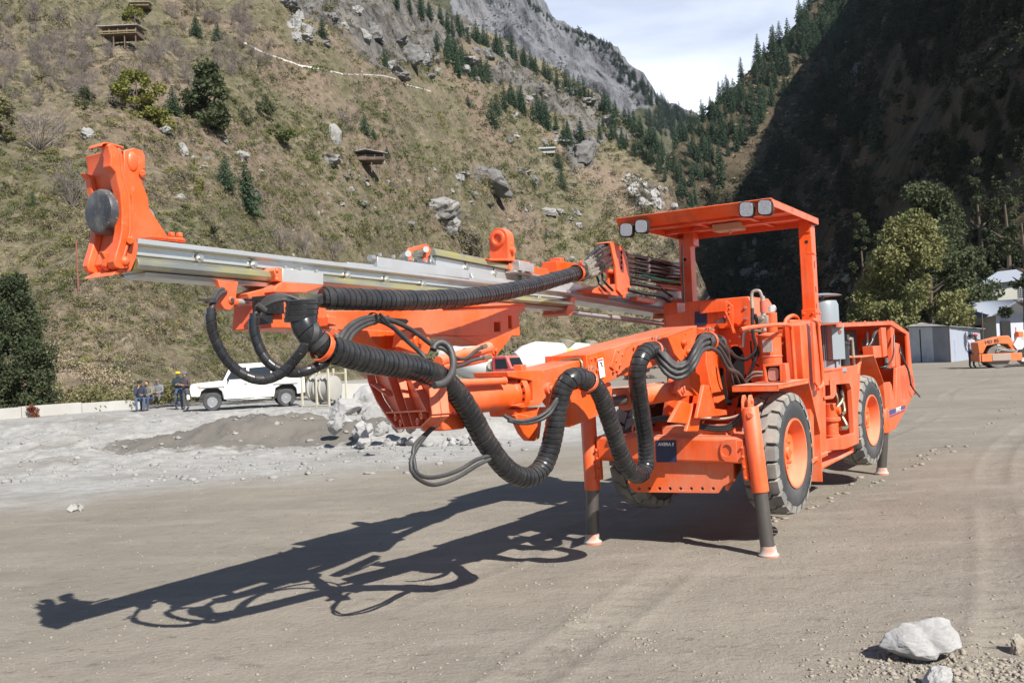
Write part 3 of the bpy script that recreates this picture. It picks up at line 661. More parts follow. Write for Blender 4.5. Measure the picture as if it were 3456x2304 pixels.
for i in range(150):
    x=RS.rand()*640-20;y=25+RS.rand()*225
    if x>330 and y>200 and x<600: continue
    if 235<x<345 and y<130: continue
    if y>90+(640-x)*.4+60: continue
    bare(x,y,26+22*RS.rand(),'grey leafless tree in the thicket of bare trees on the upper left slope','bare trees thicket on the upper left slope')
# undergrowth : tufts and shrubs nobody could count
def scatter(name,n,region,size,mat,seed,which,label,cards_n=22,lf=.33,flat=.75,dens=None,up=.0):
    rs=np.random.RandomState(seed);C=[];S_=[];tries=0
    while len(C)<n and tries<n*5:
        tries+=1;x=region[0]+rs.rand()*(region[2]-region[0]);y=region[1]+rs.rand()*(region[3]-region[1])
        if dens is not None and rs.rand()>dens(x,y): continue
        h=hit(x*X_,y*X_,(which,))
        if h is None: continue
        s=(size[0]+(size[1]-size[0])*rs.rand()**2)*X_*h[0].y/F;C.append(tuple(h[0]+V((0,0,s*flat*.45))));S_.append(s)
    C=np.array(C);S_=np.array(S_);m=len(C);d=rs.normal(size=(m,cards_n,3));d/=np.linalg.norm(d,axis=2)[...,None];d[...,2]=np.abs(d[...,2])-.15
    p=C[:,None,:]+d*S_[:,None,None]*np.array([1,1,flat])*(.35+.65*rs.rand(m,cards_n,1));sz=np.repeat(S_*lf,cards_n)*(.6+.8*rs.rand(m*cards_n))
    v,f=cards(p.reshape(-1,3),sz,rs,asp=.6,dirs=d.reshape(-1,3)*.5+np.array([0,0,up]));me=mesh_np(name,v,f,mat);o=bpy.data.objects.new(name,me);COL.objects.link(o);o['kind']='stuff';tag(o,label,'undergrowth');return o
dn=lambda k,th,sd:(lambda x,y:float(sstep(fbm(np.array([x/k]),np.array([y/k*1.6]),4,sd)[0],th-.06,th+.06)))
allL=(-20,0,1560,860)
scatter('undergrowth',5200,allL,(3.5,11),TAN,301,'L1','dry tan grass tufts all over the left slope',26,.17,.6,dn(90,.42,5),.5)
scatter('undergrowth',4200,allL,(4,15),OLV,302,'L1','olive-green low scrub all over the left slope',38,.155,.6,dn(110,.50,15))
scatter('undergrowth',2600,(-20,150,1500,860),(5,20),MIDG,303,'L1','fresh green low shrubs spread over the left slope',44,.14,.6,dn(120,.54,25))
scatter('undergrowth',2600,allL,(4,16),GRS,304,'L1','grey-brown scrub spread over the left slope',40,.14,.7,dn(100,.5,35))
scatter('undergrowth',900,(-20,250,1500,860),(5,19),YEL,305,'L1','yellow-green bushes spread over the left slope',46,.14,.6,dn(100,.56,45))
scatter('undergrowth',420,allL,(6,16),DKG,309,'L1','dark green shrubs dotted over the left slope',60,.11,.8,dn(80,.5,85))
scatter('undergrowth',600,allL,(6,17),GRS,310,'L1','brown-grey bushes dotted over the left slope',60,.11,.8,dn(80,.48,95))
scatter('undergrowth',3600,(1470,-40,2352,760),(6,22),DKS,306,'L3','scrub all over the shaded mountain side, coloured darker for the shade',30,.22,.9,(lambda f_:(lambda x,y:f_(x,y)*(1. if x>np.interp(y,[-20,80,160,250,360,470,700],[1985,1960,1930,1880,1790,1660,1600]) else .12)))(dn(90,.46,55)))
scatter('undergrowth',1000,(1470,100,2000,640),(3,9),TAN,307,'L3','dry scrub on the sunlit foot of the right-hand mountain',16,.34,.7,dn(70,.45,65),.4)
scatter('undergrowth',700,(1000,0,1620,300),(2,5),CONF,308,'L2','tiny dark growth on the grey mountain',10,.4,.9,dn(60,.5,75))
near_=(60,400,1500,870)
for i_,(m_,l_) in enumerate(((OLV,'large olive bushes on the near part of the left slope'),(GRS,'large grey-brown bushes on the near part of the left slope'),(MIDG,'large green bushes on the near part of the left slope'),(TAN,'tall dry grass clumps on the near part of the left slope'))):
    scatter('undergrowth',(260,300,150,420)[i_],near_,(9,30),m_,331+i_,'L1',l_,150,.075,.85,dn(130,.46,60+i_*9),.2)
# bushes standing at the foot of the slope behind the vehicles
def foot_scatter(name,n,x0,x1,Y0,Y1,size,mat,seed,label,zf=0.):
    rs=np.random.RandomState(seed);C=[];S_=[]
    for i in range(n):
        x=x0+rs.rand()*(x1-x0);Yd=Y0+rs.rand()*(Y1-Y0);X=UV(x*X_,800*X_)[0]*Yd;s=size[0]+(size[1]-size[0])*rs.rand();z=float(gz(X,Yd));hh=drop(X,Yd,'L1')
        if hh is not None: z=max(z,hh.z)
        C.append((X,Yd,z+s*.4));S_.append(s)
    C=np.array(C);S_=np.array(S_);m=len(C);k=170;d=rs.normal(size=(m,k,3));d/=np.linalg.norm(d,axis=2)[...,None];d[...,2]=np.abs(d[...,2])-.2
    p=C[:,None,:]+d*S_[:,None,None]*(.3+.7*rs.rand(m,k,1));v,f=cards(p.reshape(-1,3),np.repeat(S_*.085,k),rs,asp=.55,dirs=d.reshape(-1,3)*.4);me=mesh_np(name,v,f,mat);o=bpy.data.objects.new(name,me);COL.objects.link(o);o['kind']='stuff';tag(o,label,'undergrowth')
foot_scatter('undergrowth',120,60,760,43,50,(.5,1.2),OLV,401,'olive shrubs at the foot of the slope behind the low wall')
foot_scatter('undergrowth',120,60,760,44,56,(.5,1.1),TAN,402,'dry tan shrubs at the foot of the slope behind the low wall')
foot_scatter('undergrowth',90,960,1560,95,150,(1.6,3.6),OLV,403,'pale olive trees and bushes behind the mixer trucks')
foot_scatter('undergrowth',60,960,1560,110,160,(1.8,3.8),GRS,404,'grey-green bushes behind the mixer trucks')
foot_scatter('undergrowth',40,1180,1400,90,120,(1.2,2.4),YEL,405,'yellow bushes behind the mixer trucks')
tree_at(1465,770,80,56,PUR,41,'purple-brown bush seen between the boom and the rear of the feed','bush',n=1500,lf=.05,nc=10,trunk=False,cat='bush',z0=0,p=rt(1465,770,80)+V((0,0,-1)))
# --- rocks
ROCK=paint('pale_rock',(.27,.265,.255),.9,.9,(.13,.125,.12),scale=.55,wear=.8,dustup=-.3)
ROCKD=paint('dark_rock',(.12,.12,.12),.9,.8,(.26,.25,.24),scale=.4,wear=.6,dustup=.3)
ROCKW=paint('white_rock',(.36,.355,.35),.9,.9,(.20,.19,.18),scale=5,wear=.9,dustup=.2)
def rock_me(seed,sub=4,rough=.8,mat=ROCK,cuts=9):
    rs=np.random.RandomState(seed);bm=bmesh.new();bmesh.ops.create_icosphere(bm,subdivisions=sub,radius=1);
    pl=[(V(rs.normal(size=3)).normalized(),.50+.38*rs.rand()) for _ in range(cuts)]
    for v in bm.verts:
        p=v.co
        for n,d in pl:
            k=p.dot(n)-d
            if k>0: p-=n*k*.96
        p*=1+rough*.35*(noise.fractal(p*1.5+V((seed,0,0)),.7,2.2,5))
    me=bpy.data.meshes.new('rock');bm.to_mesh(me);bm.free();me.materials.append(mat);me.polygons.foreach_set('use_smooth',[True]*len(me.polygons));me.set_sharp_from_angle(angle=radians(28));return me
rk=[rock_me(500+i) for i in range(7)];rkd=[rock_me(520+i,mat=ROCKD) for i in range(4)]
def boulder(px,py,w,h,label,group=None,meshes=rk,which=('L1',),p=None,dpt=.7,sink=.25):
    if p is None:
        hh=hit(px*X_,py*X_,which)
        if hh is None:return
        p=hh[0]
    s=p.y/F*X_;o=bpy.data.objects.new('boulder',meshes[RS.randint(len(meshes))]);COL.objects.link(o);o.location=(p.x,p.y,p.z+h*s*(.5-sink));o.scale=(w*s*.5,w*s*.5*dpt,h*s*.56);o.rotation_euler=(RS.normal()*.2,RS.normal()*.2,RS.rand()*6.28 if w<60 else RS.normal()*.3);tag(o,label,'boulder',group);return o
for a in ((1132,436,112,66,'big square dark boulder with pale streaks in the middle of the slope',rkd),(1005,495,100,52,'long pale flat-topped boulder on the middle slope',rk),(1040,500,44,40,'dark square-ended boulder beside the long flat-topped one',rkd),
    (1024,530,68,48,'pale pointed boulder above the grey-green bush behind the feed rail',rk),(1225,425,34,32,'dark wedge-shaped boulder right of the big square one',rkd),(378,305,36,24,'whitish boulder below the large dark oak',rk),(418,355,34,42,'slanting streaked slab on the slope right of the feed head',rk),
    (557,362,36,24,'pair of white rounded rocks between oak and conifers',rk),(758,375,60,34,'pale rock group just left of the wooden hut with veranda',rk),(770,325,36,60,'tall split rock on the slope left of the round conifer',rk),(832,472,34,20,'dark-bottomed boulder in the middle of the left slope',rkd),
    (1262,492,46,22,'flat white slanting boulder on the right part of the slope',rk),(1165,555,26,24,'rounded pale rock left of the canopy lamps',rk),(942,520,30,20,'small dark rock below the long flat-topped boulder',rkd),(205,318,44,28,'grey slab on the slope above the feed head',rk),
    (1340,372,70,70,'large dark crag beside the head of the gully',rkd),(1065,150,80,20,'pale ledge of rock below the clump of conifers',rk),(860,90,60,40,'dark overhanging rock on the pale cliff',rkd),(945,145,60,54,'dark cleft block in the cliff above the white canal',rkd)):
    boulder(a[0],a[1],a[2],a[3],a[4],None,a[5])
crag=[rock_me(560+i,4,1.1,m_,13) for i,m_ in enumerate((ROCKD,ROCK,ROCKD,ROCK))]
for x0,y0,x1,y1,n_,w0,w1 in ((650,10,880,110,16,26,60),(880,60,1120,190,22,24,56),(1160,180,1460,330,26,16,44),(1000,370,1330,540,34,12,34),(740,330,900,480,12,10,26),(380,300,600,460,8,12,28)):
    for i in range(n_):
        boulder(x0+RS.rand()*(x1-x0),y0+RS.rand()*(y1-y0),w0+(w1-w0)*RS.rand()**2,(w0+(w1-w0)*RS.rand()**2)*.75,'grey crag jutting out of the rocky left slope','grey crags jutting out of the slope',crag,sink=.55,dpt=1.)
G5='pale boulders strewn over the slope'
for i in range(92):
    x=420+RS.rand()*1000;y=300+RS.rand()*300 if i<30 else 150+RS.rand()*200
    if i>46: x=860+RS.rand()*560;y=330+RS.rand()*280
    if y>660: continue
    boulder(x,y,5+17*RS.rand()**3,4+10*RS.rand()**3,'one of the many pale boulders strewn over the grassy left slope',G5,rk)
rkw=[rock_me(540+i,mat=ROCKW) for i in range(3)]
for i in range(46):
    t=RS.rand();x=1440+t*90+RS.normal()*14;y=420+t*62+RS.normal()*12
    boulder(x,y,9+14*RS.rand(),8+12*RS.rand(),'white-grey block in the boulder-filled gully above the canopy','blocks in the gully',rkw,('L1','L3'))
for i in range(18):
    x,y=[(1735,600),(1745,640),(1925,640),(1720,650)][RS.randint(4)];boulder(x+RS.normal()*22,y+RS.normal()*22,10+16*RS.rand(),8+12*RS.rand(),'grey block in the shaded scree behind the rig','blocks in the shaded scree',rk,('L3',))
# ================================================================= vehicles, people, buildings, stones
WPAINT=paint('white_vehicle_paint',(.80,.79,.76),.3,.25,(.55,.50,.42),scale=2,dustup=.2)
REDP=paint('dusty_red_paint',(.38,.025,.035),.45,.6,(.45,.33,.28),scale=2)
GLASS=simple('dark_glass',(.02,.025,.03),.08,0,.1,2,0)
CHROME=simple('dull_chrome',(.5,.5,.5),.3,.9,.1,5,0)
DRUMW=paint('dusty_drum',(.60,.60,.58),.6,.7,(.48,.46,.42),scale=1.2)
BEIGE=paint('beige_steel',(.50,.46,.36),.6,.6,(.35,.30,.23),scale=3)
YELW=simple('yellow_sheet',(.80,.55,.03),.6)
CONC=paint('concrete',(.42,.41,.385),.9,.7,(.30,.28,.25),scale=.8,wear=.5)
DARKM=simple('dark_chassis',(.035,.033,.03),.8)
def holder(px,py,Yd,rz): 
    u=UV(px,py)[0];X=u*Yd;return (X,Yd,float(gz(X,Yd))),rz
def prof(mb,pts,y0,y1): mb.prism([V((x,y0,z)) for x,z in pts],(0,y1-y0,0));return mb
def vwheel(parent,x,y,r,w,sd,rimm=CHROME,name='wheel'):
    e=empty(name,(x,y,r),0,parent);q=MB();q.lathe((0,-w/2*sd,0),(0,sd,0),[(0,r*.6),(0,r*.9),(w*.15,r),(w*.85,r),(w,r*.9),(w,r*.62)],24,True);q.build('tyre',TYRE,e,0)
    q=MB();q.lathe((0,-w/2*sd,0),(0,sd,0),[(w*.8,r*.62),(w*.95,r*.6),(w*.7,r*.5),(w*.75,r*.2),(w*.85,0)],20);q.build('rim',rimm,e,0);return e
# ---- white pick-up
loc,rz=holder(838,1370,38.6,pi+radians(19))
car=empty('pickup_truck',(loc[0],loc[1],loc[2]),rz);tag(car,'white double-cab pickup parked beside the standing men, partly behind the hoses','pickup truck')
L=2.3
body=[(2.25,.62),(2.28,.78),(2.25,1.02),(2.10,1.08),(1.05,1.16),(.55,1.74),(.30,1.84),(-.95,1.84),(-1.05,1.80),(-1.12,1.20),(-2.28,1.20),(-2.30,.55),(-1.95,.50),(-1.93,.75),(-1.78,.92),(-1.40,.95),(-1.08,.80),(-1.02,.45),(1.0,.45),(1.05,.78),(1.22,.93),(1.62,.95),(1.85,.82),(1.92,.60)]
q=MB();lowb=[(x,min(z,1.18)) for x,z in body if z<=1.20];prof(q,[(2.25,.62),(2.28,.78),(2.26,1.08),(2.14,1.13),(1.05,1.20),(-2.28,1.22),(-2.30,.55),(-1.95,.50),(-1.93,.75),(-1.78,.92),(-1.40,.95),(-1.08,.80),(-1.02,.45),(1.0,.45),(1.05,.78),(1.22,.93),(1.62,.95),(1.85,.82),(1.92,.60)],-.82,.82);q.build('body',WPAINT,car,.03)
q=MB();rf=[(1.02,1.16),(.70,1.76),(.56,1.86),(-1.0,1.88),(-1.05,1.80),(-1.12,1.18)]
q.prism([V((x,-.78+(z-1.16)*.10,z)) for x,z in rf],(0,.001,0)) if 0 else None
a=[V((x,-.80+(z-1.16)*.12,z)) for x,z in rf];b=[V((x,.80-(z-1.16)*.12,z)) for x,z in rf];n=len(rf);q.add(a+b,[tuple(range(n)),tuple(range(n,2*n))[::-1]]+[(i,(i+1)%n,n+(i+1)%n,n+i) for i in range(n)]);q.build('cabin',WPAINT,car,.03)
for sd in (-1,1):
    for x0,x1,x2,x3,nm in ((.86,.60,.05,.05,'f'),(-.06,-.06,-.88,-.94,'r')):
        q=MB();pts=[(x0,1.24),(x1,1.68),(x2,1.72),(x3,1.24)];q.prism([V((x,sd*(.806-(z-1.16)*.12),z)) for x,z in pts],(0,sd*.006,0));q.build('side_window',GLASS,car,0)
q=MB();q.prism([V((1.02,-.68,1.22)),V((1.02,.68,1.22)),V((.74,.64,1.72)),V((.74,-.64,1.72))],(.012,0,.01));q.build('windscreen',GLASS,car,0)
q=MB();q.box((2.27,0,.86),(.05,1.0,.26));q.build('grille_frame',CHROME,car,.01)
q=MB();[q.box((2.30,y,.86),(.03,.05,.22)) for y in np.linspace(-.42,.42,8)];q.build('grille_bars',DARKM,car,0)
q=MB();[q.box((x,sd*.822,.85),(.012,.01,.66)) for x in (.98,.0,-.98) for sd in (-1,1)];[q.box((x,sd*.828,1.02),(.14,.012,.03)) for x in (.12,-.86) for sd in (-1,1)];q.build('door_seam',DARKM,car)
q=MB();[q.box((1.95,sd*.83,1.0),(.12,.012,.05)) for sd in (-1,1)];q.build('indicator',simple('indicator_orange',(.8,.25,.02),.3),car)
for y in (-.64,.64): q=MB();q.cyl((2.24,y,.88),(2.30,y,.88),.12,n=20);q.build('headlight',LENS,car,.01)
q=MB();q.box((2.36,0,.60),(.12,1.6,.18));q.build('bumper',WPAINT,car,.02)
q=MB();[q.box((x,sd*.83,.96),(1.0,.05,.05)) for x in (1.45,-1.5) for sd in (-1,1)];q.build('arch_trim',simple('grey_trim',(.25,.24,.22),.6),car,.01)
q=MB();q.box((0,-.85,.40),(1.8,.12,.04));q.box((0,.85,.40),(1.8,.12,.04));q.build('side_step',CHROME,car,.01)
q=MB();q.box((.78,-.92,1.28),(.06,.14,.2));q.box((.78,.92,1.28),(.06,.14,.2));q.build('mirror',DARKM,car,.02)
q=MB();q.box((0,0,.45),(4.2,1.2,.16));q.box((0,0,.78),(3.95,1.25,.52));q.build('chassis',DARKM,car)  # upper box is an added dark filler, painting shade into the wheel arches
for x in (1.44,-1.50):
    for sd in (-1,1): vwheel(car,x,sd*.72,.37,.22,sd)
# ---- low concrete wall, white post
def wall(p0,p1,h,w,label,name='concrete_wall'):
    q=MB();a,b=V(p0),V(p1);d=(b-a);n=max(1,int(d.length/2.4));dn=d.normalized();s=dn.cross(V((0,0,1)))
    for i in range(n): 
        u=a+d*i/n;v=a+d*(i+1)/n;hh=h*(1+.06*sin(i*2.1));q.prism([u-s*w/2-V((0,0,.3)),v-dn*.03-s*w/2-V((0,0,.3)),v-dn*.03+s*w/2-V((0,0,.3)),u+s*w/2-V((0,0,.3))],(0,0,hh+.3))
    o=q.build(name,CONC,None,.02);tag(o,label,'wall');return o
wall(tuple(gpt(-160,1428)),tuple(gpt(453,1378)),.46,.35,'long low concrete wall at the left edge, ending where the men sit')
wall((gpt(470,1362)[0],43.0,0),(gpt(620,1360)[0],43.4,0),.40,.35,'short piece of low concrete wall behind the seated men')
wall((UV(1150,1340)[0]*43,43,0),(UV(1330,1340)[0]*44,44,-.1),.75,.3,'concrete wall to the right of the drum frame behind the rock pile')
p=gpt(262,1385);q=MB();q.cyl(p,V(p)+V((.06,0,.72)),.05,n=10);q.cyl(V(p)+V((.06,0,.66)),V(p)+V((.0,0,.80)),.06,n=10);tag(q.build('marker_post',WPAINT,None),'short white post leaning above the low concrete wall','post')
# ---- drum in its steel frame
loc,_=holder(1100,1357,37.2,0);fr=empty('drum_frame',loc,radians(-28));tag(fr,'rusty beige steel frame holding a ribbed drum behind the pickup','drum frame')
q=MB()
for x in (-.75,.0,.62): q.box((x,-.55,.75),(.07,.07,1.5));q.box((x,.55,.75),(.07,.07,1.5))
for z in (.06,1.3): q.box((-.06,-.55,z),(1.45,.06,.06));q.box((-.06,.55,z),(1.45,.06,.06))
q.build('frame',BEIGE,fr,.005)
q=MB();q.lathe((-.62,0,.72),(1,0,0),[(0,.35),(0,.50),(.10,.52),(.12,.58),(.16,.58),(.18,.52),(.40,.52),(.42,.58),(.46,.58),(.48,.52),(.7,.52),(.72,.58),(.76,.58),(.78,.52),(1.1,.50),(1.15,.3)],32);q.build('drum',paint('worn_steel_drum',(.36,.35,.32),.6,.7,(.28,.25,.21),scale=3),fr,.005)
q=MB();q.cyl((-.64,0,.72),(-.60,0,.72),.30,n=24);q.build('drum_opening',BLACK,fr)
# ---- people
SKIN=simple('skin',(.30,.17,.11),.6,0,.1,4,0)
def cloth(n,c): return simple(n,c,.9,0,.3,6,.1)
def person(loc,rz,J,mats,label,cap=None,scale=1.,group=None,extra=None):
    """J: joints; mats: jacket, trousers, shoes"""
    root=empty('person',loc,rz);root.scale=(scale,)*3;tag(root,label,'person',group)
    names=list(J);idx={n:i for i,n in enumerate(names)}
    E=[('pelvis','spine'),('spine','chest'),('chest','neck'),('neck','head'),('head','top')]
    for s in 'LR': E+=[('chest','sh'+s),('sh'+s,'el'+s),('el'+s,'wr'+s),('wr'+s,'ha'+s),('pelvis','hip'+s),('hip'+s,'kn'+s),('kn'+s,'an'+s),('an'+s,'to'+s)]
    me=bpy.data.meshes.new('body');me.from_pydata([J[n][:3] for n in names],[(idx[a],idx[b]) for a,b in E],[]);o=bpy.data.objects.new('body_tmp',me);COL.objects.link(o)
    o.modifiers.new('s','SKIN');rad=dict(pelvis=.14,spine=.135,chest=.15,neck=.058,head=.085,top=.075,sh=.075,el=.048,wr=.036,ha=.036,hip=.095,kn=.062,an=.045,to=.045)
    for n in names:
        r=rad[n] if n in rad else rad[n[:-1]];me.skin_vertices[0].data[idx[n]].radius=(r,r)
    me.skin_vertices[0].data[idx['pelvis']].use_root=True
    sb_=o.modifiers.new('u','SUBSURF');sb_.levels=2;sb_.render_levels=2
    bm2=bpy.data.meshes.new_from_object(o.evaluated_get(bpy.context.evaluated_depsgraph_get()));bpy.data.objects.remove(o);bm2.name='body'
    for m in (mats[0],mats[1],mats[2],SKIN): bm2.materials.append(m)
    def near(p):
        best=(9,0)
        for a,b in E:
            A=V(J[a][:3]);Bb=V(J[b][:3]);d=Bb-A;t=max(0,min(1,(p-A).dot(d)/max(1e-6,d.length_squared)));k=(p-A-d*t).length
            ra=rad[a] if a in rad else rad[a[:-1]];k-=ra*.6
            if k<best[0]:
                m=0
                if b[:2]in('kn','an') : m=1
                if b[:3]=='hip' or (a=='pelvis' and b=='spine' and t<.2): m=1
                if b[:2]=='to': m=2
                if b in('head','top') : m=3
                if b[:2]=='ha': m=3
                best=(k,m)
        return best[1]
    for pl in bm2.polygons: pl.material_index=near(pl.center);pl.use_smooth=True
    ob=bpy.data.objects.new('body',bm2);COL.objects.link(ob);ob.parent=root
    h=V(J['head'][:3]).lerp(V(J['top'][:3]),.4)
    q=MB();f=V(J.get('face',(0,-1,0))[:3]) if 'face' in J else V((0,-1,0));q.sphere(h,.098,14,9,(.88,.98,1.12));q.sphere(h+V((0,-.10,-.01)),.018,6,5);q.build('face',SKIN,root,0)
    q=MB();q.sphere(h+V((0,.025,.03)),.105,14,8,(.9,.95,1.05));q.build('hair',simple('black_hair',(.015,.012,.01),.7),root,0)
    if cap:
        q=MB();q.lathe(h+V((0,0,.045)),(0,0,1),[(0,.118),(.05,.115),(.09,.08),(.105,.0)],18)
        if cap[0]!='beret': q.box(h+V((0,-.13,.05)),(.14,.10,.015))
        q.build(cap[1],cap[2],root,.004)
    if extra: extra(root,J)
    for s in 'LR':  # five fingers on each hand
        q=MB();w=V(J['ha'+s][:3]);d=(w-V(J['wr'+s][:3])).normalized();sx=d.orthogonal().normalized()
        for k in range(4): q.tube([w+sx*(k-1.5)*.018,w+sx*(k-1.5)*.019+d*.04,w+sx*(k-1.5)*.018+d*.07+d.cross(sx)*.02],.008,6,raw=True)
        q.tube([w-d*.02+sx*.03,w+sx*.05+d*.01,w+sx*.05+d*.04],.009,6,raw=True);q.build('fingers',SKIN,root,0)
    return root
def stand(arm='down',lean=0.):
    J=dict(pelvis=(0,0,.92),spine=(0,0,1.10),chest=(0,-.01-lean,1.32),neck=(0,-.02-lean,1.46),head=(0,-.04-lean,1.55),top=(0,-.04-lean,1.66))
    for s,x in (('L',-1),('R',1)):
        J['sh'+s]=(x*.18,-lean,1.38);J['hip'+s]=(x*.095,0,.86);J['kn'+s]=(x*.11,-.02,.48);J['an'+s]=(x*.12,.01,.09);J['to'+s]=(x*.14,-.14,.045)
        if arm=='down': J['el'+s]=(x*.25,.02-lean,1.10);J['wr'+s]=(x*.25,-.06-lean,.86);J['ha'+s]=(x*.24,-.08-lean,.79)
        if arm=='front': J['el'+s]=(x*.25,-.02-lean,1.10);J['wr'+s]=(x*.12,-.22-lean,1.12);J['ha'+s]=(x*.05,-.26-lean,1.15)
    return J
def sit(arms='knees',hz=.44):
    J=dict(pelvis=(0,.02,hz+.10),spine=(0,-.02,hz+.28),chest=(0,-.10,hz+.48),neck=(0,-.15,hz+.61),head=(0,-.18,hz+.69),top=(0,-.19,hz+.80))
    for s,x in (('L',-1),('R',1)):
        J['sh'+s]=(x*.18,-.10,hz+.54);J['hip'+s]=(x*.10,-.02,hz+.06);J['kn'+s]=(x*.16,-.42,hz+.10);J['an'+s]=(x*.14,-.44,.09);J['to'+s]=(x*.15,-.58,.045)
        J['el'+s]=(x*.24,-.22,hz+.30);J['wr'+s]=(x*.12,-.40,hz+.24);J['ha'+s]=(x*.05,-.44,hz+.26)
    if arms=='face': J['elL']=(-.2,-.32,hz+.24);J['wrL']=(-.08,-.30,hz+.5);J['haL']=(-.04,-.28,hz+.60)
    return J
def pl(px,Yd,z=None): u=UV(px,1300)[0];return (u*Yd,Yd,float(gz(u*Yd,Yd)) if z is None else z)
JKT=[cloth('dark_jacket',(.03,.035,.06)),cloth('grey_green_jacket',(.16,.15,.12)),cloth('grey_jacket',(.17,.17,.18)),cloth('navy_jacket',(.015,.03,.04)),cloth('maroon_jacket',(.07,.05,.055))]
TRS=[cloth('blue_jeans',(.06,.09,.15)),cloth('navy_trousers',(.04,.06,.12)),cloth('khaki_trousers',(.12,.115,.10)),cloth('charcoal_trousers',(.07,.07,.075))]
SHO=cloth('brown_shoes',(.05,.035,.025));CAPM=cloth('black_cap',(.02,.02,.02));HELM=simple('yellow_helmet',(.75,.45,.02),.35)
person(pl(472,40.4),.35,sit('face'),(JKT[0],TRS[0],SHO),'seated man in dark jacket and light jeans holding one hand to his face',('cap','cap',CAPM),1.05)
person(pl(502,41.0),-.1,sit(),(JKT[1],TRS[1],SHO),'seated bareheaded man in grey-green jacket between the two other seated men',None,1.03)
person(pl(537,43.2,.30),.0,sit(hz=.20),(JKT[2],TRS[2],SHO),'man in grey jacket and cap crouching on the wall',('cap','cap',cloth('grey_cap',(.14,.13,.12))),1.0)
person(pl(602,40.6),.3,stand('front'),(JKT[3],TRS[0],SHO),'standing man in yellow hard hat and dark jacket beside the pickup nose',('helmet','helmet',HELM),.97)
person(pl(626,39.8),-.4,stand('front'),(JKT[4],TRS[3],SHO),'standing man in maroon-grey jacket and cap next to the yellow hard hat',('cap','cap',cloth('blue_grey_cap',(.12,.13,.16))),.95)
person(pl(3284,46.5),.2,stand(),(cloth('pale_shirt',(.35,.36,.42)),TRS[1],SHO),'man in pale shirt standing left behind the road roller drum',('cap','cap',CAPM),.98)
person(pl(3301,47.2),-.3,stand(),(cloth('dark_coat',(.05,.05,.06)),cloth('grey_trousers',(.2,.24,.22)),SHO),'man in red headgear half hidden behind the road roller',('cap','cap',cloth('red_cap',(.45,.03,.04))),.98)
# ---- concrete mixer trucks behind
def mixer(px,Yd,rz,cabmat,label,z=-.8):
    u=UV(px,1250)[0];m=empty('mixer_truck',(u*Yd,Yd,z),rz);tag(m,label,'mixer truck')
    q=MB();q.box((-.6,0,.85),(7.2,.9,.25));q.build('chassis',DARKM,m,.02)
    q=MB();prof(q,[(3.6,.75),(3.65,1.35),(3.45,1.62),(2.55,1.75),(2.25,2.45),(2.1,2.55),(1.2,2.55),(1.12,2.3),(1.1,.85),(2.4,.8),(2.6,1.1),(3.2,1.1),(3.35,.75)],-1.05,1.05);q.build('cab',cabmat,m,.10,seg=3)
    q=MB();q.prism([V((2.56,-.85,1.82)),V((2.56,.85,1.82)),V((2.34,.80,2.38)),V((2.34,-.80,2.38))],(.03,0,.01));q.build('windscreen',GLASS,m)
    q=MB();[q.prism([V((x,sd*1.06,z)) for x,z in ((2.3,1.7),(2.15,2.35),(1.4,2.35),(1.4,1.7))],(0,sd*.01,0)) for sd in (-1,1)];q.build('side_window',GLASS,m)
    for y in (-.75,.75): q=MB();q.cyl((3.6,y,1.2),(3.68,y,1.2),.12,n=16);q.build('headlight',LENS,m)
    q=MB();q.lathe((.75,0,1.9),(-1,0,.22),[(0,.5),(.15,.85),(.9,1.16),(2.0,1.20),(3.4,.75),(4.0,.55),(4.05,.4)],36);q.build('drum',DRUMW,m,.01)
    q=MB();q.lathe((-3.35,0,2.95),(-.3,0,1),[(0,.25),(.5,.6),(.52,.56),(.05,.2)],16,True);q.box((-3.5,0,1.5),(.3,1.3,1.2));q.box((.95,0,1.4),(.2,1.3,1.1));q.build('hopper',BEIGE,m,.02)
    q=MB();q.cyl((1.0,-.9,1.95),(1.0,.9,1.95),.28,n=22);q.build('water_tank',BEIGE,m,.02)
    for x in (2.9,-1.6,-2.8):
        for sd in (-1,1): vwheel(m,x,sd*.95,.5,.3,sd,BEIGE)
    return m
mixer(1632,62,radians(-24),REDP,'mixer truck with dusty red bonnet cab and pale drum, left one behind the boom')
mixer(1772,66,radians(-158),paint('cream_cab',(.55,.5,.4),.5,.5),'mixer truck with large pale drum pointing right, second one behind the boom')
mixer(1885,76,radians(-150),paint('faded_yellow_cab',(.6,.42,.08),.5,.6),'farthest mixer truck with dusty drum, rightmost behind the boom')
u=UV(1935,1180)[0];q=MB();q.prism([V((-1.3,0,0)),V((1.2,0,0)),V((.7,0,.55)),V((-.6,0,.75))],(0,1.6,0));o=q.build('tarpaulin',YELW,None,.1);o.location=(u*69,69,1.35);tag(o,'bright yellow tarpaulin over load behind the mixer drums','tarpaulin')
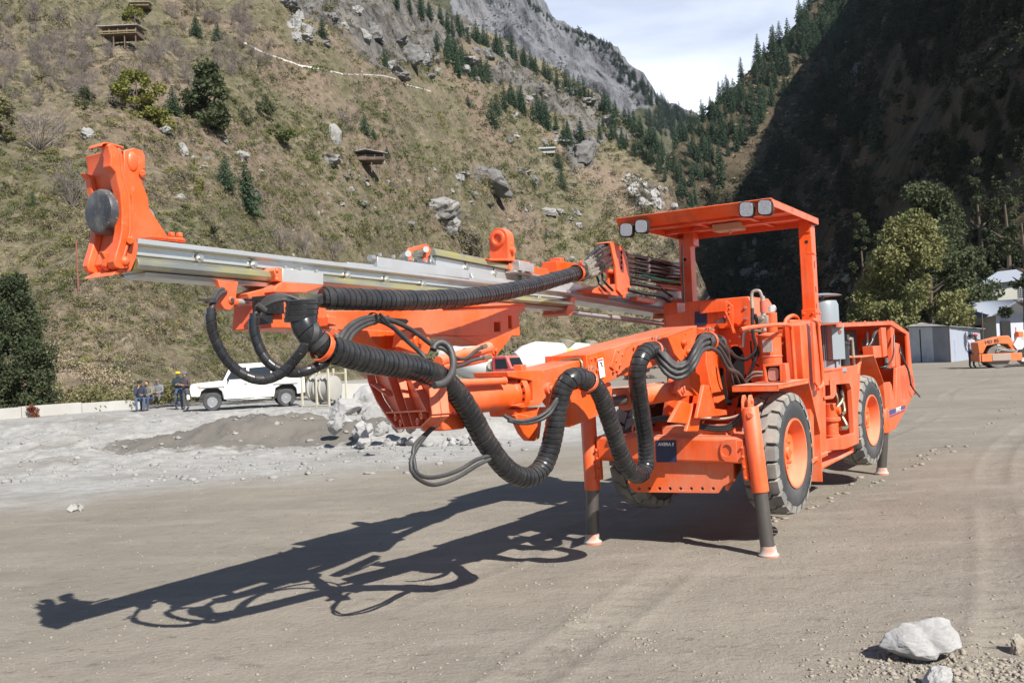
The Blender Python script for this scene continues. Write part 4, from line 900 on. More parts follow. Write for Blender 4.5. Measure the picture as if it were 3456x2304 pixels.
# ---- corrugated sheds and pale houses on the right
def corr(name,col,period=.16):
    m,nt,b=newmat(name);tc=nt.nodes.new('ShaderNodeTexCoord');wv=nt.nodes.new('ShaderNodeTexWave');wv.inputs['Scale'].default_value=.31/period;wv.bands_direction='X';nt.links.new(tc.outputs['Object'],wv.inputs['Vector'])
    n=tex(nt,1.3,6,.7);c=mix(nt,ramp(nt,n.outputs[0],[(.45,(0,0,0)),(.68,(1,1,1))]).outputs[0],col,tuple(x*.55 for x in col));nt.links.new(c,b.inputs['Base Color']);b.inputs['Roughness'].default_value=.55;b.inputs['Metallic'].default_value=.25;bump(nt,b,wv.outputs[0],.6,.03);return m
def corrugated(mb,a,b,z0,z1a,z1b,n=40,amp=.022,th=.0):
    a,b=V(a),V(b);d=b-a;s=V((d.y,-d.x,0)).normalized();vs=[]
    for i in range(n*4+1):
        u=i/(n*4);p=a+d*u+s*amp*sin(i*pi/2);z1=z1a*(1-u)+z1b*u;vs+= [V((p.x,p.y,z0)),V((p.x,p.y,z1))]
    mb.add(vs,[(2*i,2*i+2,2*i+3,2*i+1) for i in range(n*4)])
TIN=paint('old_tin',(.60,.61,.63),.55,.7,(.25,.22,.19),metal=.2,scale=1.0,wear=.6);TIND=paint('dark_tin',(.34,.34,.36),.6,.5,(.22,.18,.15),scale=1.2)
TINW=paint('pale_tin',(.34,.38,.46),.5,.3,(.4,.38,.35),scale=.7,dustup=.2)
PALE=paint('pale_wall',(.40,.40,.36),.85,.6,(.28,.26,.22),scale=.6);WHW=paint('whitewash',(.44,.47,.54),.85,.4,(.4,.38,.34),scale=.7)
def q2(px,py,Yd): r=ray(px,py);return V(C0+r*(Yd/r[1]))
sh=empty('corrugated_shed',tuple(q2(3140,1216,62)*V((1,1,0)).x if 0 else (0,0,0)));tag(sh,'low shed of old corrugated tin sheets with sagging roof, behind the tail of the rig','shed')
A=q2(3073,1216,63);Bq=q2(3207,1214,58.5);Cq=q2(3312,1200,66);zt_s=lambda py,px,Yd:q2(px,py,Yd).z
zA,zB,zC=zt_s(1103,3073,63),zt_s(1102,3207,58.5),zt_s(1112,3312,66)
q=MB();M1=A.lerp(Bq,.62)
corrugated(q,(A.x,A.y,0),(M1.x,M1.y,0),-.1,zA,zA*.38+zB*.62,10,.05);q.build('wall',TIN,sh,flat=True)
q=MB();corrugated(q,(M1.x,M1.y,0),(Bq.x,Bq.y,0),-.1,zA*.38+zB*.62,zB,8,.07);q.build('wall',TIND,sh,flat=True)
q=MB();corrugated(q,(Bq.x,Bq.y,0),(Cq.x,Cq.y,0),-.1,zB,zC,6,.01);q.build('wall',TINW,sh,flat=True)
q=MB();back=V((A.x+2,A.y+9,0));q.prism([V((A.x-.3,A.y-.3,zA+.02)),V((Bq.x-.1,Bq.y-.4,zB+.02)),V((Cq.x+.4,Cq.y,zC+.02)),V((A.x+4,A.y+7,zA+.35))],(0,0,.04));q.build('roof',TIND,sh,.0)
q=MB();[q.box((A.x+(Bq.x-A.x)*k,A.y+(Bq.y-A.y)*k-.05,1.1),(.06,.06,2.2)) for k in (0,.28,.62,1)];q.build('post',BARK,sh)
hs2=empty('house',(0,0,0));tag(hs2,'pale low house with white gabled tin roof and dark doorway behind the road roller','house')
y2=74;a=q2(3258,1128,y2+5);b=q2(3364,1125,y2);c=q2(3425,1122,y2-1);d=q2(3520,1120,y2+1)
q=MB();zE=q2(3364,1060,y2).z;zE2=q2(3250,1074,y2+5).z;zR=q2(3426,1018,y2).z
q.add([V((a.x,a.y,-.2)),V((b.x,b.y,-.2)),V((b.x,b.y,zE)),V((a.x,a.y,zE2))],[(0,1,2,3)]);q.build('side_wall',PALE,hs2)
q=MB();q.prism([V((b.x,b.y,-.2)),V((d.x,d.y,-.2)),V((d.x,d.y,zE)),V((c.x+.3,c.y,zR)),V((b.x,b.y,zE))],(.3,.3,0),holes=[[V((b.x+.35,b.y+.0,-.1)),V((b.x+1.1,b.y-.0,-.1)),V((b.x+1.1,b.y-.0,q2(3376,1084,y2).z)),V((b.x+.35,b.y,q2(3376,1084,y2).z))]] if 0 else ());q.build('gable_wall',WHW,hs2)
q=MB();zd=q2(3376,1084,y2).z;q.box((b.x+.75,b.y-.03,zd/2),(.75,.06,zd));q.build('doorway',BLACK,hs2)
q=MB();zc=q2(3380,1070,y2).z;q.box((b.x+.55,b.y-.04,zc),(.26,.02,.07));q.box((b.x+.55,b.y-.045,zc),(.07,.02,.26));q.build('red_cross',simple('faded_red',(.30,.03,.06),.7),hs2)
q=MB();q.prism([V((a.x-.6,a.y,zE2-.1)),V((b.x-.5,b.y-.6,zE-.15)),V((c.x+.3,c.y-.7,zR+.1)),V((c.x-1.8,c.y+7,zR+.3))],(0,0,.05));q.prism([V((c.x+.3,c.y-.7,zR+.1)),V((d.x+.6,d.y-.6,zE-.1)),V((d.x,d.y+7,zE)),V((c.x-1.8,c.y+7,zR+.3))],(0,0,.05));q.build('roof',TINW,hs2)
q=MB();w0=q2(3288,1103,y2+3);q.box((w0.x,w0.y-.6,w0.z),(.35,.3,.25));q.build('window',BLACK,hs2)
hs1=empty('house',(0,0,0));tag(hs1,'tall pale house with white tin roof, behind and above the low gabled house','house')
y1=84;a=q2(3309,1120,y1);d=q2(3560,1110,y1);zt1=q2(3309,962,y1).z;zt2=q2(3456,942,y1).z
q=MB();q.prism([V((a.x,a.y,-.2)),V((d.x,d.y,-.2)),V((d.x,d.y,zt2+.2)),V((a.x,a.y,zt1))],(0,.4,0));q.add([V((a.x,a.y,-.2)),V((a.x-.3,a.y+6,-.2)),V((a.x-.3,a.y+6,zt1)),V((a.x,a.y,zt1))],[(0,1,2,3)]);q.build('wall',PALE,hs1)
r1=q2(3368,918,y1+4);r2=q2(3560,895,y1+4);q=MB();q.prism([V((a.x-.4,a.y-.6,zt1-.05)),V((d.x,d.y-.6,zt2+.15)),r2,r1],(0,0,.05));q.prism([r1,r2,V((d.x,d.y+9,zt2)),V((a.x,a.y+9,zt1))],(0,0,.05));q.build('roof',TINW,hs1)
q=MB();w0=q2(3446,988,y1);[q.box((w0.x-.3+.16*i,w0.y-.03,w0.z),(.02,.03,.9)) for i in range(6)];[q.box((w0.x+.1,w0.y-.03,w0.z-.45+.18*i),(.85,.03,.02)) for i in range(6)];q.build('window_grille',WHW,hs1)
q=MB();q.box((w0.x+.1,w0.y-.01,w0.z),(.85,.02,.9));q.build('window',BLACK,hs1)
q=MB();q.cyl((q2(3316,1120,58).x,58,0),q2(3314,1052,58),.03);q.cyl(q2(3314,1085,58),q2(3330,1095,58),.012);tag(q.build('stick_pole',BARK,None),'thin wooden pole standing between the shed and the road roller','pole')
# ---- road roller
loc,_=holder(3358,1238,45.2,0);ro=empty('road_roller',(loc[0],loc[1],loc[2]),radians(-12));ro.scale=(.9,.9,.9);tag(ro,'orange road roller with big steel drum near the right edge','road roller')
ORR=paint('roller_orange',(.78,.16,.03),.45,.55,(.5,.35,.25),scale=1.5)
q=MB();q.lathe((0,-.75,.60),(0,1,0),[(0,.50),(0,.60),(.03,.605),(1.47,.605),(1.5,.60),(1.5,.50),(1.40,.52),(1.40,.0)],44);q.cyl((0,-.60,.60),(0,-.58,.60),.55,n=36);q.build('drum',paint('drum_steel',(.20,.18,.16),.5,.6,(.35,.31,.27),metal=.5),ro,.004)
q=MB();q.box((.12,-.84,.56),(2.0,.12,.42));q.box((-.92,0,.56),(.14,1.7,.42));q.box((.12,.84,.56),(2.0,.12,.42));q.build('drum_frame',ORR,ro,.02)
q=MB();q.box((.1,-.91,.56),(.9,.02,.34));q.build('bearing_plate',paint('worn_plate',(.35,.30,.26),.6,.6),ro,.005)
q=MB();q.prism([V((x,-.7,z)) for x,z in ((-.95,.80),(-1.0,1.40),(.15,1.68),(.55,1.72),(.72,1.5),(.9,1.0),(.75,.85),(.5,1.25),(0,1.3),(-.55,1.22),(-.75,.8))],(0,1.4,0));q.build('hood',ORR,ro,.03)
t=MB();t.text('HD 85',.26,(-.28,-.708,1.42),(1,0,.12),(-.12,0,1),.004,.008);t.build('lettering',DARKM,ro)
q=MB();q.tube([V((-.1,-.80,.85)),V((.0,-.82,1.05)),V((.3,-.82,.98)),V((.6,-.84,.95)),V((.95,-.8,.85))],.025,8);q.tube([V((-.05,-.84,.85)),V((.1,-.84,.95)),V((.4,-.85,.9)),V((.9,-.84,.8))],.025,8);q.build('hose',simple('grey_hose',(.35,.33,.3),.6),ro)
q=MB();q.box((1.55,0,.75),(1.2,1.1,.5));q.box((2.6,0,1.15),(1.5,1.4,.9));q.build('rear_body',DARKM,ro,.05)
q=MB();q.prism([V((x,-.75,z)) for x,z in ((.75,1.2),(1.0,1.6),(1.4,1.25),(1.2,.95),(.95,.9))],(0,.3,0));q.build('step_guard',WPAINT,ro,.02)
for y in (-.8,.8): vwheel(ro,2.6,y,.62,.42,1 if y>0 else -1,ORR)
q=MB();q.box((1.3,0,1.75),(.25,.6,.3));q.cyl((1.15,0,1.9),(1.15,0,2.15),.03);q.build('controls',ORR,ro,.02)
# white tractor nose at the right edge
loc,_=holder(3470,1225,47.5,0);tr=empty('tractor',(loc[0]+.2,loc[1],loc[2]),radians(-30));tag(tr,'white machine nose with dark grille cut by the right edge beside the road roller','tractor')
q=MB();q.box((0,0,1.35),(1.4,1.0,.85));q.build('bonnet',WPAINT,tr,.12,seg=3);q=MB();q.box((-.72,0,1.32),(.03,.72,.62));q.build('grille',DARKM,tr,.02);q=MB();q.box((.4,0,.75),(2.4,.7,.35));q.cyl((-.5,-.6,.45),(-.5,.6,.45),.05);q.build('chassis',DARKM,tr,.03)
for sd in (-1,1): vwheel(tr,-.3,sd*.65,.42,.25,sd,WPAINT)
# ---- buildings and walls on the slopes
WOOD=simple('weathered_wood',(.14,.10,.075),.9,0,.35,4);RTIN=paint('rusty_tin',(.42,.38,.36),.6,.7,(.28,.20,.16),scale=1)
def hut(px,py,wpx,hpx,label,stilts=True,rz=0.,style=0):
    p=hit(px*X_,py*X_,('L1',))[0];s=p.y/F*X_;w=wpx*s;h=hpx*s;r=empty('hut',(p.x,p.y-.1*w,p.z-h*.1),rz);tag(r,label,'hut');d=w*.5
    z0=h*.35 if stilts else 0
    q=MB();q.box((0,0,z0+h*.25),(w*.96,d,h*.40));q.build('wall',WOOD,r)
    q=MB();q.box((0,-d*.62,z0+h*.08),(w,d*.25,h*.04));q.box((0,-d*.72,z0+h*.20),(w,d*.03,h*.08));[q.box((w*(-.48+.24*i),-d*.7,z0+h*.22),(w*.02,w*.02,h*.36)) for i in range(5)];q.build('veranda',simple('plank_gold',(.20,.15,.09),.9) if style==0 else WOOD,r)
    q=MB();[q.box((w*(-.45+.3*i),-d*.6,z0*.3),(w*.025,w*.025,h*1.0)) for i in range(4)];q.build('stilt',WOOD,r) if stilts else None
    q=MB();zr=z0+h*.46
    if style==0: q.prism([V((-w*.56,-d*.85,zr)),V((w*.56,-d*.85,zr)),V((w*.56,d*.7,zr+h*.18)),V((-w*.56,d*.7,zr+h*.18))],(0,0,h*.03))
    else:
        q.prism([V((-w*.58,-d*.8,zr)),V((0,-d*.8,zr+h*.28)),V((0,d*.7,zr+h*.28)),V((-w*.58,d*.7,zr))],(0,0,h*.03));q.prism([V((w*.58,-d*.8,zr)),V((0,-d*.8,zr+h*.28)),V((0,d*.7,zr+h*.28)),V((w*.58,d*.7,zr))],(0,0,h*.03))
    q.build('roof',RTIN if style==0 else TIND,r)
    q=MB();[q.box((w*x,-d*.505,z0+h*.26),(w*.12,d*.03,h*.2)) for x in (-.28,.05,.3)];q.build('window',BLACK,r)
    return r
hut(288,104,84,42,'wooden hut on stilts with pale tin roof, high on the upper left slope');hut(326,20,42,18,'small hut at the very top edge of the left slope',False,.1)
hut(842,386,86,34,'wooden hut with dark gabled roof and veranda in the middle of the left slope',True,.15,1)
p=hit(1255*X_,354*X_,('L1',))[0];s=p.y/F*X_;q=MB();q.box((0,0,5*s),(38*s,20*s,10*s));o=q.build('stone_house',PALE,None);o.location=p;tag(o,'small flat white-roofed building far up the slope','house');q=MB();q.box((0,-2*s,11*s),(42*s,26*s,3*s));q.build('roof',WHW,o)
p=hit(1330*X_,523*X_,('L1',))[0];s=p.y/F*X_;q=MB();q.box((0,0,5*s),(14*s,10*s,12*s));q.box((-12*s,0,3*s),(10*s,10*s,8*s));o=q.build('ruin',WHW,None);o.location=p;tag(o,'tiny white block ruin on the slope left of the canopy','ruin')
p=hit(2172*X_,376*X_,('L3',))[0];s=p.y/F*X_;q=MB();q.box((0,0,5*s),(20*s,10*s,9*s));o=q.build('white_hut',WHW,None);o.location=p;tag(o,'small white hut alone in the mountain shadow','hut');q=MB();q.prism([V((-12*s,-6*s,9*s)),V((12*s,-6*s,11*s)),V((12*s,6*s,11*s)),V((-12*s,6*s,9*s))],(0,0,1.2*s));q.build('roof',TINW,o)
def slope_wall(pts,h,label):
    P=[];
    for a,b in zip(pts,pts[1:]):
        for k in range(6):
            hh=hit((a[0]+(b[0]-a[0])*k/6)*X_,(a[1]+(b[1]-a[1])*k/6)*X_,('L1',));P.append(hh[0]) if hh else None
    q=MB();vs=[];s=P[0].y/F*X_
    for p in P: vs+=[p+V((0,-.3*s,-4*s)),p+V((0,-.3*s,h*s)),p+V((0,2*s,h*s)),p+V((0,2*s,-4*s))]
    n=len(P);fx=[]
    for i in range(n-1):
        for k in range(4): fx.append((4*i+k,4*i+(k+1)%4,4*i+4+(k+1)%4,4*i+4+k))
    q.add(vs,fx);tag(q.build('canal_wall',simple('white_concrete',(.62,.61,.58),.8,0,.15,1),None),label,'wall')
slope_wall(((558,98),(600,120),(650,138),(690,152),(740,160),(790,172),(850,173),(880,175),(915,184)),3,'long white canal wall crossing the upper left slope');slope_wall(((935,196),(965,204),(995,212)),2,'short white piece of canal wall right of the long one')
h=hit(180*X_,668*X_,('L1',));p=h[0] if h else V((UV(264,1000)[0]*46,46,0));s=p.y/F*X_;q=MB();q.cyl(p,p+V((-.02,0,118*s)),.05,n=8);tag(q.build('pole',simple('rusty_red',(.22,.07,.05),.8),None),'thin rusty red pole on the slope left of the feed head','pole')
# ---- stones in the yard
CLOD=paint('dirt_clod',(.26,.225,.18),.95,.5,(.36,.33,.28),scale=9)
def stone(px,py,wpx,hpx,label,seed,mat=ROCKW,dpt=.7,rz=.3,tilt=0.,sub=5,cat='rock'):
    p=gpt(px,py);s=p[1]/F;me=rock_me(seed,sub,.55,mat,11);o=bpy.data.objects.new('rock',me);COL.objects.link(o);o.location=(p[0],p[1]+wpx*s*dpt*.35,p[2]+hpx*s*.36);o.scale=(wpx*s*.56,wpx*s*.5*dpt,hpx*s*.66);o.rotation_euler=(0,tilt,rz);tag(o,label,cat);return o
# big foreground rock: hand shaped
p=gpt(3135,2246);s=p[1]/F
bm=bmesh.new();bmesh.ops.create_icosphere(bm,subdivisions=6,radius=1)
def fb(x,z,y): return V((x,y,z))
pts=[fb(-1.0,-.12,0),fb(-.75,.35,.1),fb(-.35,.80,.1),fb(-.05,.66,.1),fb(.22,.60,.05),fb(.55,.98,.05),(fb(.78,.80,.1)),fb(1.0,.25,.1),fb(.92,0,.0),fb(.55,-.62,0),fb(-.15,-.80,.0),fb(-.62,-.42,0),fb(.18,-.50,-.62),fb(.42,-.2,-.72),fb(.60,.45,-.55),fb(-.3,-.3,-.6),fb(-.5,.2,-.45),fb(-.1,.35,-.5),fb(.85,-.1,-.45),fb(0,.2,.9),fb(.5,.3,.9),fb(-.5,0,.8),fb(.2,-.8,.5)]
bmh=bmesh.new();[bmh.verts.new(v) for v in pts];bmesh.ops.convex_hull(bmh,input=bmh.verts);bmh.faces.ensure_lookup_table();tree=BVHTree.FromBMesh(bmh)
for v in bm.verts:
    d=v.co.normalized();h_=tree.ray_cast(V((0.05,0,.0)),d);
    if h_[0] is not None: v.co=h_[0]
for _ in range(2): bmesh.ops.smooth_vert(bm,verts=bm.verts,factor=.35,use_axis_x=True,use_axis_y=True,use_axis_z=True)
for v in bm.verts:
    c=v.co;g=.10*exp(-((c.x-.18+.35*(c.z-.1))**2)/.03)*(1 if c.y<.2 else 0);v.co=c*(1-g*1.4+.05*noise.fractal(c*2.6,.8,2.2,5)+.012*noise.fractal(c*14,.8,2.2,3))
me=bpy.data.meshes.new('rock');bm.to_mesh(me);me.materials.append(ROCKW);me.polygons.foreach_set('use_smooth',[True]*len(me.polygons));o=bpy.data.objects.new('rock',me);COL.objects.link(o)
o.scale=(142*s,120*s,82*s);o.location=(p[0],p[1]+.10,p[2]+60*s);tag(o,'large pale granite rock lying on the dirt in the lower right corner','rock')
stone(3175,2325,110,84,'smaller pale rock cut by the bottom edge below the large granite rock',602,sub=5)
stone(3445,2205,70,60,'dark clod of dirt cut by the right edge beside the large granite rock',603,CLOD)
stone(2800,1932,44,20,'flat little dirt clod right of the right front jack',604,CLOD,sub=3) if 0 else None
for i,(x,y,w,h_,l) in enumerate(((1160,1402,78,50,'white block on the left flank of the rock heap'),(1172,1480,84,62,'large white rock at the lower left of the rock heap'),(1218,1492,64,42,'rounded white rock at the front of the heap, beside the large one'),(1240,1372,80,56,'long pale slab on top of the rock heap'),(1288,1392,46,40,'pale rock high in the rock heap under the boom cradle'),
     (1310,1470,60,46,'grey rock at the front foot of the heap under the boom cradle'),(1355,1458,56,40,'pale rock right in front of the rock heap'),(1260,1440,60,52,'grey angular rock in the middle of the heap'),(1400,1440,70,50,'grey rock at the right end of the heap'),(1340,1425,60,44,'grey block behind the front rocks of the heap'),(1420,1478,60,36,'flat grey rock at the lower right of the heap'))):
    stone(x,y+6,w*1.4,h_*1.4,l,620+i,ROCKW if 'white' in l or 'pale' in l else ROCK,sub=4,rz=i*1.3)
smr=[rock_me(640+i,3,.7,m_,8) for i,m_ in enumerate((ROCKW,ROCK,ROCKW,ROCK,ROCK))]
for i in range(115):
    t=RS.rand();x=1130+RS.rand()*500;y=1505-RS.rand()**1.3*115;w=(24+44*RS.rand());p=gpt(x,y);s=p[1]/F;o=bpy.data.objects.new('rock',smr[RS.randint(5)]);COL.objects.link(o);o.location=(p[0],p[1],p[2]+w*s*.16);o.scale=(w*s*.5,w*s*.4,w*s*.36);o.rotation_euler=(RS.rand(),RS.rand(),RS.rand()*6);tag(o,'one of the broken grey rocks heaped up behind the boom','rock','broken rocks in the heap')
GRV=paint('grey_gravel',(.28,.275,.26),.95,.6,(.22,.21,.195),scale=3);ROCKG=paint('pale_gravel',(.33,.325,.31),.9,.5,(.27,.26,.24),scale=3)
def stones(name,n,region,size,mat,seed,label,flat=.6,pw=2.5,cond=None):
    rs=np.random.RandomState(seed);bm=bmesh.new();bmesh.ops.create_icosphere(bm,subdivisions=1,radius=1);bv=np.array([v.co[:] for v in bm.verts]);bf=np.array([[v.index for v in f.verts] for f in bm.faces]);bm.free();Vs=[];Fs=[];k=0
    for i in range(n):
        px=region[0]+rs.rand()*(region[2]-region[0]);py=region[1]+rs.rand()*(region[3]-region[1])
        p=G(px,py);z=float(gz(p[0],p[1]));
        if cond is not None and not cond(p[0],p[1],rs): continue
        s=size[0]+(size[1]-size[0])*rs.rand()**pw;a=rs.rand()*6.28;R=np.array([[cos(a),-sin(a),0],[sin(a),cos(a),0],[0,0,1]])
        v=bv*(.55+.75*rs.rand(len(bv),1))*np.array([1,.55+.4*rs.rand(),flat*(.5+.6*rs.rand())])*s;Vs.append(v@R.T+np.array([p[0],p[1],z+s*.12]));Fs.append(bf+k);k+=len(bv)
    o=bpy.data.objects.new(name,mesh_np(name,np.concatenate(Vs),np.concatenate(Fs),mat));COL.objects.link(o);tag(o,label,'gravel',None,'stuff')
left=lambda x,y,rs:x<3.5+rs.rand()*2 and y-.55*x>13.5+rs.rand()*3
stones('gravel',4200,(-60,1380,1800,1640),(.008,.10),GRV,701,'grey rubble and gravel over the bank on the left',.6,9,left)
stones('gravel',900,(-60,1380,1700,1640),(.008,.07),ROCKG,702,'pale stones over the bank on the left',.6,8,left)
stones('gravel',2600,(0,1560,3456,2304),(.004,.016),CLOD,703,'crumbs of dirt over the yard',.5,3)
stones('gravel',700,(0,1500,3456,2304),(.003,.009),ROCKG,704,'pale grit over the yard',.5,3)
rk0=gpt(3180,2270);nearrock=lambda x,y,rs:rs.rand()<exp(-((x-rk0[0])/.42)**2-((y-rk0[1])/.30)**2)+.04
stones('gravel',2600,(2700,2080,3456,2304),(.003,.022),CLOD,705,'dirt clods round the large granite rock',.7,2,nearrock)
stones('gravel',260,(2920,2120,3456,2304),(.003,.013),ROCKG,706,'pale chips round the large granite rock',.6,2,nearrock)
stones('gravel',420,(1900,2000,2260,2200),(.004,.016),CLOD,707,'line of dirt crumbs in the wheel track in the near middle',.6,2,lambda x,y,rs:abs((x-.55)-(5.0-y)*.35-.12*sin(y*9))<.10 or abs((x-.25)-(5.0-y)*.35)<.05)
stones('gravel',1500,(2600,1330,3456,1900),(.01,.05),CLOD,708,'clods along the wheel tracks to the right of the rig',.5,2.5,lambda x,y,rs:abs(sin((x*.82-y*.57)*1.15+.5*sin(y*.3)))<.22)
q=MB();p=V(gpt(255,1722));rs_=np.random.RandomState(4)
for i in range(14):
    c=p+V((rs_.normal()*.05,rs_.normal()*.04,.02+.02*rs_.rand()));n=V(rs_.normal(size=3)).normalized();a_=n.orthogonal().normalized();b_=n.cross(a_);q.add([c-a_*.04-b_*.02,c+a_*.04-b_*.03,c+a_*.03+b_*.03+n*.01,c-a_*.03+b_*.025],[(0,1,2,3)])
tag(q.build('plastic_scrap',ROCKG,None),'crumpled white scrap lying on the dirt at the left','litter')
# ================================================================= the drill rig (machine frame: s forward, t to its left side, z up)
rig=empty('drill_rig',tuple(M0),atan2(fs[1],fs[0]))
tag(rig,'orange tunnel drilling rig raised on jacks, long silver feed rail and black hoses','drill rig')
def part(name,mb,mat,bev=.004,parent=None,**k): return mb.build(name,mat,parent or rig,bev,**k)
def bolts(mb,pts,axis,r=.012,h=.014):
    ax=V(axis).normalized()
    for p in pts: mb.cyl(V(p),V(p)+ax*h,r,r*.92,6)
# ---- wheels
R_=.50;ZW=.712
RIMO=paint('dusty_rim_orange',(.84,.15,.04),.45,.6,(.66,.34,.24),wear=.3,scale=3,grime=.2)
def wheel(s,touter,steer,side):
    w=empty('wheel',(s,touter-.14*side,ZW),steer,rig)    # local y = axle, outer face at y=.14*side
    a=V((0,1,0))
    t=MB()
    prof=[(-.13,.27),(-.145,.30),(-.15,.36),(-.145,.42),(-.125,.455),(-.06,.468),(.06,.468),(.125,.455),(.145,.42),(.15,.36),(.145,.30),(.13,.27)]
    t.lathe((0,0,0),a,prof,48,True)
    t.mi=1;N=22
    for k in range(N):
        for sd in (-1,1):
            th=2*pi*(k+(.25 if sd>0 else -.25))/N
            # chevron block: 3 columns of points across
            cols=[(0.006,-.30),(.055,-.16),(.075,.10),(.138,.10)] 
            top=[];bot=[]
            wd=2*pi/N*.40
            def pt(y,off,r): 
                an=th+off*2*pi/N;return V((cos(an)*r,sd*y,sin(an)*r))
            vs=[]
            for (y,off) in cols:
                rr=.505 if y<.12 else .488
                for e in (-1,1):
                    vs.append(pt(y,off+e*.40,rr));
            for (y,off) in cols:
                rr=.462 if y<.12 else .435
                for e in (-1,1): vs.append(pt(y*(1 if y<.12 else 1.04),off+e*.44,rr))
            fx=[]
            n=len(cols)
            for j in range(n-1):
                a0=2*j;fx.append((a0,a0+1,a0+3,a0+2));b0=8+2*j
                fx.append((a0,a0+2,b0+2,b0));fx.append((a0+1,b0+1,b0+3,a0+3))
            fx.append((0,8,9,1));fx.append((6,7,15,14))
            # shoulder lug running down the side wall
            vs+= [pt(.150,.10-.30,.43),pt(.150,.10+.30,.43)]
            fx.append((6,7,17,16))
            t.add(vs,fx)
    t.build('tyre',[TYRE,TREAD],w,0,ang=30)
    r=MB();sd=side
    pr=[(-.135,.275),(-.135,.255),(-.06,.24),(.04,.24),(.125,.262),(.138,.285),(.150,.285),(.150,.270),(.120,.255),(.05,.235),(.035,.20),(.045,.13),(.05,.0)]
    r.lathe((0,0,0),V((0,sd,0)),pr,40)
    r.build('rim',RIMO,w,0,ang=40)
    h=MB();h.cyl((0,sd*.045,0),(0,sd*.075,0),.085,.08,24)
    h.cyl((0,sd*.07,0),(0,sd*.095,0),.05,.046,20)
    h.build('hub',ORD,w,.004)
    for k in range(8):
        an=2*pi*k/8
        n=MB();n.cyl((cos(an)*.115,sd*.04,sin(an)*.115),(cos(an)*.115,sd*.078,sin(an)*.115),.017,.016,6)
        n.build('wheel_nut',ORD,w,0)
    return w
wheel(0,0.0,radians(-3),1);wheel(-3.26,0.0,radians(-5),1)
wheel(0,-1.44,radians(-3),-1);wheel(-3.26,-1.44,radians(-5),-1)
ax=MB();ax.cyl((0,-1.3,ZW),(0,-.14,ZW),.09);ax.box((0,-.72,ZW),(.34,.36,.34));part('front_axle',ax,ORD,.01)
ax=MB();ax.cyl((-3.26,-1.3,ZW),(-3.26,-.14,ZW),.09);ax.box((-3.26,-.72,ZW),(.34,.36,.34));part('rear_axle',ax,ORD,.01)
# ---- jacks
def jack(top,mid,foot,r1,r2,cap=True):
    j=empty('jack',tuple(foot),0,rig);o=V(foot);top,mid=V(top)-o,V(mid)-o;f=V((0,0,0));d=(top-mid).normalized()
    q=MB();q.lathe(mid,d,[(0,r1*.94),(.004,r1*1.01),(.10,r1*1.01),(.105,r1),((top-mid).length-.01,r1),((top-mid).length,r1*.9)],28)
    q.build('cylinder',OR,j,.003)
    q=MB();q.cyl(mid+d*.02,f+d*.05,r2,n=26);q.build('piston',STEEL,j)
    q=MB();q.lathe((0,0,-.005),(0,0,1),[(0,r2*1.42),(.02,r2*1.45),(.035,r2*1.22),(.06,r2*1.12),(.085,r2*1.05)],24);q.build('foot',paint('muddy_foot',(.62,.16,.07),.85,1.9,(.40,.375,.34),scale=9,dustup=1.6),j)
    return j,top,mid,d,o
sj=.66
jt=S(2530,1372,sj);jm=S(2566,1660,sj);jf=S(2594,1868,sj);jf.z=0.
J1=jack(jt,jm,jf,.066,.054)
q=MB() # clevis and pin on top of the right jack, boxed cleat beside it
d=J1[3];top=J1[1]
q.prism([top+V((.035*a,.0,z)) for a,z in ((-1.5,-.03),(1.5,-.03),(1.4,.05),(.6,.09),(-.6,.09),(-1.4,.05))],(0,.018,0))
q.prism([top+V((.035*a,-.05,z)) for a,z in ((-1.5,-.03),(1.5,-.03),(1.4,.05),(.6,.09),(-.6,.09),(-1.4,.05))],(0,.018,0))
q.cyl(top+V((0,-.06,.045)),top+V((0,.03,.045)),.016)
q.cyl(top+V((.03,.02,-.06)),top+V((.075,.02,-.06)),.024)
q.build('clevis',ORD,J1[0],.003)
jt2=S(1984,1395,sj);jm2=S(2000,1652,sj);jf2=S(2001,1836,sj);jf2.z=0
J2=jack(jt2,jm2,jf2,.066,.054)
for J,sg in ((J1,-1),(J2,1)):
    o=J[4];q=MB();a=J[1].lerp(J[2],.45);b=J[1].lerp(J[2],.86)
    w=V((0,sg*.10,0));n=V((.02,0,0))
    q.prism([a+w*.6+n*2,a+w*1.05+n*2,b+w*1.05+n*2,b+w*.6+n*2],(-.05,0,0))
    bolts(q,[a.lerp(b,k)+w*.85+n*2.2 for k in (.06,.32,.62,.93)],(1,0,0),.012,.02)
    q.build('mounting_plate',OR,J[0],.004)
# rear jacks
for px,tp,ft_ in ((1,(2983,1460),(2976,1592)),):
    ss=-4.05;a=S(*tp,ss);b=S(*ft_,ss);b.z=0.;
    jack(a+V((0,0,.3)),a,b,.07,.055)
jack(V((-4.05,-1.44,1.0)),V((-4.05,-1.44,.62)),V((-4.05,-1.44,0)),.07,.055)
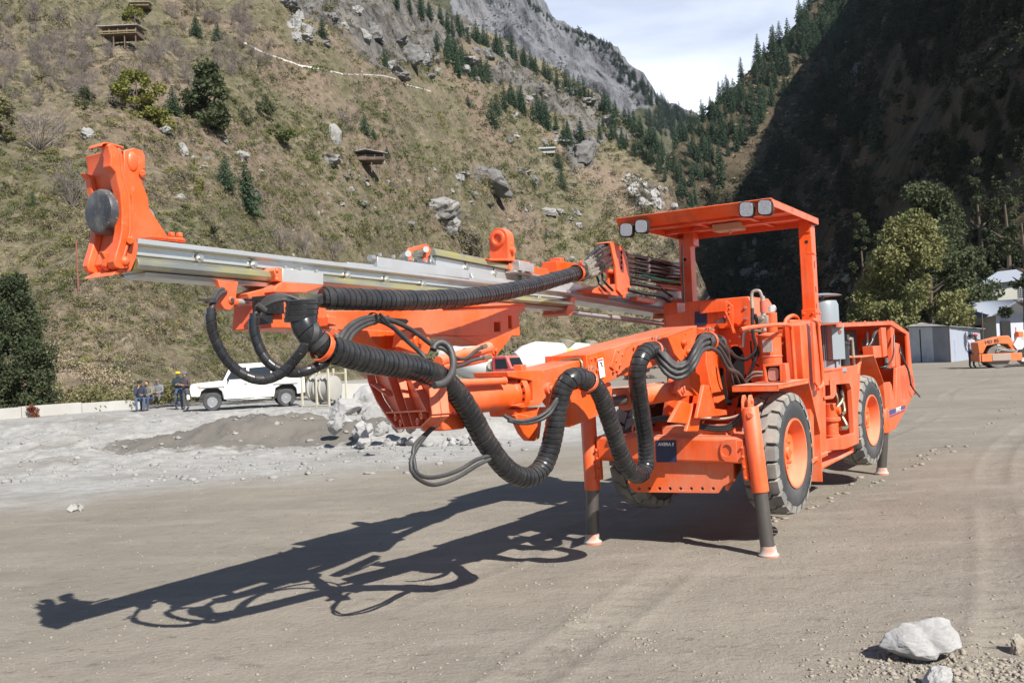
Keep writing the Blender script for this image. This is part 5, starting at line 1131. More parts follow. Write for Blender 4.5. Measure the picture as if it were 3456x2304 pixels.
# ---- front bumper beam, plough plate
sb=.70
bm_=MB()
bl,br=S(2018,1478,sb),S(2474,1470,sb);zt=bl.z*.5+br.z*.5;zb=(S(2110,1558,sb).z+S(2443,1563,sb).z)/2
tL,tR=bl.y-.02,S(2500,1500,sb).y+.02
prof=[(sb,zt-.02),(sb-.02,zt),(sb-.30,zt+.02),(sb-.30,zb),(sb-.02,zb),(sb,zb+.02)]
bm_.prism([V((a,tL,z)) for a,z in prof],(0,tR-tL,0))
part('bumper_beam',bm_,OR,.008)
q=MB();pl=S(2140,1562,sb-.06);pr_=S(2450,1562,sb-.06)
q.prism(Sp(sb-.06,(2110,1556),(2474,1556),(2474,1622),(2440,1640),(2424,1663),(2145,1660),(2128,1645),(2110,1600)),(-.025,0,0),
  holes=[[S(x+6*cos(a),1648+6*sin(a),sb-.06) for a in [2*pi*k/10 for k in range(10)]] for x in (2157,2191,2226,2261,2297,2333,2370,2407)])
q.prism([V((sb-.085,pr_.y,zb)),V((sb-.085,pr_.y,zb-.22)),V((sb-.42,pr_.y,zb-.10)),V((sb-.42,pr_.y,zb))],(0,-.025,0))
part('plough_plate',q,ORD,.003)
q=MB();q.prism([S(2455+26*cos(a),1520+38*sin(a),sb+.012) for a in [pi/2+pi*k/8 for k in range(9)]]+Sp(sb+.012,(2484,1482),(2490,1560)),(-.010,0,0),
   holes=[[S(2452+17*cos(a),1520+20*sin(a),sb+.012) for a in [2*pi*k/14 for k in range(14)]]]);part('towing_plate',q,OR,.002)
# model plate
q=MB();c=Sp(sb+.006,(2212,1485),(2281,1484),(2284,1559),(2215,1559));q.prism(c,(-.004,0,0));sg=part('model_plate',q,BLUE,0)
q=MB();cc=S(2247,1499,sb+.012);q.text('AXERA 5',.034,cc,(0,1,0),(0,0,1),.002,.0012,.25);q.build('lettering',WHITE,sg)
# top of beam: hoses and rings
q=MB();zt2=zt+.025
q.prism([V((sb-.04,-1.30,zt)),V((sb-.30,-1.30,zt)),V((sb-.30,-.22,zt)),V((sb-.04,-.22,zt))],(0,0,.012))
q.box((sb-.17,-.62,zt+.045),(.20,.55,.07));part('beam_deck',q,ORD,.004)
ZB=zt+.05
q=MB()
for off in (0,.018,-.016):
    q.tube([V((sb-.1,-1.28,ZB-.03)),V((sb-.12,-1.12,ZB+.03+off)),V((sb-.1,-.9,ZB+.09+off)),V((sb-.08,-.70,ZB+.06+off)),V((sb-.06,-.5,ZB+.02+off)),V((sb-.04,-.34,ZB+.02+off)),V((sb-.06,-.22,ZB+.10+off*2)),V((sb-.1,-.12,ZB+.18+off*2))],.010,8)
part('jack_hose',q,RUB2,0)
q=MB();q.tube([V((sb-.2,-.62,ZB+.09)),V((sb-.2,-.4,ZB+.08)),V((sb-.18,-.2,ZB+.14)),V((sb-.2,-.1,ZB+.2))],.010,8);part('pipe',q,simple('cream_pipe',(.55,.5,.4),.4),0)
for t_ in (-1.12,-.33):
    q=MB();q.tube([V((sb-.05,t_+.028*cos(a),zt+.02+.045*sin(a)+.03)) for a in [-.9+ (pi+1.8)*k/9 for k in range(10)]],.008,8);part('hose_ring',q,OR,0)
# ---- chassis front
q=MB()
q.bb((.42,-1.0,.60),(-.45,-.44,.90));q.bb((-.45,-1.0,.55),(-4.3,-.42,.95))
q.prism([V((.40,-1.0,1.0)),V((.40,-.92,1.35)),V((.1,-.92,1.55)),V((-.35,-.92,1.55)),V((-.35,-1.0,1.0))],(0,.04,0))
q.prism(Tp(-.52,(2305,1455),(2330,1360),(2362,1362),(2345,1455)),(0,.03,0))
q.prism(Tp(-.42,(2353,1411),(2376,1298),(2394,1300),(2414,1378),(2459,1384),(2455,1400)),(0,-.03,0));q.prism(Tp(-.50,(2261,1424),(2300,1352),(2334,1362),(2322,1430)),(0,-.03,0))
part('chassis_frame',q,OR,.006)
# boom support column and lug
q=MB()
q.prism(Tp(-.60,(2286,1318),(2290,1292),(2303,1268),(2325,1252),(2345,1252),(2362,1266),(2366,1300),(2400,1308),(2398,1330),(2300,1338)),(0,-.03,0))
q.prism(Tp(-.92,(2286,1318),(2290,1292),(2303,1268),(2325,1252),(2345,1252),(2362,1266),(2366,1300),(2400,1308),(2398,1330),(2300,1338)),(0,-.03,0))
p=T(2302,1314,-.6);q.cyl(p+V((0,-.3,0)),p+V((0,.012,0)),.03);q.box(p+V((0,.02,0)),(.022,.014,.055),Matrix.Rotation(.3,3,'Y'))
part('lift_bracket',q,OR,.004)
q=MB();a=S(2362,1130,-.1);b=S(2395,1340,-.1)
q.prism(Sp(-.05,(2352,1105),(2386,1110),(2384,1225),(2400,1300),(2420,1385),(2330,1385),(2345,1300)),(-.28,0,0));part('swing_post',q,OR,.008)
# lift cylinder under the boom
q=MB();a=T(2302,1314,-.70);b=T(1975,1372,-.95)
dd=(b-a).normalized();q.cyl(a,a+dd*.75,.072,n=26);q.cyl(a+dd*.73,a+dd*.78,.08,n=26);q.cyl(a+dd*.05+V((0,0,.0)),a+dd*.09,.08,n=26)
part('lift_cylinder',q,ORD,.003);q=MB();q.cyl(a+dd*.7,b,.038);part('cylinder_rod',q,STEEL,0)
# ---- bulkhead with hose openings
sk=-.42
def arch(cx,cy,rx,ry,bot,n=10): 
    return [(cx+rx*cos(pi*k/n),cy-ry*sin(pi*k/n)) for k in range(n+1)]+[(cx-rx,bot),(cx+rx,bot)]
q=MB()
q.prism(Sp(sk,(2365,1100),(2375,1060),(2526,1048),(2546,1100),(2570,1110),(2572,1290),(2500,1310),(2478,1400),(2400,1402),(2396,1300)),(-.03,0,0),
   holes=[[S(x,y,sk) for x,y in arch(2481,1213,32,46,1298)][::-1],[S(x,y,sk) for x,y in ((2426,1238),(2428,1366),(2468,1368),(2476,1316),(2446,1310),(2441,1243))]])
part('bulkhead',q,OR,.003)
q=MB();a=S(2400,1150,sk-.3);b=S(2520,1390,sk-.3);q.bb((sk-.32,a.y,a.z),(sk-.34,b.y,b.z));part('bulkhead_shade_panel',q,BLACK,0)  # black sheet behind the openings stands in for the shade inside
# hood
q=MB();hs=-.34
top=Sp(hs,(2311,1019),(2524,1000),(2538,1022),(2552,1098),(2470,1104),(2440,1110),(2362,1108),(2250,1125),(2245,1064),(2311,1052))
q.prism(top,(-.62,0,0));part('hood',q,OR,.006)
q=MB();q.prism(Sp(hs+.05,(2362,1020),(2452,1014),(2452,1050),(2362,1058)),(-.05,0,0));q.prism([S(2452,1050,hs+.05),S(2476,1100,hs+.05),S(2482,1124,hs+.04),S(2462,1092,hs+.04)],(.09,.01,0))
q.prism(Sp(hs+.16,(2454,1016),(2474,1032),(2474,1100),(2482,1124),(2455,1062)),(-.012,0,0))
for y in (1026,1040,1055): q.cyl(S(2463,y,hs+.16),S(2463,y,hs+.16)+V((.02,0,0)),.008,n=6)
part('hood_bracket',q,OR,.002)
q=MB();q.prism(Sp(hs+.008,(2344,1052),(2385,1050),(2385,1095),(2344,1100)),(-.006,0,0));part('hood_decal',q,BLUE,0)
q=MB();bolts(q,[S(2516,1038,hs),S(2518,1076,hs),S(2498,1135,sk),S(2502,1168,sk),S(2466,1150,sk)],(1,0,0),.013,.016)
q.cyl(S(2384,1014,hs-.1),S(2394,1000,hs-.1),.008);part('hood_bolt',q,ZINC,0)
q=MB();q.cyl(S(2414,1088,hs+.1),S(2445,1080,hs+.1),.006,.03);q.cyl(S(2445,1080,hs+.1),S(2460,1077,hs+.1),.015);part('warning_horn',q,simple('grey_plastic',(.15,.16,.17),.5),0)
# small deck wall between hood and post
q=MB();q.bb((-.55,-.16,1.22),(-1.22,-.13,1.82));q.bb((-.40,-.62,1.0),(-1.3,-.13,1.06));q.bb((-1.16,-1.33,1.0),(-1.2,-.16,1.75));part('deck_wall',q,OR,.004)
# ---- front mudguards
def guard(tn,tf,s0,label=None):
    q=MB();z=1.295
    q.prism([V((s0+.50,tn,z-.012)),V((s0-.42,tn,z-.012)),V((s0-.42,tf,z-.012)),V((s0+.50,tf,z-.012))],(0,0,.012))
    q.prism([V((s0+.50,tn,z)),V((s0-.42,tn,z)),V((s0-.42,tn,z-.035)),V((s0+.50,tn,z-.035))],(0,-.01,0))
    q.prism([V((s0+.50,tf,z)),V((s0+.50,tn,z)),V((s0+.50,tn,z-.05)),V((s0+.50,tf,z-.05))],(-.01,0,0))
    q.prism([V((s0-.42,tn,z)),V((s0-.42,tf,z)),V((s0-.74,tf,z-.50)),V((s0-.74,tn,z-.50))],(-.01,0,.004))
    q.prism([V((s0-.42,tf+.02,z)),V((s0-.44,tf+.02,z-.02)),V((s0-.74,tf+.02,z-.50)),V((s0-.74,tf+.02,.62)),V((s0-.80,tf+.02,.62)),V((s0-.80,tf+.02,z))],(0,-.012,0))
    q.prism([V((s0-.74,tn,z-.50)),V((s0-.74,tf,z-.50)),V((s0-.72,tf,z-.92)),V((s0-.72,tn,z-.92))],(-.01,0,.0))
    return part('mudguard',q,ORD,.003)
guard(.03,-.34,0.)
guard(-1.10,-1.47,0.)
# ---- right side column and pump bay (t near 0)
t0=-.035
q=MB()
q.prism(Tp(t0,(2701,1096),(2750,1078),(2762,1180),(2776,1320),(2783,1400),(2786,1535),(2756,1546),(2740,1440),(2716,1330)),(0,-.14,0))
part('side_column',q,OR,.006)
q=MB()
q.prism(Tp(t0-.005,(2777,1250),(2904,1240),(2901,1330),(2896,1380),(2899,1495),(2852,1515),(2786,1521)),(0,-.05,0),
   holes=[Tp(t0-.005,(2785,1300),(2806,1298),(2808,1335),(2824,1330),(2822,1297),(2866,1293),(2874,1310),(2883,1462),(2789,1484))])
q.prism(Tp(t0+.012,(2804,1282),(2812,1278),(2818,1290),(2820,1335),(2812,1345),(2785,1348),(2785,1338),(2806,1334)),(0,-.012,0))
part('pump_bay_frame',q,OR,.004)
q=MB();a=T(2778,1290,t0);b=T(2900,1520,t0)
q.bb((a.x,-.50,a.z),(b.x,-.52,b.z));q.bb((a.x,-.5,b.z),(b.x,t0-.06,b.z-.02));q.bb((b.x-.01,-.5,a.z),(b.x,t0-.06,b.z));part('pump_bay_lining',q,ORD,.002)
q=MB();c=T(2805,1400,-.2)
q.cyl(c+V((.02,0,.12)),c+V((.02,0,-.02)),.075);q.cyl(c+V((.02,0,-.02)),c+V((.02,0,-.06)),.095);q.cyl(c+V((.02,0,-.06)),c+V((.02,0,-.2)),.07);q.cyl(c+V((.02,0,-.2)),c+V((.02,0,-.22)),.085);q.cyl(c+V((.02,0,.05)),c+V((.02,.1,.05)),.04);part('hydraulic_pump',q,OR,.004)
q=MB();q.tube([c+V((-.02,.06,.08)),c+V((-.1,.10,.16)),c+V((-.22,.05,.3))],.02,10)
q.tube([c+V((-.02,.08,-.14)),c+V((-.13,.12,-.14)),c+V((-.16,.08,-.05)),c+V((-.17,.03,.02))],.022,10);q.tube([c+V((-.08,.08,0)),c+V((-.15,.10,.02)),c+V((-.18,.08,.14)),c+V((-.18,.03,.22))],.02,10);q.tube([c+V((.1,.08,.1)),c+V((.12,.1,.16)),c+V((.11,.08,.24))],.012,8);part('suction_hose',q,BRASS,0)
q=MB();q.tube([c+V((-.1,.10,.16)),c+V((-.2,.06,.28)),c+V((-.24,.0,.36))],.021,10);q.tube([T(2878,1140,-.1),T(2862,1180,-.1),T(2830,1195,-.16)],.012,8);part('pump_hose',q,RUB,0)
# step under the column
q=MB();a=T(2745,1560,0);b=T(2786,1540,0);q.bb((a.x,.0,a.z),(b.x-.1,-.3,a.z+.03));q.prism(Tp(.02,(2736,1380),(2746,1400),(2750,1560),(2738,1568)),(0,-.2,0));part('side_step',q,ORD,.003)
# centre articulation & body core between wheels
q=MB();q.bb((-1.15,-1.32,.85),(-2.35,-.30,1.18));q.bb((-1.2,-1.36,.55),(-2.3,-1.28,1.6));part('centre_body',q,OR,.006)
# ---- hand rail loops
q=MB();rr=.017
q.tube([T(2500,1112,-.15),T(2530,1105,-.12),T(2600,1097,-.10),T(2652,1095,-.09),T(2668,1102,-.09),T(2672,1125,-.09),T(2678,1200,-.09),T(2685,1292,-.09)],rr,10,.02);part('hand_rail',q,OR,0)
q=MB();q.tube([T(2648,1140,-.2),T(2650,1090,-.2),T(2660,1072,-.2),T(2678,1065,-.2),T(2692,1075,-.2),T(2698,1100,-.2)],.018,10,.02);part('grab_handle',q,OR,0)
q=MB();q.tube([T(2740,1078,.02),T(2752,1082,.03),T(2760,1100,.03),T(2768,1180,.03),T(2776,1280,.03),T(2774,1302,.03),T(2760,1312,.02)],.018,10,.02)
q.prism(Tp(.02,(2742,1090),(2752,1100),(2763,1200),(2768,1290),(2766,1310),(2752,1290)),(0,-.02,0));part('side_grab_rail',q,OR,0)
# ---- accumulator / filter tank, gauge, valve
q=MB();c0=S(2601,1236,-.28);tp_=S(2601,1122,-.28);h=tp_.z-c0.z;r=.105
q.lathe(c0,(0,0,1),[(0,r*.93),(h*.28,r*.93),(h*.285,r*1.0),(h*.31,r*1.0),(h*.315,r*.93),(h*.88,r*.95),(h*.885,r*1.03),(h*.94,r*1.03),(h*.95,r*.9),(h*1.0,r*.6),(h*1.0,0)],32)
q.cyl(c0+V((0,0,-.2)),c0+V((0,0,.0)),r*.9,n=28);q.cyl(c0+V((0,.03,h)),c0+V((0,.03,h+.17)),.045,n=22);part('filter_tank',q,OR,.003)
q=MB();q.prism([V((-.28+r+.004,-.035-.24-.04+.02,c0.z+.14)) + V((0,x,z)) for x,z in ((0,0),(.075,-.004),(.072,.10),(-.002,.105))],(-.012,0,0))
pc=S(2591,1168,-.165);q=MB();q.prism([pc+V((0,x,z)) for x,z in ((-.042,-.05),(.038,-.052),(.036,.05),(-.044,.052))],(-.01,0,0));part('rating_plate',q,simple('etched_plate',(.45,.38,.34),.4,.3,.5,60),0)
gc=S(2606,1042,-.3)
q=MB();q.cyl(gc,gc+V((.04,.01,0)),.036,n=24);q.cyl(gc+V((0,-.0,-.03)),gc+V((0,-.02,-.1)),.01);part('pressure_gauge',q,ZINC,.003)
q=MB();q.cyl(gc+V((.041,.01,0)),gc+V((.043,.01,0)),.028,n=24);part('gauge_dial',q,WHITE,0)
q=MB();v=S(2577,1070,-.22)
q.box(v+V((0,0,-.02)),(.07,.08,.07));q.cyl(v+V((0,0,-.05)),v+V((0,0,-.12)),.02);q.cyl(v,v+V((0,0,.18)),.02);q.cyl(v+V((0,0,-.01)),v+V((.06,0,-.01)),.018,n=6)
q.tube([v+V((.01,-.0,.17)),v+V((.02,-.02,.225)),v+V((.03,-.07,.225)),v+V((.03,-.085,.18)),v+V((.03,-.085,.08))],.014,10,.01)
q.tube([v+V((0,.0,-.12)),v+V((0,-.1,-.11)),v+V((0,-.17,-.12)),v+V((0,-.19,-.25))],.014,10,.01);part('valve_block',q,simple('galvanised',(.42,.40,.34),.4,.5,.3,20),.003)
q=MB();q.cyl(v+V((0,0,.04)),v+V((0,0,.14)),.027);part('filter_bowl',q,simple('red_glass',(.5,.12,.08),.1),0)
q=MB();e=v+V((.03,-.085,.08))
q.tube([e,e+V((.02,0,-.2)),S(2550,1180,-.2),S(2520,1212,-.15),S(2485,1205,-.15),S(2462,1180,-.2)],.015,10)
q.tube([e+V((.0,.02,-.05)),S(2566,1140,-.25),S(2548,1215,-.2),S(2530,1260,-.2),S(2510,1295,-.25)],.016,10)
q.tube([S(2533,1150,-.3),S(2540,1215,-.3),S(2560,1235,-.3)],.008,8)
part('hydraulic_hose',q,RUB,0)
q=MB();q.tube([S(2575,1256,-.2),S(2545,1256,-.2),S(2524,1270,-.2),S(2512,1300,-.25)],.011,8);q.tube([S(2575,1266,-.2),S(2540,1272,-.2),S(2515,1295,-.22)],.009,8);part('braided_hose',q,simple('grey_braid',(.3,.28,.25),.5,.3),0)
# work lamp box on the mudguard
q=MB();ls=.14
q.prism(Sp(ls,(2574,1230),(2637,1226),(2640,1288),(2582,1290)),(-.14,0,0),holes=[Sp(ls,(2582,1237),(2630,1234),(2633,1286),(2590,1288))[::-1]])
q.prism(Sp(ls,(2637,1226),(2650,1226),(2656,1286),(2640,1288)),(-.11,0,0));part('lamp_box',q,OR,.003)
lb=part('lamp_housing',MB().prism(Sp(ls-.03,(2580,1234),(2633,1232),(2635,1288),(2586,1289)),(-.06,0,0)),BLACK,.004)
def rsq(cx,cy,rx,ry,s,n=6): # rounded square on the plane s
    out=[]
    for k in range(4*n):
        a=2*pi*k/(4*n)+pi/(4*n);c_,s_=cos(a),sin(a);m=(abs(c_)**4+abs(s_)**4)**-.25
        out.append(S(cx+rx*c_*m,cy+ry*s_*m,s))
    return out
q=MB();q.prism(rsq(2610,1262,18,22,ls-.02),(-.02,0,0));q.build('lamp_lens',simple('amber_lens',(.42,.22,.18),.15,0,.2,50,.5),lb,.006)
# ---- cab canopy
cz=2.715;cs0,cs1,ct0,ct1=.225,-1.33,-.015,-1.385
can=empty('canopy',(0,0,0),0,rig)
q=MB();z1=cz+.06
ol=[V((cs0,ct0,cz)),V((cs1+.05,ct0,cz)),V((cs1,ct0-.05,cz)),V((cs1,ct1+.05,cz)),V((cs1+.05,ct1,cz)),V((cs0,ct1,cz))]
q.prism([p+V((0,0,.052)) for p in ol],(0,0,.008))
for a,b in zip(ol,ol[1:]): 
    n=(b-a).cross(V((0,0,1))).normalized();cen=V(((cs0+cs1)/2,(ct0+ct1)/2,cz))
    if n.dot(cen-a)<0:n=-n
    q.prism([a,b,b+V((0,0,.054)),a+V((0,0,.054))],n*.010)
q.prism([V((cs0+.045,ct0,cz+.058)),V((cs0+.045,ct1,cz+.058)),V((cs0-.03,ct1,cz-.035)),V((cs0-.03,ct0,cz-.035))],(-.008,0,.004))
q.prism([V((cs0+.045,ct0,cz+.064)),V((cs0+.045,ct1,cz+.064)),V((cs0-.02,ct1,cz+.064)),V((cs0-.02,ct0,cz+.064))],(0,0,-.006))
for tt in (-.45,-.92): q.bb((cs0,tt-.02,cz+.03),(cs1,tt+.02,cz+.052))
for ss_ in (-.35,-.85): q.bb((ss_-.03,ct0,cz+.015),(ss_+.03,ct1,cz+.051))
q.bb((-1.28,-.16,cz-.08),(-1.12,-.06,cz+.05));q.bb((-1.28,-1.3,cz-.08),(-1.12,-1.2,cz+.05))
q.build('roof_panel',OR,can,.003)
q=MB();q.bb((-.72,-.86,cz-.02),(-.92,-.60,cz+.045));q.cyl((-.82,-.72,cz-.02),(-.82,-.72,cz-.05),.012);q.build('junction_box',simple('cream_box',(.50,.42,.30),.5),can,.004)
q=MB();q.tube([V((-.75,-.86,cz+.02)),V((-.7,-1.,cz+.02)),V((-.85,-1.1,cz+.03))],.006,6);q.build('lamp_cable',OR,can,0)
for (x,y) in ((2112,776),(2163,764),(2518,707),(2580,700)):
    L=empty('canopy_lamp',(0,0,0),0,can);k=25 if x>2300 else 22
    q=MB();q.prism(rsq(x,y,k,k+2,cs0+.10),(-.055,0,0));c_=S(x,y,cs0+.03)
    q.cyl(c_,c_+V((0,0,.06)),.010);q.build('lamp_body',BLACK,L,.012,seg=3)
    q=MB();q.prism(rsq(x,y,k-3,k-1,cs0+.108),(-.02,0,0));q.build('lamp_lens',LENS,L,.006)
q=MB();bolts(q,[V((cs0-.0,t,cz+.06)) for t in (-.1,-.5,-.9,-1.25)],(0,0,1),.01,.012);q.build('roof_bolt',OR,can,0)
# posts
def post(tn,tf,s1):
    q=MB();pb,pa=1.82,cz
    q.bb((s1+.12,tn,pb),(s1,tf,pa));q.build('canopy_post',OR,can,.006)
pR1=T(2678,766,-.05);pR2=T(2728,749,-.05)
def postT(t,w,quad):
    q=MB();q.prism(Tp(t,*quad),(0,-w,0));return q
q=MB();s_a=-1.20
zlo=1.78
q.bb((s_a+.07,-.05,zlo),(s_a-.07,-.17,cz+.0));q.build('canopy_post',OR,can,.008)
q=MB();q.bb((s_a+.085,-.045,1.92),(s_a-.085,-.175,1.76));q.bb((s_a+.072,-.04,2.45),(s_a-.03,-.1,2.43))
bolts(q,[V((s_a+.085,t,z)) for t in (-.07,-.15) for z in (1.80,1.88)],(1,0,0),.012,.014);bolts(q,[V((s_a+d,-.045,z)) for d in (.05,-.05) for z in (1.80,1.88)],(0,1,0),.012,.014);q.build('post_clamp',OR,can,.003)
q=MB()
for z,h,w in ((2.37,.07,.018),(2.13,.055,.025),(1.97,.05,.018)): q.bb((s_a+.03,-.048,z),(s_a+.03-w,-.052,z-h))
q.cyl((s_a+.071,-.1,2.55),(s_a+.0725,-.1,2.55),.016);q.build('post_slot',BLACK,can,0)
q=MB();q.bb((s_a+.07,-1.24,1.2),(s_a-.07,-1.36,cz));q.build('canopy_post',OR,can,.008)
q=MB();q.cyl((s_a+.071,-1.3,2.5),(s_a+.0725,-1.3,2.5),.016);q.build('post_slot',BLACK,can,0)
q=MB();a=S(2301,826,-.9);b=S(2312,1100,-.9);q.cyl(a,b,.010);q.build('stay_rod',STEEL,can,0)
q=MB();q.bb((-.6,-1.34,1.0),(-1.3,-1.2,2.05));part('left_side_box',q,OR,.006)
# ---- grey electric motor
mc=T(2789,1249,-.22);mt=T(2789,1013,-.22);h=mt.z-mc.z;rm=.148
mo=empty('electric_motor',tuple(mc),0,rig)
q=MB();q.lathe((0,0,h*.66),(0,0,1),[(0,rm*1.02),(h*.26,rm*1.02),(h*.32,rm*.9),(h*.335,rm*.6),(h*.335,0)],36);q.build('fan_cowl',GREY,mo,.003)
q=MB()
for k in range(44):
    a=2*pi*k/44;R=Matrix.Rotation(a,3,'Z');q.box(R@V((rm*.92,0,h*.40)),(rm*.16,.006,h*.54),R)
q.cyl((0,0,.08),(0,0,h*.68),rm*.84,n=36);q.build('cooling_fins',simple('fin_grey',(.20,.235,.26),.45),mo,0)
q=MB();q.cyl((0,0,0),(0,0,h*.14),rm*.98,n=36);q.cyl((0,0,-.02),(0,0,.015),rm*1.35,n=36);R=Matrix.Rotation(radians(55),3,'Z')
q.box(R@V((rm*1.02,0,h*.40)),(.09,.16,h*.5),R);q.box(R@V((rm*1.02,0,h*.10)),(.03,.03,.12),R);q.cyl((0,0,h*.99),(0,0,h*1.06),.012)
q.cyl(V((0,0,h*1.05)),V((0,0,h*1.055)),.19,.18,n=36);q.lathe((0,0,h*1.055),(0,0,1),[(0,.19),(.012,.15),(.025,.06),(.028,0)],36);q.build('motor_base',GREY,mo,.003)
q=MB();q.cyl(R@V((rm*1.02+.046,.02,h*.53)),R@V((rm*1.02+.05,.02,h*.53)),.022,n=16);q.build('cable_gland',simple('rust',(.2,.07,.03),.8),mo,0)
# deck under the motor
q=MB();a=T(2776,1250,-.04);b=T(2905,1240,-.04);q.bb((a.x,-.04,a.z),(b.x,-.6,a.z-.03));part('motor_deck',q,OR,.004)
# black filter + fittings behind the motor
c=T(2851,1215,-.12)
q=MB();q.cyl(c+V((0,0,-.08)),c+V((0,0,.16)),.05,n=22);q.cyl(c+V((0,0,.16)),c+V((0,0,.2)),.058,n=22);q.box(c+V((0,0,.24)),(.1,.1,.06));part('oil_filter',q,simple('satin_black',(.03,.032,.035),.35),.004)
q=MB();q.tube([c+V((-.05,.03,.22)),c+V((-.15,.05,.22)),c+V((-.18,.05,.14)),c+V((-.20,.05,0)),c+V((-.21,.05,-.1))],.018,10,.02);part('filter_pipe',q,simple('galvanised_pipe',(.42,.40,.34),.4,.5,.3,20),0)
# ---- rear end (engine bay)
tr=-.02
q=MB()
roof=Tp(tr,(2832,1090),(3013,1082),(3068,1121),(3077,1240),(3092,1330),(3086,1322),(3066,1240),(3060,1128),(3008,1096),(2832,1104))
q.prism(roof,(0,-.03,0))
# roof sheets running across
z2=T(3013,1082,tr);z1_=T(2832,1090,tr);z3=T(3068,1121,tr);z4=T(3078,1240,tr);z5=T(3092,1328,tr)
for a,b in ((z1_,z2),(z2,z3),(z3,z4),(z4,z5)):
    d=(b-a).cross(V((0,1,0))).normalized()
    q.prism([a,b,b+V((0,-1.30,0)),a+V((0,-1.30,0))],d*.012)
bolts(q,[z1_.lerp(z2,k)+V((0,-.02,0)) for k in (.05,.25,.45,.7,.92)],(0,0,1),.011,.014)
part('engine_cover',q,OR,.003)
q=MB();q.prism(Tp(tr-.02,(3006,1096),(3018,1096),(3022,1235),(3012,1240)),(0,-.05,0));q.prism(Tp(tr-.06,(3020,1155),(3036,1160),(3040,1240),(3026,1244)),(0,-.04,0));q.prism(Tp(tr-.02,(2975,1105),(2990,1105),(2996,1200),(2982,1205)),(0,-.04,0));q.prism(Tp(tr-.02,(2946,1168),(2972,1166),(2976,1205),(2950,1208)),(0,-.12,0))
part('bay_post',q,OR,.003)
q=MB();q.bb((z1_.x,-1.28,z5.z),(z5.x+.02,-1.25,z2.z-.02));q.bb((z1_.x-.02,-1.25,1.0),(z1_.x-.04,-.3,z1_.z-.03));part('bay_wall',q,ORD,.003)
q=MB();a=T(2880,1110,-.3);b=T(2945,1200,-.3);q.bb((a.x,-.5,a.z),(b.x-.1,-.95,b.z));part('engine_block',q,simple('engine_grey',(.10,.095,.09),.6,.3),.01)
q=MB();q.cyl(T(2960,1150,-.3),T(2975,1150,-.3),.09,n=20);q.cyl(T(2925,1120,-.2),T(2925,1200,-.2),.02);q.cyl(T(2996,1210,-.3),T(2996,1245,-.3),.06);q.box(T(2940,1170,-.4),(.2,.2,.2));part('engine_fitting',q,simple('engine_metal',(.35,.34,.32),.4,.6),.004)
q=MB();q.tube([T(2962,1110,-.1),T(2948,1130,-.08),T(2938,1160,-.1),T(2905,1192,-.2)],.02,10);q.tube([T(3035,1170,-.08),T(3042,1200,-.05),T(3062,1240,0),T(3070,1270,.02),T(3078,1305,.03),T(3104,1338,.06)],.012,8);q.tube([T(3018,1130,0),T(3014,1200,.0),T(2996,1232,-.02),T(2970,1240,-.1)],.010,8);q.tube([T(3040,1170,-.09),T(3050,1210,-.07),T(3068,1250,-.02),T(3073,1300,.02)],.009,8);part('engine_hose',q,RUB,0)
q=MB();q.prism(Tp(tr,(2983,1292),(3004,1288),(3010,1300),(3018,1350),(3024,1355),(3026,1241),(3061,1231),(3066,1262),(3082,1270),(3086,1325),(3056,1385),(3020,1449),(2990,1458),(2982,1440),(2990,1380)),(0,-.04,0));part('rear_side_panel',q,OR,.004)
q=MB();q.prism([T(2990,1458,tr),T(3020,1449,tr),T(3020,1449,tr)+V((0,-1.25,0)),T(2990,1458,tr)+V((0,-1.25,0))],(0,0,.02));q.prism([T(3020,1449,tr),T(3086,1325,tr),T(3086,1325,tr)+V((0,-1.25,0)),T(3020,1449,tr)+V((0,-1.25,0))],(.012,0,.01));part('rear_end_plate',q,OR,.003)
q=MB()
for i in range(15):
    y=1270+i*5.2
    for j in range(4): 
        x=3041+j*4.6+i*.42;p=T(x,y,tr+.002);q.bb((p.x-.010,p.y,p.z-.006),(p.x+.010,p.y-.003,p.z+.006))
part('vent_slots',q,BLACK,0)
q=MB();q.prism(Tp(tr+.004,(2999,1385),(3056,1366),(3055,1378),(3000,1402)),(0,-.004,0));q.prism(Tp(tr+.004,(3001,1405),(3054,1383),(3054,1386),(3001,1410)),(0,-.004,0));dc=part('maker_stripe',q,simple('blue_stripe',(.03,.05,.16),.4),0)
q=MB();a=T(3004,1390,tr);b=T(3054,1373,tr);q.text('TAMROCK',.080,a.lerp(b,.5)+V((0,.008,0)),(b-a),(0,0,1),.002,.0008,.15);q.build('lettering',WHITE,dc)
# rear mudguard
q=MB()
pts=Tp(.02,(2905,1203),(2950,1197),(2983,1291),(2990,1380))
for a,b in zip(pts,pts[1:]):
    q.prism([a,b,b+V((0,-.34,0)),a+V((0,-.34,0))],(b-a).cross(V((0,1,0))).normalized()*.012)
q.prism([pts[0],pts[1],pts[2],V((pts[1].x,pts[1].y,pts[2].z))+V((.0,0,.02))],(0,-.0,0)) if False else None
q.prism([p+V((0,-.33,0)) for p in (pts[0],pts[1],pts[2],pts[3])]+[V((pts[0].x,-.31,pts[3].z))],(0,-.012,0))
q.prism(Tp(-.03,(2905,1203),(2912,1203),(2903,1245),(2897,1260)),(0,-.2,0));part('rear_mudguard',q,ORD,.003)
q=MB();q.bb((-3.6,-1.25,.85),(-4.9,-.2,1.05));part('rear_floor',q,ORD,.004)
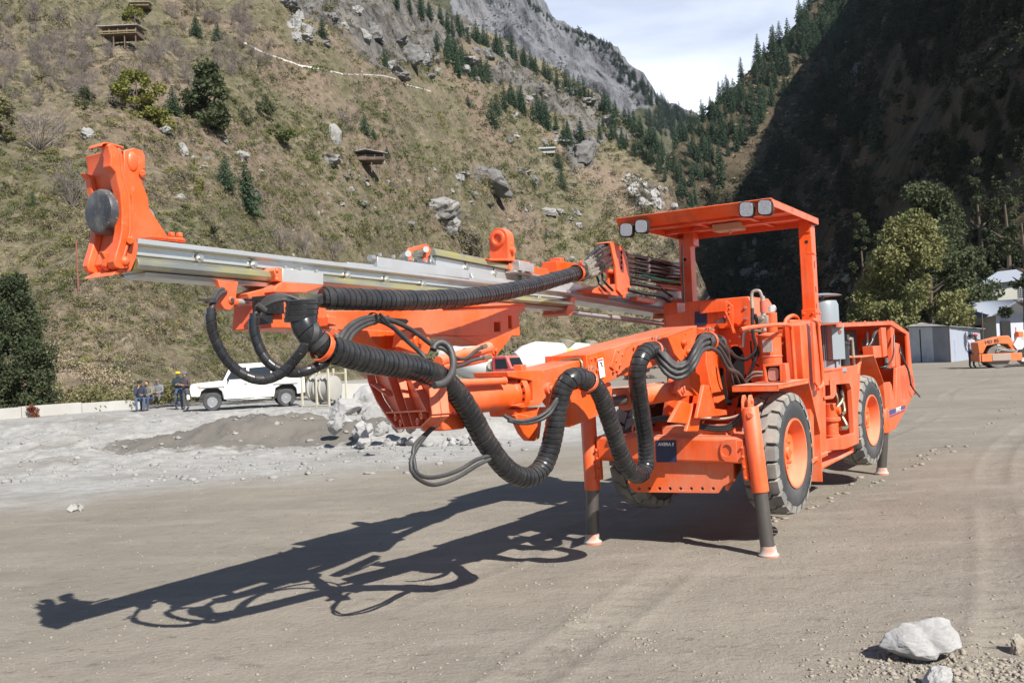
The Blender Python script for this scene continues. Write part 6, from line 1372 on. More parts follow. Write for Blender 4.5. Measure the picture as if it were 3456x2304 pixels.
# ---- boom
boom=empty('boom',(0,0,0),0,rig)
KB,TB0=-.2,-.46
def B(px,py,o):
    r=ray(px,py);n=ft-KB*fs;k=((TB0+o)-(C0-M0)@n)/(r@n);return toM(C0+k*r)
def Bp(o,*pp): return [B(a,c,o) for a,c in pp]
def bp_(name,mb,mat=OR,bev=.004,**k): return mb.build(name,mat,boom,bev,**k)
tb=0.
q=MB();face=Bp(tb,(1974,1199),(2120,1157),(2228,1133),(2128,1252),(2027,1303),(1992,1300));
q.prism(Bp(tb,(1974,1199),(2110,1160),(2352,1098),(2352,1110),(2256,1136),(2152,1168),(2136,1200),(2128,1252),(2027,1303),(1985,1300)),(0,-.30,0));q.prism(Bp(tb-.16,(2100,1172),(2352,1100),(2352,1150),(2236,1225),(2110,1268)),(0,-.13,0));bp_('outer_boom',q)
q=MB()
q.prism(Bp(tb+.004,(1985,1210),(2000,1206),(2012,1300),(1994,1300)),(0,.012,0))
q.prism(Bp(tb+.016,(2078,1180),(2128,1163),(2112,1180),(2088,1240),(2090,1256),(2070,1245),(2062,1238)),(0,-.014,0))
bolts(q,[B(x,y,tb+.012) for x,y in ((1994,1212),(2010,1208),(2000,1252),(2015,1250),(2006,1285),(2085,1184),(2099,1197),(2078,1218),(2092,1232),(2071,1254),(2086,1262),(2140,1172),(2012,1292))],(0,1,0),.012,.012)
bp_('boom_plate',q,OR,.002)
a,b=B(1896,1189,tb-.30),B(1974,1199,tb)
q=MB();A=B(1974,1199,tb)+V((0,.012,.006));q.prism([A,A+V((0,-.33,0)),A+V((0,-.33,-.05)),A+V((0,-.30,-.05)),A+V((0,-.30,-.012)),A+V((0,-.03,-.012)),A+V((0,-.03,-.23)),A+V((0,0,-.24))],(-.05,0,0))
Bv=A+V((-.42,0,.032));q.box(Bv+V((-.1,-.08,.0)),(.5,.09,.02),Matrix.Rotation(radians(4),3,'Y'));q.box(Bv+V((.1,-.25,-.02)),(.3,.05,.02));bp_('boom_collar',q)
q=MB();q.tube([A+V((.01,-.30,-.06)),A+V((.01,-.16,-.035)),A+V((.012,-.05,-.03)),A+V((.012,-.03,-.08)),A+V((.012,-.03,-.14))],.010,8,.02);bp_('brass_pipe',q,BRASS,0)
q=MB();q.prism(Bp(tb+.014,(2017,1212),(2035,1207),(2043,1270),(2026,1276)),(0,-.002,0));wl=bp_('warning_label',q,WHITE,0)
q=MB();q.prism(Bp(tb+.016,(2019,1214),(2034,1210),(2035,1215),(2020,1219)),(0,-.002,0));q.build('label_band',simple('label_red',(.5,.05,.04),.5),wl)
q=MB();
for pts in (((2024,1223),(2034,1221),(2034,1224),(2024,1226)),((2028,1224),(2031,1223),(2031,1232),(2029,1233)),((2031,1230),(2035,1234),(2034,1239),(2030,1234))): q.prism(Bp(tb+.016,*pts),(0,-.002,0))
q.build('label_symbol',BLACK,wl)
# inner boom
q=MB();q.prism(Bp(tb-.03,(1832,1248),(1964,1214),(1985,1212),(1985,1292),(1900,1318),(1870,1340),(1836,1345)),(0,-.24,0));bp_('inner_boom',q)
# yoke at the boom end
yt=tb-.02
q=MB()
q.prism(Bp(yt,(1712,1254),(1770,1250),(1828,1249),(1842,1262),(1850,1290),(1845,1335),(1822,1366),(1760,1376),(1742,1368),(1800,1352),(1797,1284),(1716,1270)),(0,-.26,0))
bp_('yoke',q,OR,.005)
q=MB();p=B(1850,1312,yt);q.cyl(p+V((0,-.02,0)),p+V((0,.02,0)),.042,n=26);q.cyl(p,p+V((0,.034,0)),.022,n=20);q.box(p+V((0,.036,-.01)),(.018,.012,.045),Matrix.Rotation(.3,3,'Y'))
p2=B(1768,1248,yt-.05);q.box(p2+V((0,-.03,.015)),(.06,.06,.04));bp_('pivot_pin',q,OR,.003)
# rotation motor: flange, drum
fc=B(1726,1330,-.14);dr=(B(1500,1352,-.14)-fc).normalized()
q=MB();q.cyl(fc-dr*.10,fc-dr*.03,.075,n=30)
q.lathe(fc-dr*.035,dr,[(0,.136),(.004,.139),(.042,.139),(.046,.136),(.046,.105),(.075,.102),(.078,.097),(.62,.097),(.62,.09)],48)
u=dr.orthogonal().normalized();w=dr.cross(u);bp_('rotation_drum',q,OR,.002,ang=28)
q=MB()
for k in range(18):
    a=2*pi*k/18;p=fc+(u*cos(a)+w*sin(a))*.120;q.cyl(p-dr*.0365,p-dr*.034,.010,n=10);q.cyl(p+dr*.0115,p+dr*.0125,.010,n=10)
bp_('bolt_hole',q,BLACK,0)
q=MB()
for k in range(12):
    a=2*pi*k/12;p=fc-dr*.04+(u*cos(a)+w*sin(a))*.062;q.cyl(p,p-dr*.03,.011,n=6)
bp_('flange_bolt',q,OR,0)
q=MB();a=B(1705,1285,-.02);b=B(1590,1290,-.02);q.cyl(a,b+(b-a)*.8,.022,n=16);q.cyl(a+V((0,.0,0)),a+(b-a)*.05,.026,n=16);bp_('drum_pipe',q)
# ribbed cradle
tcr=-.03
shape=((1265,1264),(1272,1290),(1299,1349),(1340,1410),(1365,1439),(1449,1434),(1487,1398),(1476,1305),(1440,1280),(1380,1270))
sc=B(1475,1350,tcr).x
cr=MB()
k0=B(1475,1350,tcr)
nO=np.array(fs)-.62*np.array(ft);cs3=k0.x+.10-.62*k0.y
def O(px,py,off=0.): r=ray(px,py);k=(cs3+off-(C0-M0)@nO)/(r@nO);return toM(C0+k*r)
def Op(*pp): return [O(a,b) for a,b in pp]
nv=V((1,-.62,0)).normalized()
cr.prism(Op(*shape),nv*-.02)
rim=[(1265,1264),(1272,1290),(1299,1349),(1340,1410),(1365,1439),(1449,1434)]
pr=Op((1240,1262),*rim,(1487,1398),(1476,1305))
for a,b in zip(pr,pr[1:]): cr.prism([a,b,b+nv*.055,a+nv*.055],((b-a).cross(nv)).normalized()*.014)
for l in (((1335,1270),(1392,1436)),((1368,1272),(1420,1434)),((1322,1388),(1462,1380)),((1412,1276),(1468,1385)),((1272,1290),(1330,1330))):
    a,b=Op(*l);cr.prism([a,b,b+nv*.05,a+nv*.05],((b-a).cross(nv)).normalized()*.012)
e1,e2,e3,e0=Op((1476,1305),(1487,1398),(1449,1434),(1265,1264))
bk=nv*-.05
for a,b in ((e1,e2),(e2,e3),(e0,e1)): cr.prism([a,b,b+bk,a+bk],((b-a).cross(nv)).normalized()*-.014)
bp_('feed_cradle',cr,OR,.004)
q=MB()
for x,y in ((1349,1408),(1366,1426),(1437,1401),(1424,1421)):
    p=O(x,y,.01);q.lathe(p,nv,[(0,.022),(.03,.022),(.03,.010),(.012,.010)],18)
bp_('cradle_boss',q,OR,0)
q=MB();q.prism(Bp(tcr+.02,(1489,1402),(1567,1393),(1571,1446),(1497,1454)),(0,-.16,0));bp_('valve_cover',q,OR,.012,seg=3)
# hanging knuckle below the yoke
q=MB();kk=((1738,1400),(1758,1396),(1830,1410),(1822,1478),(1806,1488),(1788,1486),(1768,1462));q.prism(Bp(-.04,*kk),(0,-.03,0));q.prism(Bp(-.24,*[(x-10,y) for x,y in kk]),(0,-.03,0))
p=B(1780,1480,-.06);q.cyl(p+V((.0,.0,.05)),p+V((.0,.012,.05)),.03)
q.prism(Bp(-.06,(1736,1380),(1850,1372),(1835,1408),(1742,1405)),(0,-.2,0));bp_('knuckle',q,OR,.006)
q=MB();q.prism(Bp(tb-.06,(1870,1330),(1990,1300),(2062,1290),(2075,1370),(1990,1416),(1925,1441),(1905,1428),(1908,1380)),(0,-.14,0));q.prism(Bp(tb-.03,(2030,1316),(2068,1304),(2070,1378),(2056,1376),(2052,1360),(2032,1368)),(0,-.03,0));bp_('boom_underside',q,OR,.006)
# gusset near the boom root
q=MB();gt=.05
q.prism(Bp(gt,(2254,1135),(2340,1104),(2346,1180),(2338,1200),(2312,1220),(2300,1222),(2276,1192),(2262,1155)),(0,-.014,0))
q.prism([B(2254,1135,gt),B(2340,1104,gt),B(2340,1104,gt)+V((0,-.16,0)),B(2254,1135,gt)+V((0,-.16,0))],(0,0,-.012))
p=[B(2303,1158,gt),B(2320,1188,gt)]
for a in p:
    q.cyl(a,a+V((0,.03,0)),.022,n=18);q.box(a+V((0,.035,0)),(.010,.012,.035))
bolts(q,[B(2313,1126,gt),B(2303,1217,gt)],(0,1,0),.008,.01);bp_('root_gusset',q,OR,.003)
# ---- feed assembly
feed=empty('feed',(0,0,0),0,rig)
def fp(name,mb,mat=OR,bev=.003,**k): return mb.build(name,mat,feed,bev,**k)
TF=-1.50  # near face of the feed
def rail(mb,L,R,t,w):   # L,R: (px,[y...]) outline of a strip seen on the plane t
    pass
# main (lower) rail made of straight extrusions between two stations
sA=T(460,860,TF).x;sB=.95
def zline(p,q_,t=TF):
    a,b=T(*p,t),T(*q_,t);k=(b.z-a.z)/(b.x-a.x);return lambda s:a.z+k*(s-a.x)
zt_=zline((468,804),(1150,886));ztb=zline((468,827),(1150,903))
zg0=zline((459,869),(935,925));zg1=zline((441,916),(935,963))
zbm=zline((395,932),(1180*.3827+250,955))
slope=(zt_(sA)-zt_(sB))/(sA-sB)
def ext(mb,prof,s0,s1,z0f=None):  # prof (t,z-offset below the rail top) swept along the rail
    z0=zt_(s0);z1=zt_(s1)
    a=[V((s0,t,z0+z)) for t,z in prof];mb.prism(a,(s1-s0,0,z1-z0))
hT=zt_(sA);h1=zg0(sA)-hT;h2=zg1(sA)-hT;h3=zbm(sA)-hT
print('rail heights',h1,h2,h3,slope,zt_(sA))
HB=-.175
q=MB()
ext(q,[(TF,0),(TF-.20,0),(TF-.20,-.024),(TF-.165,-.034),(TF-.165,-.07),(TF-.035,-.07),(TF-.035,-.034),(TF,-.024)],sA,sB)
ext(q,[(TF-.05,-.071),(TF-.15,-.071),(TF-.15,HB+.03),(TF-.05,HB+.03)],sA,sB)
ext(q,[(TF-.02,HB+.03),(TF-.18,HB+.03),(TF-.17,HB+.008),(TF-.03,HB+.008)],sA-.06,sB)
fp('feed_rail',q,ALU,.003)
q=MB();sG=T(935,940,TF).x
gp=[(TF+.0,-.088),(TF+.012,-.098),(TF+.014,-.12),(TF+.002,-.138),(TF-.05,-.146),(TF-.05,-.082)]
ext(q,gp,sA,sG);ext(q,gp,sG-.28,sB);ext(q,[(2*TF-.20-t,z) for t,z in gp],sA,sB);fp('slide_bar',q,GREASE,.002)
q=MB()
for x,y in ((672,870),(855,892),(1000,917),(1172,929),(1303,942),(1427,958),(1820,1008)):
    p=T(x,y,TF-.03);q.cyl(p,p+V((0,.008,0)),.022,n=18);q.cyl(p,p+V((0,.02,0)),.012,n=6)
fp('rail_bolt',q,ZINC,0)
# end cap
q=MB();q.prism(Tp(TF+.01,(1928,1004),(1942,1002),(1938,1050),(1925,1064),(1908,1058)),(0,-.22,0));fp('rail_end_cap',q)
# black slot above grease bar
# clamp block 1
q=MB();q.prism(Tp(TF+.05,(954,905),(1092,923),(1092,962),(954,951)),(0,-.10,0));fp('clamp_block',q,ALUD)
q=MB();q.prism(Tp(TF+.055,(930,970),(954,951),(1092,963),(1092,966),(1036,986),(925,985)),(0,-.24,0));q.prism(Tp(TF+.045,(925,912),(936,901),(954,905),(954,951),(935,948)),(0,-.10,0));bolts(q,[T(936,913,TF+.045),T(936,943,TF+.045)],(1,0,0),.012,.014)
q.prism(Tp(TF-.02,(835,990),(935,962),(940,988),(900,1000),(840,1006)),(0,-.12,0));fp('clamp_bracket',q)
q=MB();bolts(q,[T(x,y,TF+.0) for x,y in ((962,906),(1015,911),(1067,919))],(0,0,1),.013,.014);fp('clamp_bolt',q,ZINC,0)
# hanging cylinder bracket under the tip
q=MB();q.prism(Tp(TF+.0,(735,944),(805,950),(800,975),(797,1010),(787,1038),(775,1047),(757,1042),(745,1020),(747,980)),(0,-.03,0))
q.prism(Tp(TF-.13,(735,944),(805,950),(800,975),(797,1010),(787,1038),(775,1047),(757,1042),(745,1020),(747,980)),(0,-.02,0))
p=T(779,1013,TF);q.cyl(p+V((0,-.16,0)),p+V((0,.01,0)),.017);q.cyl(p+V((.0,-.05,-.005)),p+V((0,-.1,-.005)),.035)
q.cyl(p+V((0,-.075,0)),p+V((-.10,-.075,-.003)),.022);fp('cylinder_bracket',q)
q=MB();p3=T(935,1025,TF-.075);q.cyl(p+V((-.08,-.075,0)),V((p.x-.75,p.y-.075,p3.z)),.017);fp('feed_cylinder_rod',q,ALU,0)
q=MB();q.cyl(p+V((0,.008,0)),p+V((0,.014,0)),.012,n=6);fp('pin_bolt',q,STEEL,0)
# orange holder beam (feed support)
q=MB();tbm=TF+.08
q.prism(Tp(tbm,(925,1020),(1090,1012),(1100,1048),(1450,1045),(1773,1026),(1773,1050),(1752,1056),(1756,1134),(1560,1135),(1110,1112),(919,1106)),(0,-.30,0),
  holes=[Tp(tbm,(1668,1087),(1690,1087),(1690,1119),(1669,1119)),Tp(tbm,(1716,1064),(1727,1066),(1729,1108),(1717,1109))])
q.prism(Tp(tbm+.02,(1500,1031),(1773,1022),(1773,1030),(1500,1040)),(0,-.26,0));fp('holder_beam',q,OR,.006)
q=MB();q.prism(Tp(tbm+.02,(920,1022),(922,1090),(878,1096),(880,1060),(900,1040)),(0,-.04,0));q.box(T(905,1030,tbm-.02),(.12,.1,.09));fp('rubber_block',q,RUB)
q=MB();q.box(T(1105,1085,tbm+.04),(.06,.07,.05));q.cyl(T(1105,1105,tbm+.04),T(1105,1062,tbm+.04),.012,n=6);fp('clamp_nut',q)
# black oblong slot
q=MB();q.prism(Tp(tbm+.003,(1300,1070),(1372,1076),(1380,1084),(1372,1092),(1300,1080)),(0,-.004,0));fp('oblong_slot',q,BLACK,0)
# tilt brackets
q=MB();q.prism(Tp(tbm,(1586,1134),(1731,1128),(1722,1142),(1672,1205),(1655,1211),(1640,1200),(1630,1160)),(0,-.03,0));q.prism(Tp(tbm-.2,(1586,1134),(1731,1128),(1722,1142),(1672,1205),(1655,1211),(1640,1200),(1630,1160)),(0,-.03,0))
p=T(1666,1183,tbm);q.cyl(p+V((0,-.25,0)),p+V((0,.012,0)),.03);q.cyl(p,p+V((0,.03,0)),.016,n=6)
q.prism(Tp(tbm,(1500,1133),(1620,1136),(1636,1165),(1600,1160),(1560,1140)),(0,-.2,0));fp('tilt_bracket',q,OR,.004)
q=MB();p1=T(1356,1113,tbm+.06)
q.prism(Tp(tbm+.16,(1356,1122),(1370,1112),(1425,1104),(1450,1140),(1458,1165),(1444,1195),(1400,1190),(1349,1171)),(0,-.06,0))
q.prism(Tp(tbm+.03,(1240,1112),(1345,1118),(1352,1180),(1290,1178),(1262,1160)),(0,-.16,0))
p=T(1406,1148,tbm+.16);q.cyl(p+V((0,-.3,0)),p+V((0,.02,0)),.045);q.box(p+V((0,.03,0)),(.025,.016,.055),Matrix.Rotation(-.2,3,'Y'));fp('tilt_head',q,OR,.006)
# swing cylinders
q=MB();a=T(1650,1172,-1.30);b=T(1480,1220,-1.24);q.cyl(a,b,.034,n=22);q.cyl(a,a+(b-a)*.08,.037,n=22);a=T(1640,1208,-1.30);b=T(1490,1240,-1.24);q.cyl(a,b,.026,n=22);fp('tilt_cylinder',q,ORD)
q=MB()
for pts in (((1640,1167),(1610,1180),(1580,1205),(1555,1212),(1525,1200)),((1655,1204),(1600,1215),(1560,1232),(1530,1238))):
    P=[T(x,y,-1.20) for x,y in pts];q.tube(P,.012,8)
fp('cylinder_hose',q,RUB2,0)
q=MB()
for x,y,x2,y2 in ((1640,1167,1625,1172),(1655,1204,1630,1208)): q.cyl(T(x,y,-1.198),T(x2,y2,-1.198),.015,n=10)
fp('hose_fitting',q,BRASS,0)
# connection from the cradle up to the holder beam
q=MB();q.prism([V((k0.x+.08,-1.62,1.58)),V((k0.x-.12,-1.62,1.58)),V((k0.x-.1,-1.62,1.78)),V((k0.x+.12,-1.62,1.78))],(0,.14,0));fp('swivel',q,OR,.006)
# upper slide block
q=MB();q.prism(Tp(TF+.0,(1274,866),(1584,912),(1584,945),(1274,902)),(0,-.05,0));q.prism(Tp(TF+.0,(1174,884),(1262,893),(1262,902),(1174,892)),(0,-.05,0));ALB=fp('cradle_plate',q,ALU)
q=MB();bolts(q,[T(x,y,TF-.02) for x,y in ((1282,865),(1328,871),(1373,878),(1392,881),(1435,887))],(0,0,1),.013,.02);p=T(1262,872,TF-.02);q.cyl(p,p+V((.04,0,0)),.022,n=6);fp('plate_bolt',q,ZINC,0)
# handle bracket
q=MB()
P=[T(x,y,TF-.02) for x,y in ((1377,856),(1383,840),(1440,824),(1450,836),(1436,858),(1438,886),(1450,886),(1448,862),(1455,846))]
q.prism(Tp(TF-.02,(1375,880),(1374,852),(1381,838),(1438,823),(1446,826),(1456,845),(1445,870),(1445,886),(1432,886),(1432,860),(1438,845),(1431,838),(1393,849),(1391,855),(1392,878)),(0,-.016,0));fp('travel_stop',q)
q=MB();
for x,y in ((1375,859),(1435,844)):
    p=T(x,y,TF-.02);q.cyl(p+V((.03,.03,0)),p+V((-.05,-.08,0)),.020,n=12)
fp('stop_bolt',q,ZINC,0)
# upper rail
sU0=T(1440,850,TF-.1).x;sU1=-1.44;zu=zline((1455,835),(1750,883),TF-.06)
zuA=zu(sU0);zuB=2.15
zu2=lambda s:zuA+(zuB-zuA)*(sU0-s)/(sU0-sU1)
def ext2(mb,prof,s0,s1):
    z0=zu2(s0);z1=zu2(s1);mb.prism([V((s0,t,z0+z)) for t,z in prof],(s1-s0,0,z1-z0))
TU=TF-.06
q=MB();ext2(q,[(TU-.01,-.05),(TU-.17,-.05),(TU-.17,-.13),(TU-.01,-.13)],sU0-.06,sU1);ext2(q,[(TU+.03,-.13),(TU-.21,-.13),(TU-.23,-.16),(TU-.2,-.20),(TU+.02,-.20),(TU+.05,-.165)],sU0-.4,sU1);fp('slide_rail',q,ALU)
q=MB();ext2(q,[(TU-.0,0),(TU-.14,0),(TU-.17,-.02),(TU-.17,-.045),(TU+.02,-.05),(TU+.02,-.02)],sU0-.02,T(1750,900,TU).x);fp('upper_slide_bar',q,GREASE)
q=MB();p=[]
for x,y in ((1458,882),(1576,900),(1672,924)):
    p=T(x,y,TU+.0)+V((0,.0,0));zc_=zu2(p.x)-.09;c=V((p.x,TU-.008,zc_))
    q.prism([c+V((-.02,0,0)),c+V((0,0,-.045)),c+V((.02,0,0)),c+V((0,0,.045))],(0,.006,0));q.cyl(c,c+V((0,.022,0)),.014,n=6)
fp('rail_lug',q,ZINC,0)
# steel ring support (drill steel head)
q=MB();tr_=TF-.06;c=T(1708,803,tr_)
def ringpts(r,n=28,z0=0): return [c+V((r*cos(a),0,r*sin(a))) for a in [2*pi*k/n for k in range(n)]]
cs_=c.x
yz=lambda y,z:V((cs_,y,z))
rr=.082
cc=V((cs_,tr_-.07,c.z))
outer=[cc+V((0,rr*cos(a),rr*sin(a))) for a in [pi*k/14 for k in range(15)]]+[cc+V((0,-rr,-.22)),cc+V((0,rr,-.22))]
q.prism(outer,(-.09,0,0),holes=[[cc+V((0,.035*cos(a),.035*sin(a))) for a in [2*pi*k/16 for k in range(16)]][::-1]])
q.lathe(cc,(1,0,0),[(0,.062),(.014,.062),(.018,.055),(.018,.036),(0,.034),(-.09,.034)],28)
q.cyl(cc+V((-.045,rr,-.09)),cc+V((-.045,rr+.03,-.09)),.022,n=16)
fp('steel_guide',q,OR,.004)
q=MB();z0=cc.z-.22;q.box(cc+V((-.26,.0,-.23)),(.56,.20,.05),Matrix.Rotation(-.05,3,'Y'))
q.prism(Tp(tr_+.06,(1802,900),(1848,907),(1856,916),(1856,935),(1850,938),(1800,930)),(0,-.12,0));bolts(q,[cc+V((-d,.03,-.2)) for d in (.12,.2,.3,.38)],(0,0,1),.013,.02)
q.box(T(1885,905,tr_),(.3,.14,.09));q.box(T(1880,888,tr_),(.06,.1,.08));q.prism(Tp(tr_+.05,(1650,872),(1720,872),(1790,884),(1790,892),(1725,880),(1655,880)),(0,-.2,0));fp('guide_base',q,OR,.004)
q=MB();q.prism(Tp(tr_+.10,(1752,880),(1802,890),(1802,920),(1754,912)),(0,-.1,0));q.prism(Tp(tr_+.08,(1738,912),(1830,930),(1834,936),(1738,918)),(0,-.1,0));fp('guide_clamp',q,ALU)
q=MB();bolts(q,[T(x,y,tr_+.10) for x,y in ((1765,914),(1795,919))],(0,0,-1),.013,.014);p=T(1745,885,tr_+.05);q.cyl(p+V((.02,0,0)),p+V((-.05,0,0)),.02,n=6);p=T(1775,940,tr_+.03);q.box(p,(.06,.04,.05));fp('guide_bolt',q,ZINC,0)
# rod under the rear half
q=MB();a=T(1930,1048,TF-.1);b=T(2262,1096,TF-.1);q.cyl(a+V((.3,0,0)),b,.024,n=18);fp('cylinder_tube',q,ALU,0)
q=MB();q.prism(Tp(TF-.06,(2258,1078),(2290,1066),(2292,1100),(2276,1108),(2262,1104)),(0,-.08,0));q.cyl(b+V((0,-.05,0)),b+V((0,.06,0)),.03);q.prism(Tp(TF-.04,(2240,1062),(2300,1060),(2300,1072),(2240,1074)),(0,-.12,0));fp('rod_clevis',q)
# rear end plate of the slide
q=MB();sP=-1.45;q.prism([V((sP,-1.38,1.98)),V((sP,-1.76,1.98)),V((sP,-1.76,2.33)),V((sP,-1.38,2.33))],(-.02,0,0));q.prism(Tp(TF+.06,(2285,1038),(2310,1020),(2312,1052),(2300,1080),(2288,1074)),(0,-.02,0));fp('slide_end_plate',q)
q=MB();q.prism(Tp(TF+.09,(2255,982),(2304,982),(2306,1008),(2258,1004)),(0,-.14,0));fp('grey_block',q,ALUD,.004)
q=MB();bolts(q,[T(x,1006,TF+.09) for x in (2265,2280,2298)],(0,0,-1),.014,.012);fp('block_bolt',q,ZINC,0)
# hose carrier plate
q=MB();tc=TF+.10
q.prism(Tp(tc,(2060,818),(2064,814),(2105,835),(2118,870),(2128,960),(2132,975),(2118,992),(2100,998),(2084,978),(2078,900)),(0,-.022,0))
q.prism([T(2060,818,tc),T(2064,814,tc),T(2105,835,tc),T(2100,838,tc)],(0,-.14,0));fp('hose_carrier_plate',q,OR,.004)
q=MB();q.prism(Tp(tc-.02,(1998,975),(2078,958),(2085,985),(2110,996),(2090,999),(2000,988)),(0,-.16,0));q.cyl(T(2038,912,tc-.05),T(2082,920,tc-.05),.020);q.prism(Tp(tc-.08,(2052,915),(2078,915),(2078,975),(2055,975)),(0,-.02,0));q.cyl(T(2104,990,tc-.01),T(2104,1006,tc-.01),.02);q.prism(Tp(tc-.02,(2150,1000),(2208,1010),(2213,1020),(2210,1026),(2150,1014)),(0,-.08,0));q.prism(Tp(tc-.06,(2232,966),(2305,976),(2305,984),(2234,974)),(0,-.14,0));fp('hose_carrier_base',q,OR,.003)
q=MB()
for k in range(4):
    p=T(2098,852+k*17,tc+.003);q.box(p,(.012,.004,.035));q.box(p+V((0,.0,-.0)),(.03,.004,.006))
fp('carrier_slot',q,BLACK,0)
# rear hose bank
rnd=random.Random(5)
q=MB();qf=MB();qw=MB();qg=MB()
ys=((862,868,882,900),(862,872,888,892),(878,890,905,914),(878,888,900,906),(895,905,918,925),(908,920,930,935),(925,938,948,953))
for i,(y0,y1,y2,y3) in enumerate(ys):
    for dt in (0,-.05):
        tt=tc-.02-.03*(i%2)+dt
        pts=[T(2110,y0,tt),T(2160,y1,tt),T(2230,y2+4*(dt<0),tt),T(2306,y3+5*(dt<0)+2,tt-.02)]
        e=pts[-1];pts+= [e+V((-.12,-.01,-.02)),e+V((-.2,-.06,-.12)),e+V((-.16,-.12,-.26))]
        q.tube(pts,.019,10)
        if dt==0:
            qf.tube([T(2112,y0+.5,tt),T(2135,y0+5,tt)],.023,12);qf.cyl(T(2120,y0+2,tt),T(2126,y0+3,tt),.026,n=6)
            if i%2==0:
                qw.cyl(T(2183,y1+6,tt),T(2189,y1+8,tt),.0225,n=12)
fp('rear_hose',q,RUB,0)
fp('rear_hose_fitting',qf,simple('fitting_sheath',(.30,.28,.23),.5,.4,.3,25),0);fp('hose_tag',qw,WHITE,0)
q=MB();q.tube([T(2170,928,tc+.0),T(2230,943,tc+.0),T(2305,955,tc-.02)],.011,8);fp('green_hose',q,GREEN,0)
q=MB();q.tube([T(2118,976,tc),T(2160,988,tc+.01),T(2230,1000,tc),T(2262,1022,tc),T(2275,1030,tc-.03)],.018,10);q.tube([T(2225,966,tc),T(2245,985,tc),T(2268,1000,tc)],.012,8);q.tube([T(2015,935,tc-.05),T(2025,960,tc),T(2045,980,tc+.01)],.012,8);q.tube([T(2030,920,tc-.04),T(2040,950,tc+.02),T(2068,980,tc+.01)],.012,8)
q.tube([T(2125,955,tc),T(2160,960,tc),T(2225,973,tc)],.02,8);fp('feed_hose',q,RUB,0)
# hoses from clamp to carrier
q=MB();qf=MB();cl=T(1972,920,-1.22)
for i,(x0,y0,xm,ym,x1,y1) in enumerate(((1968,905,2010,862,2060,836),(1972,912,2015,880,2065,850),(1978,925,2025,900,2075,866),(1982,935,2030,915,2078,880),(1965,900,2005,850,2050,830),(1975,930,2020,908,2078,892),(1970,915,2020,890,2070,858))):
    t1=-1.24-.012*(i%3)
    q.tube([T(x0-20,y0+8,-1.22),T(x0,y0,-1.22),T(xm,ym,t1-.04),T(x1,y1,tc-.05-.012*i),T(2112,y1+25,tc-.08)],.018,10)
    a=T(x0+8,y0-6,-1.22);b=T(xm-4,ym+3,t1-.035);d=(b-a);qf.cyl(a,a+d*.8,.022,n=12);qf.cyl(a+d*.35,a+d*.55,.026,n=6)
fp('bundle_hose',q,RUB,0);fp('bundle_fitting',qf,bpy.data.materials['fitting_sheath'],0)
q=MB()
for x,y in ((2018,852),(2025,895)):
    p=T(x,y,-1.27);q.lathe(p,(T(2060,836,-1.3)-T(2005,866,-1.3)),[(0,.045),(.02,.045),(.02,.04),(0,.04)],14,True)
fp('cable_tie',q,RUB2,0)
# ---- head of the feed
hd=empty('feed_head',(0,0,0),0,feed)
def Q(x,y): return (250+x/2.6133,450+y/2.6133)
nearp=[Q(*p) for p in ((440,150),(520,130),(600,150),(628,195),(632,310),(615,318),(578,345),(585,378),(634,395),(633,412),(600,430),(655,570),(662,660),(830,912),(960,920),(985,935),(985,965),(572,925),(565,1020),(552,1100),(505,1210),(430,1230),(440,1100),(500,980),(510,560),(440,370))]
q=MB();q.prism(Tp(TF+.0,*nearp),(0,-.022,0));q.prism(Tp(TF-.18,*nearp),(0,-.022,0));q.build('gusset_plate',OR,hd,.005)
q=MB();q.prism([T(*Q(572,925),TF),T(*Q(985,965),TF),T(*Q(985,965),TF)+V((0,-.20,0)),T(*Q(572,925),TF)+V((0,-.2,0))],(0,0,.014));bolts(q,[T(*Q(860,912),TF-.03),T(*Q(930,917),TF-.03)],(0,0,1),.018,.02);q.build('base_plate',OR,hd,.003)
# curved channel : outline swept across t, seen edge on
edge=[Q(*p) for p in ((250,80),(300,100),(325,200),(320,290),(372,345),(385,420),(410,520),(425,700),(420,850),(400,960),(370,1060),(352,1130),(370,1180),(400,1195))]
inner=[Q(*p) for p in ((330,88),(385,130),(405,200),(415,320),(430,400),(470,520),(490,700),(490,850),(470,960),(440,1060),(420,1130),(440,1160),(455,1190))]
q=MB()
oE=Tp(TF+.02,*edge);iE=Tp(TF+.02,*inner)
q.prism(oE[1:]+iE[::-1],(0,-.055,0))
oF=[p+V((0,-.19,0)) for p in oE];iF=[p+V((0,-.19,0)) for p in iE]
q.prism(oF[3:]+iF[3:][::-1],(0,-.04,0))
q.build('channel_flange',OR,hd,.012,seg=3)
q=MB()
q.prism(iE[1:]+[T(x+10,y,TF+.02) for x,y in inner[1:]][::-1],(0,-.24,0))
q.build('channel_back',OR,hd,.004)
# left rib seen through the front
rib=[Q(*p) for p in ((178,195),(205,198),(300,235),(340,320),(355,500),(340,900),(330,1050),(350,1190),(320,1255),(270,1200),(245,1100),(215,1000),(205,890),(225,500),(232,390),(178,320))]
x_=T(*Q(230,600),TF-.22).x
q=MB();q.prism(Tp(TF-.235,*[(a,b) for a,b in rib]),(0,-.022,0));q.build('left_flange',OR,hd,.005)
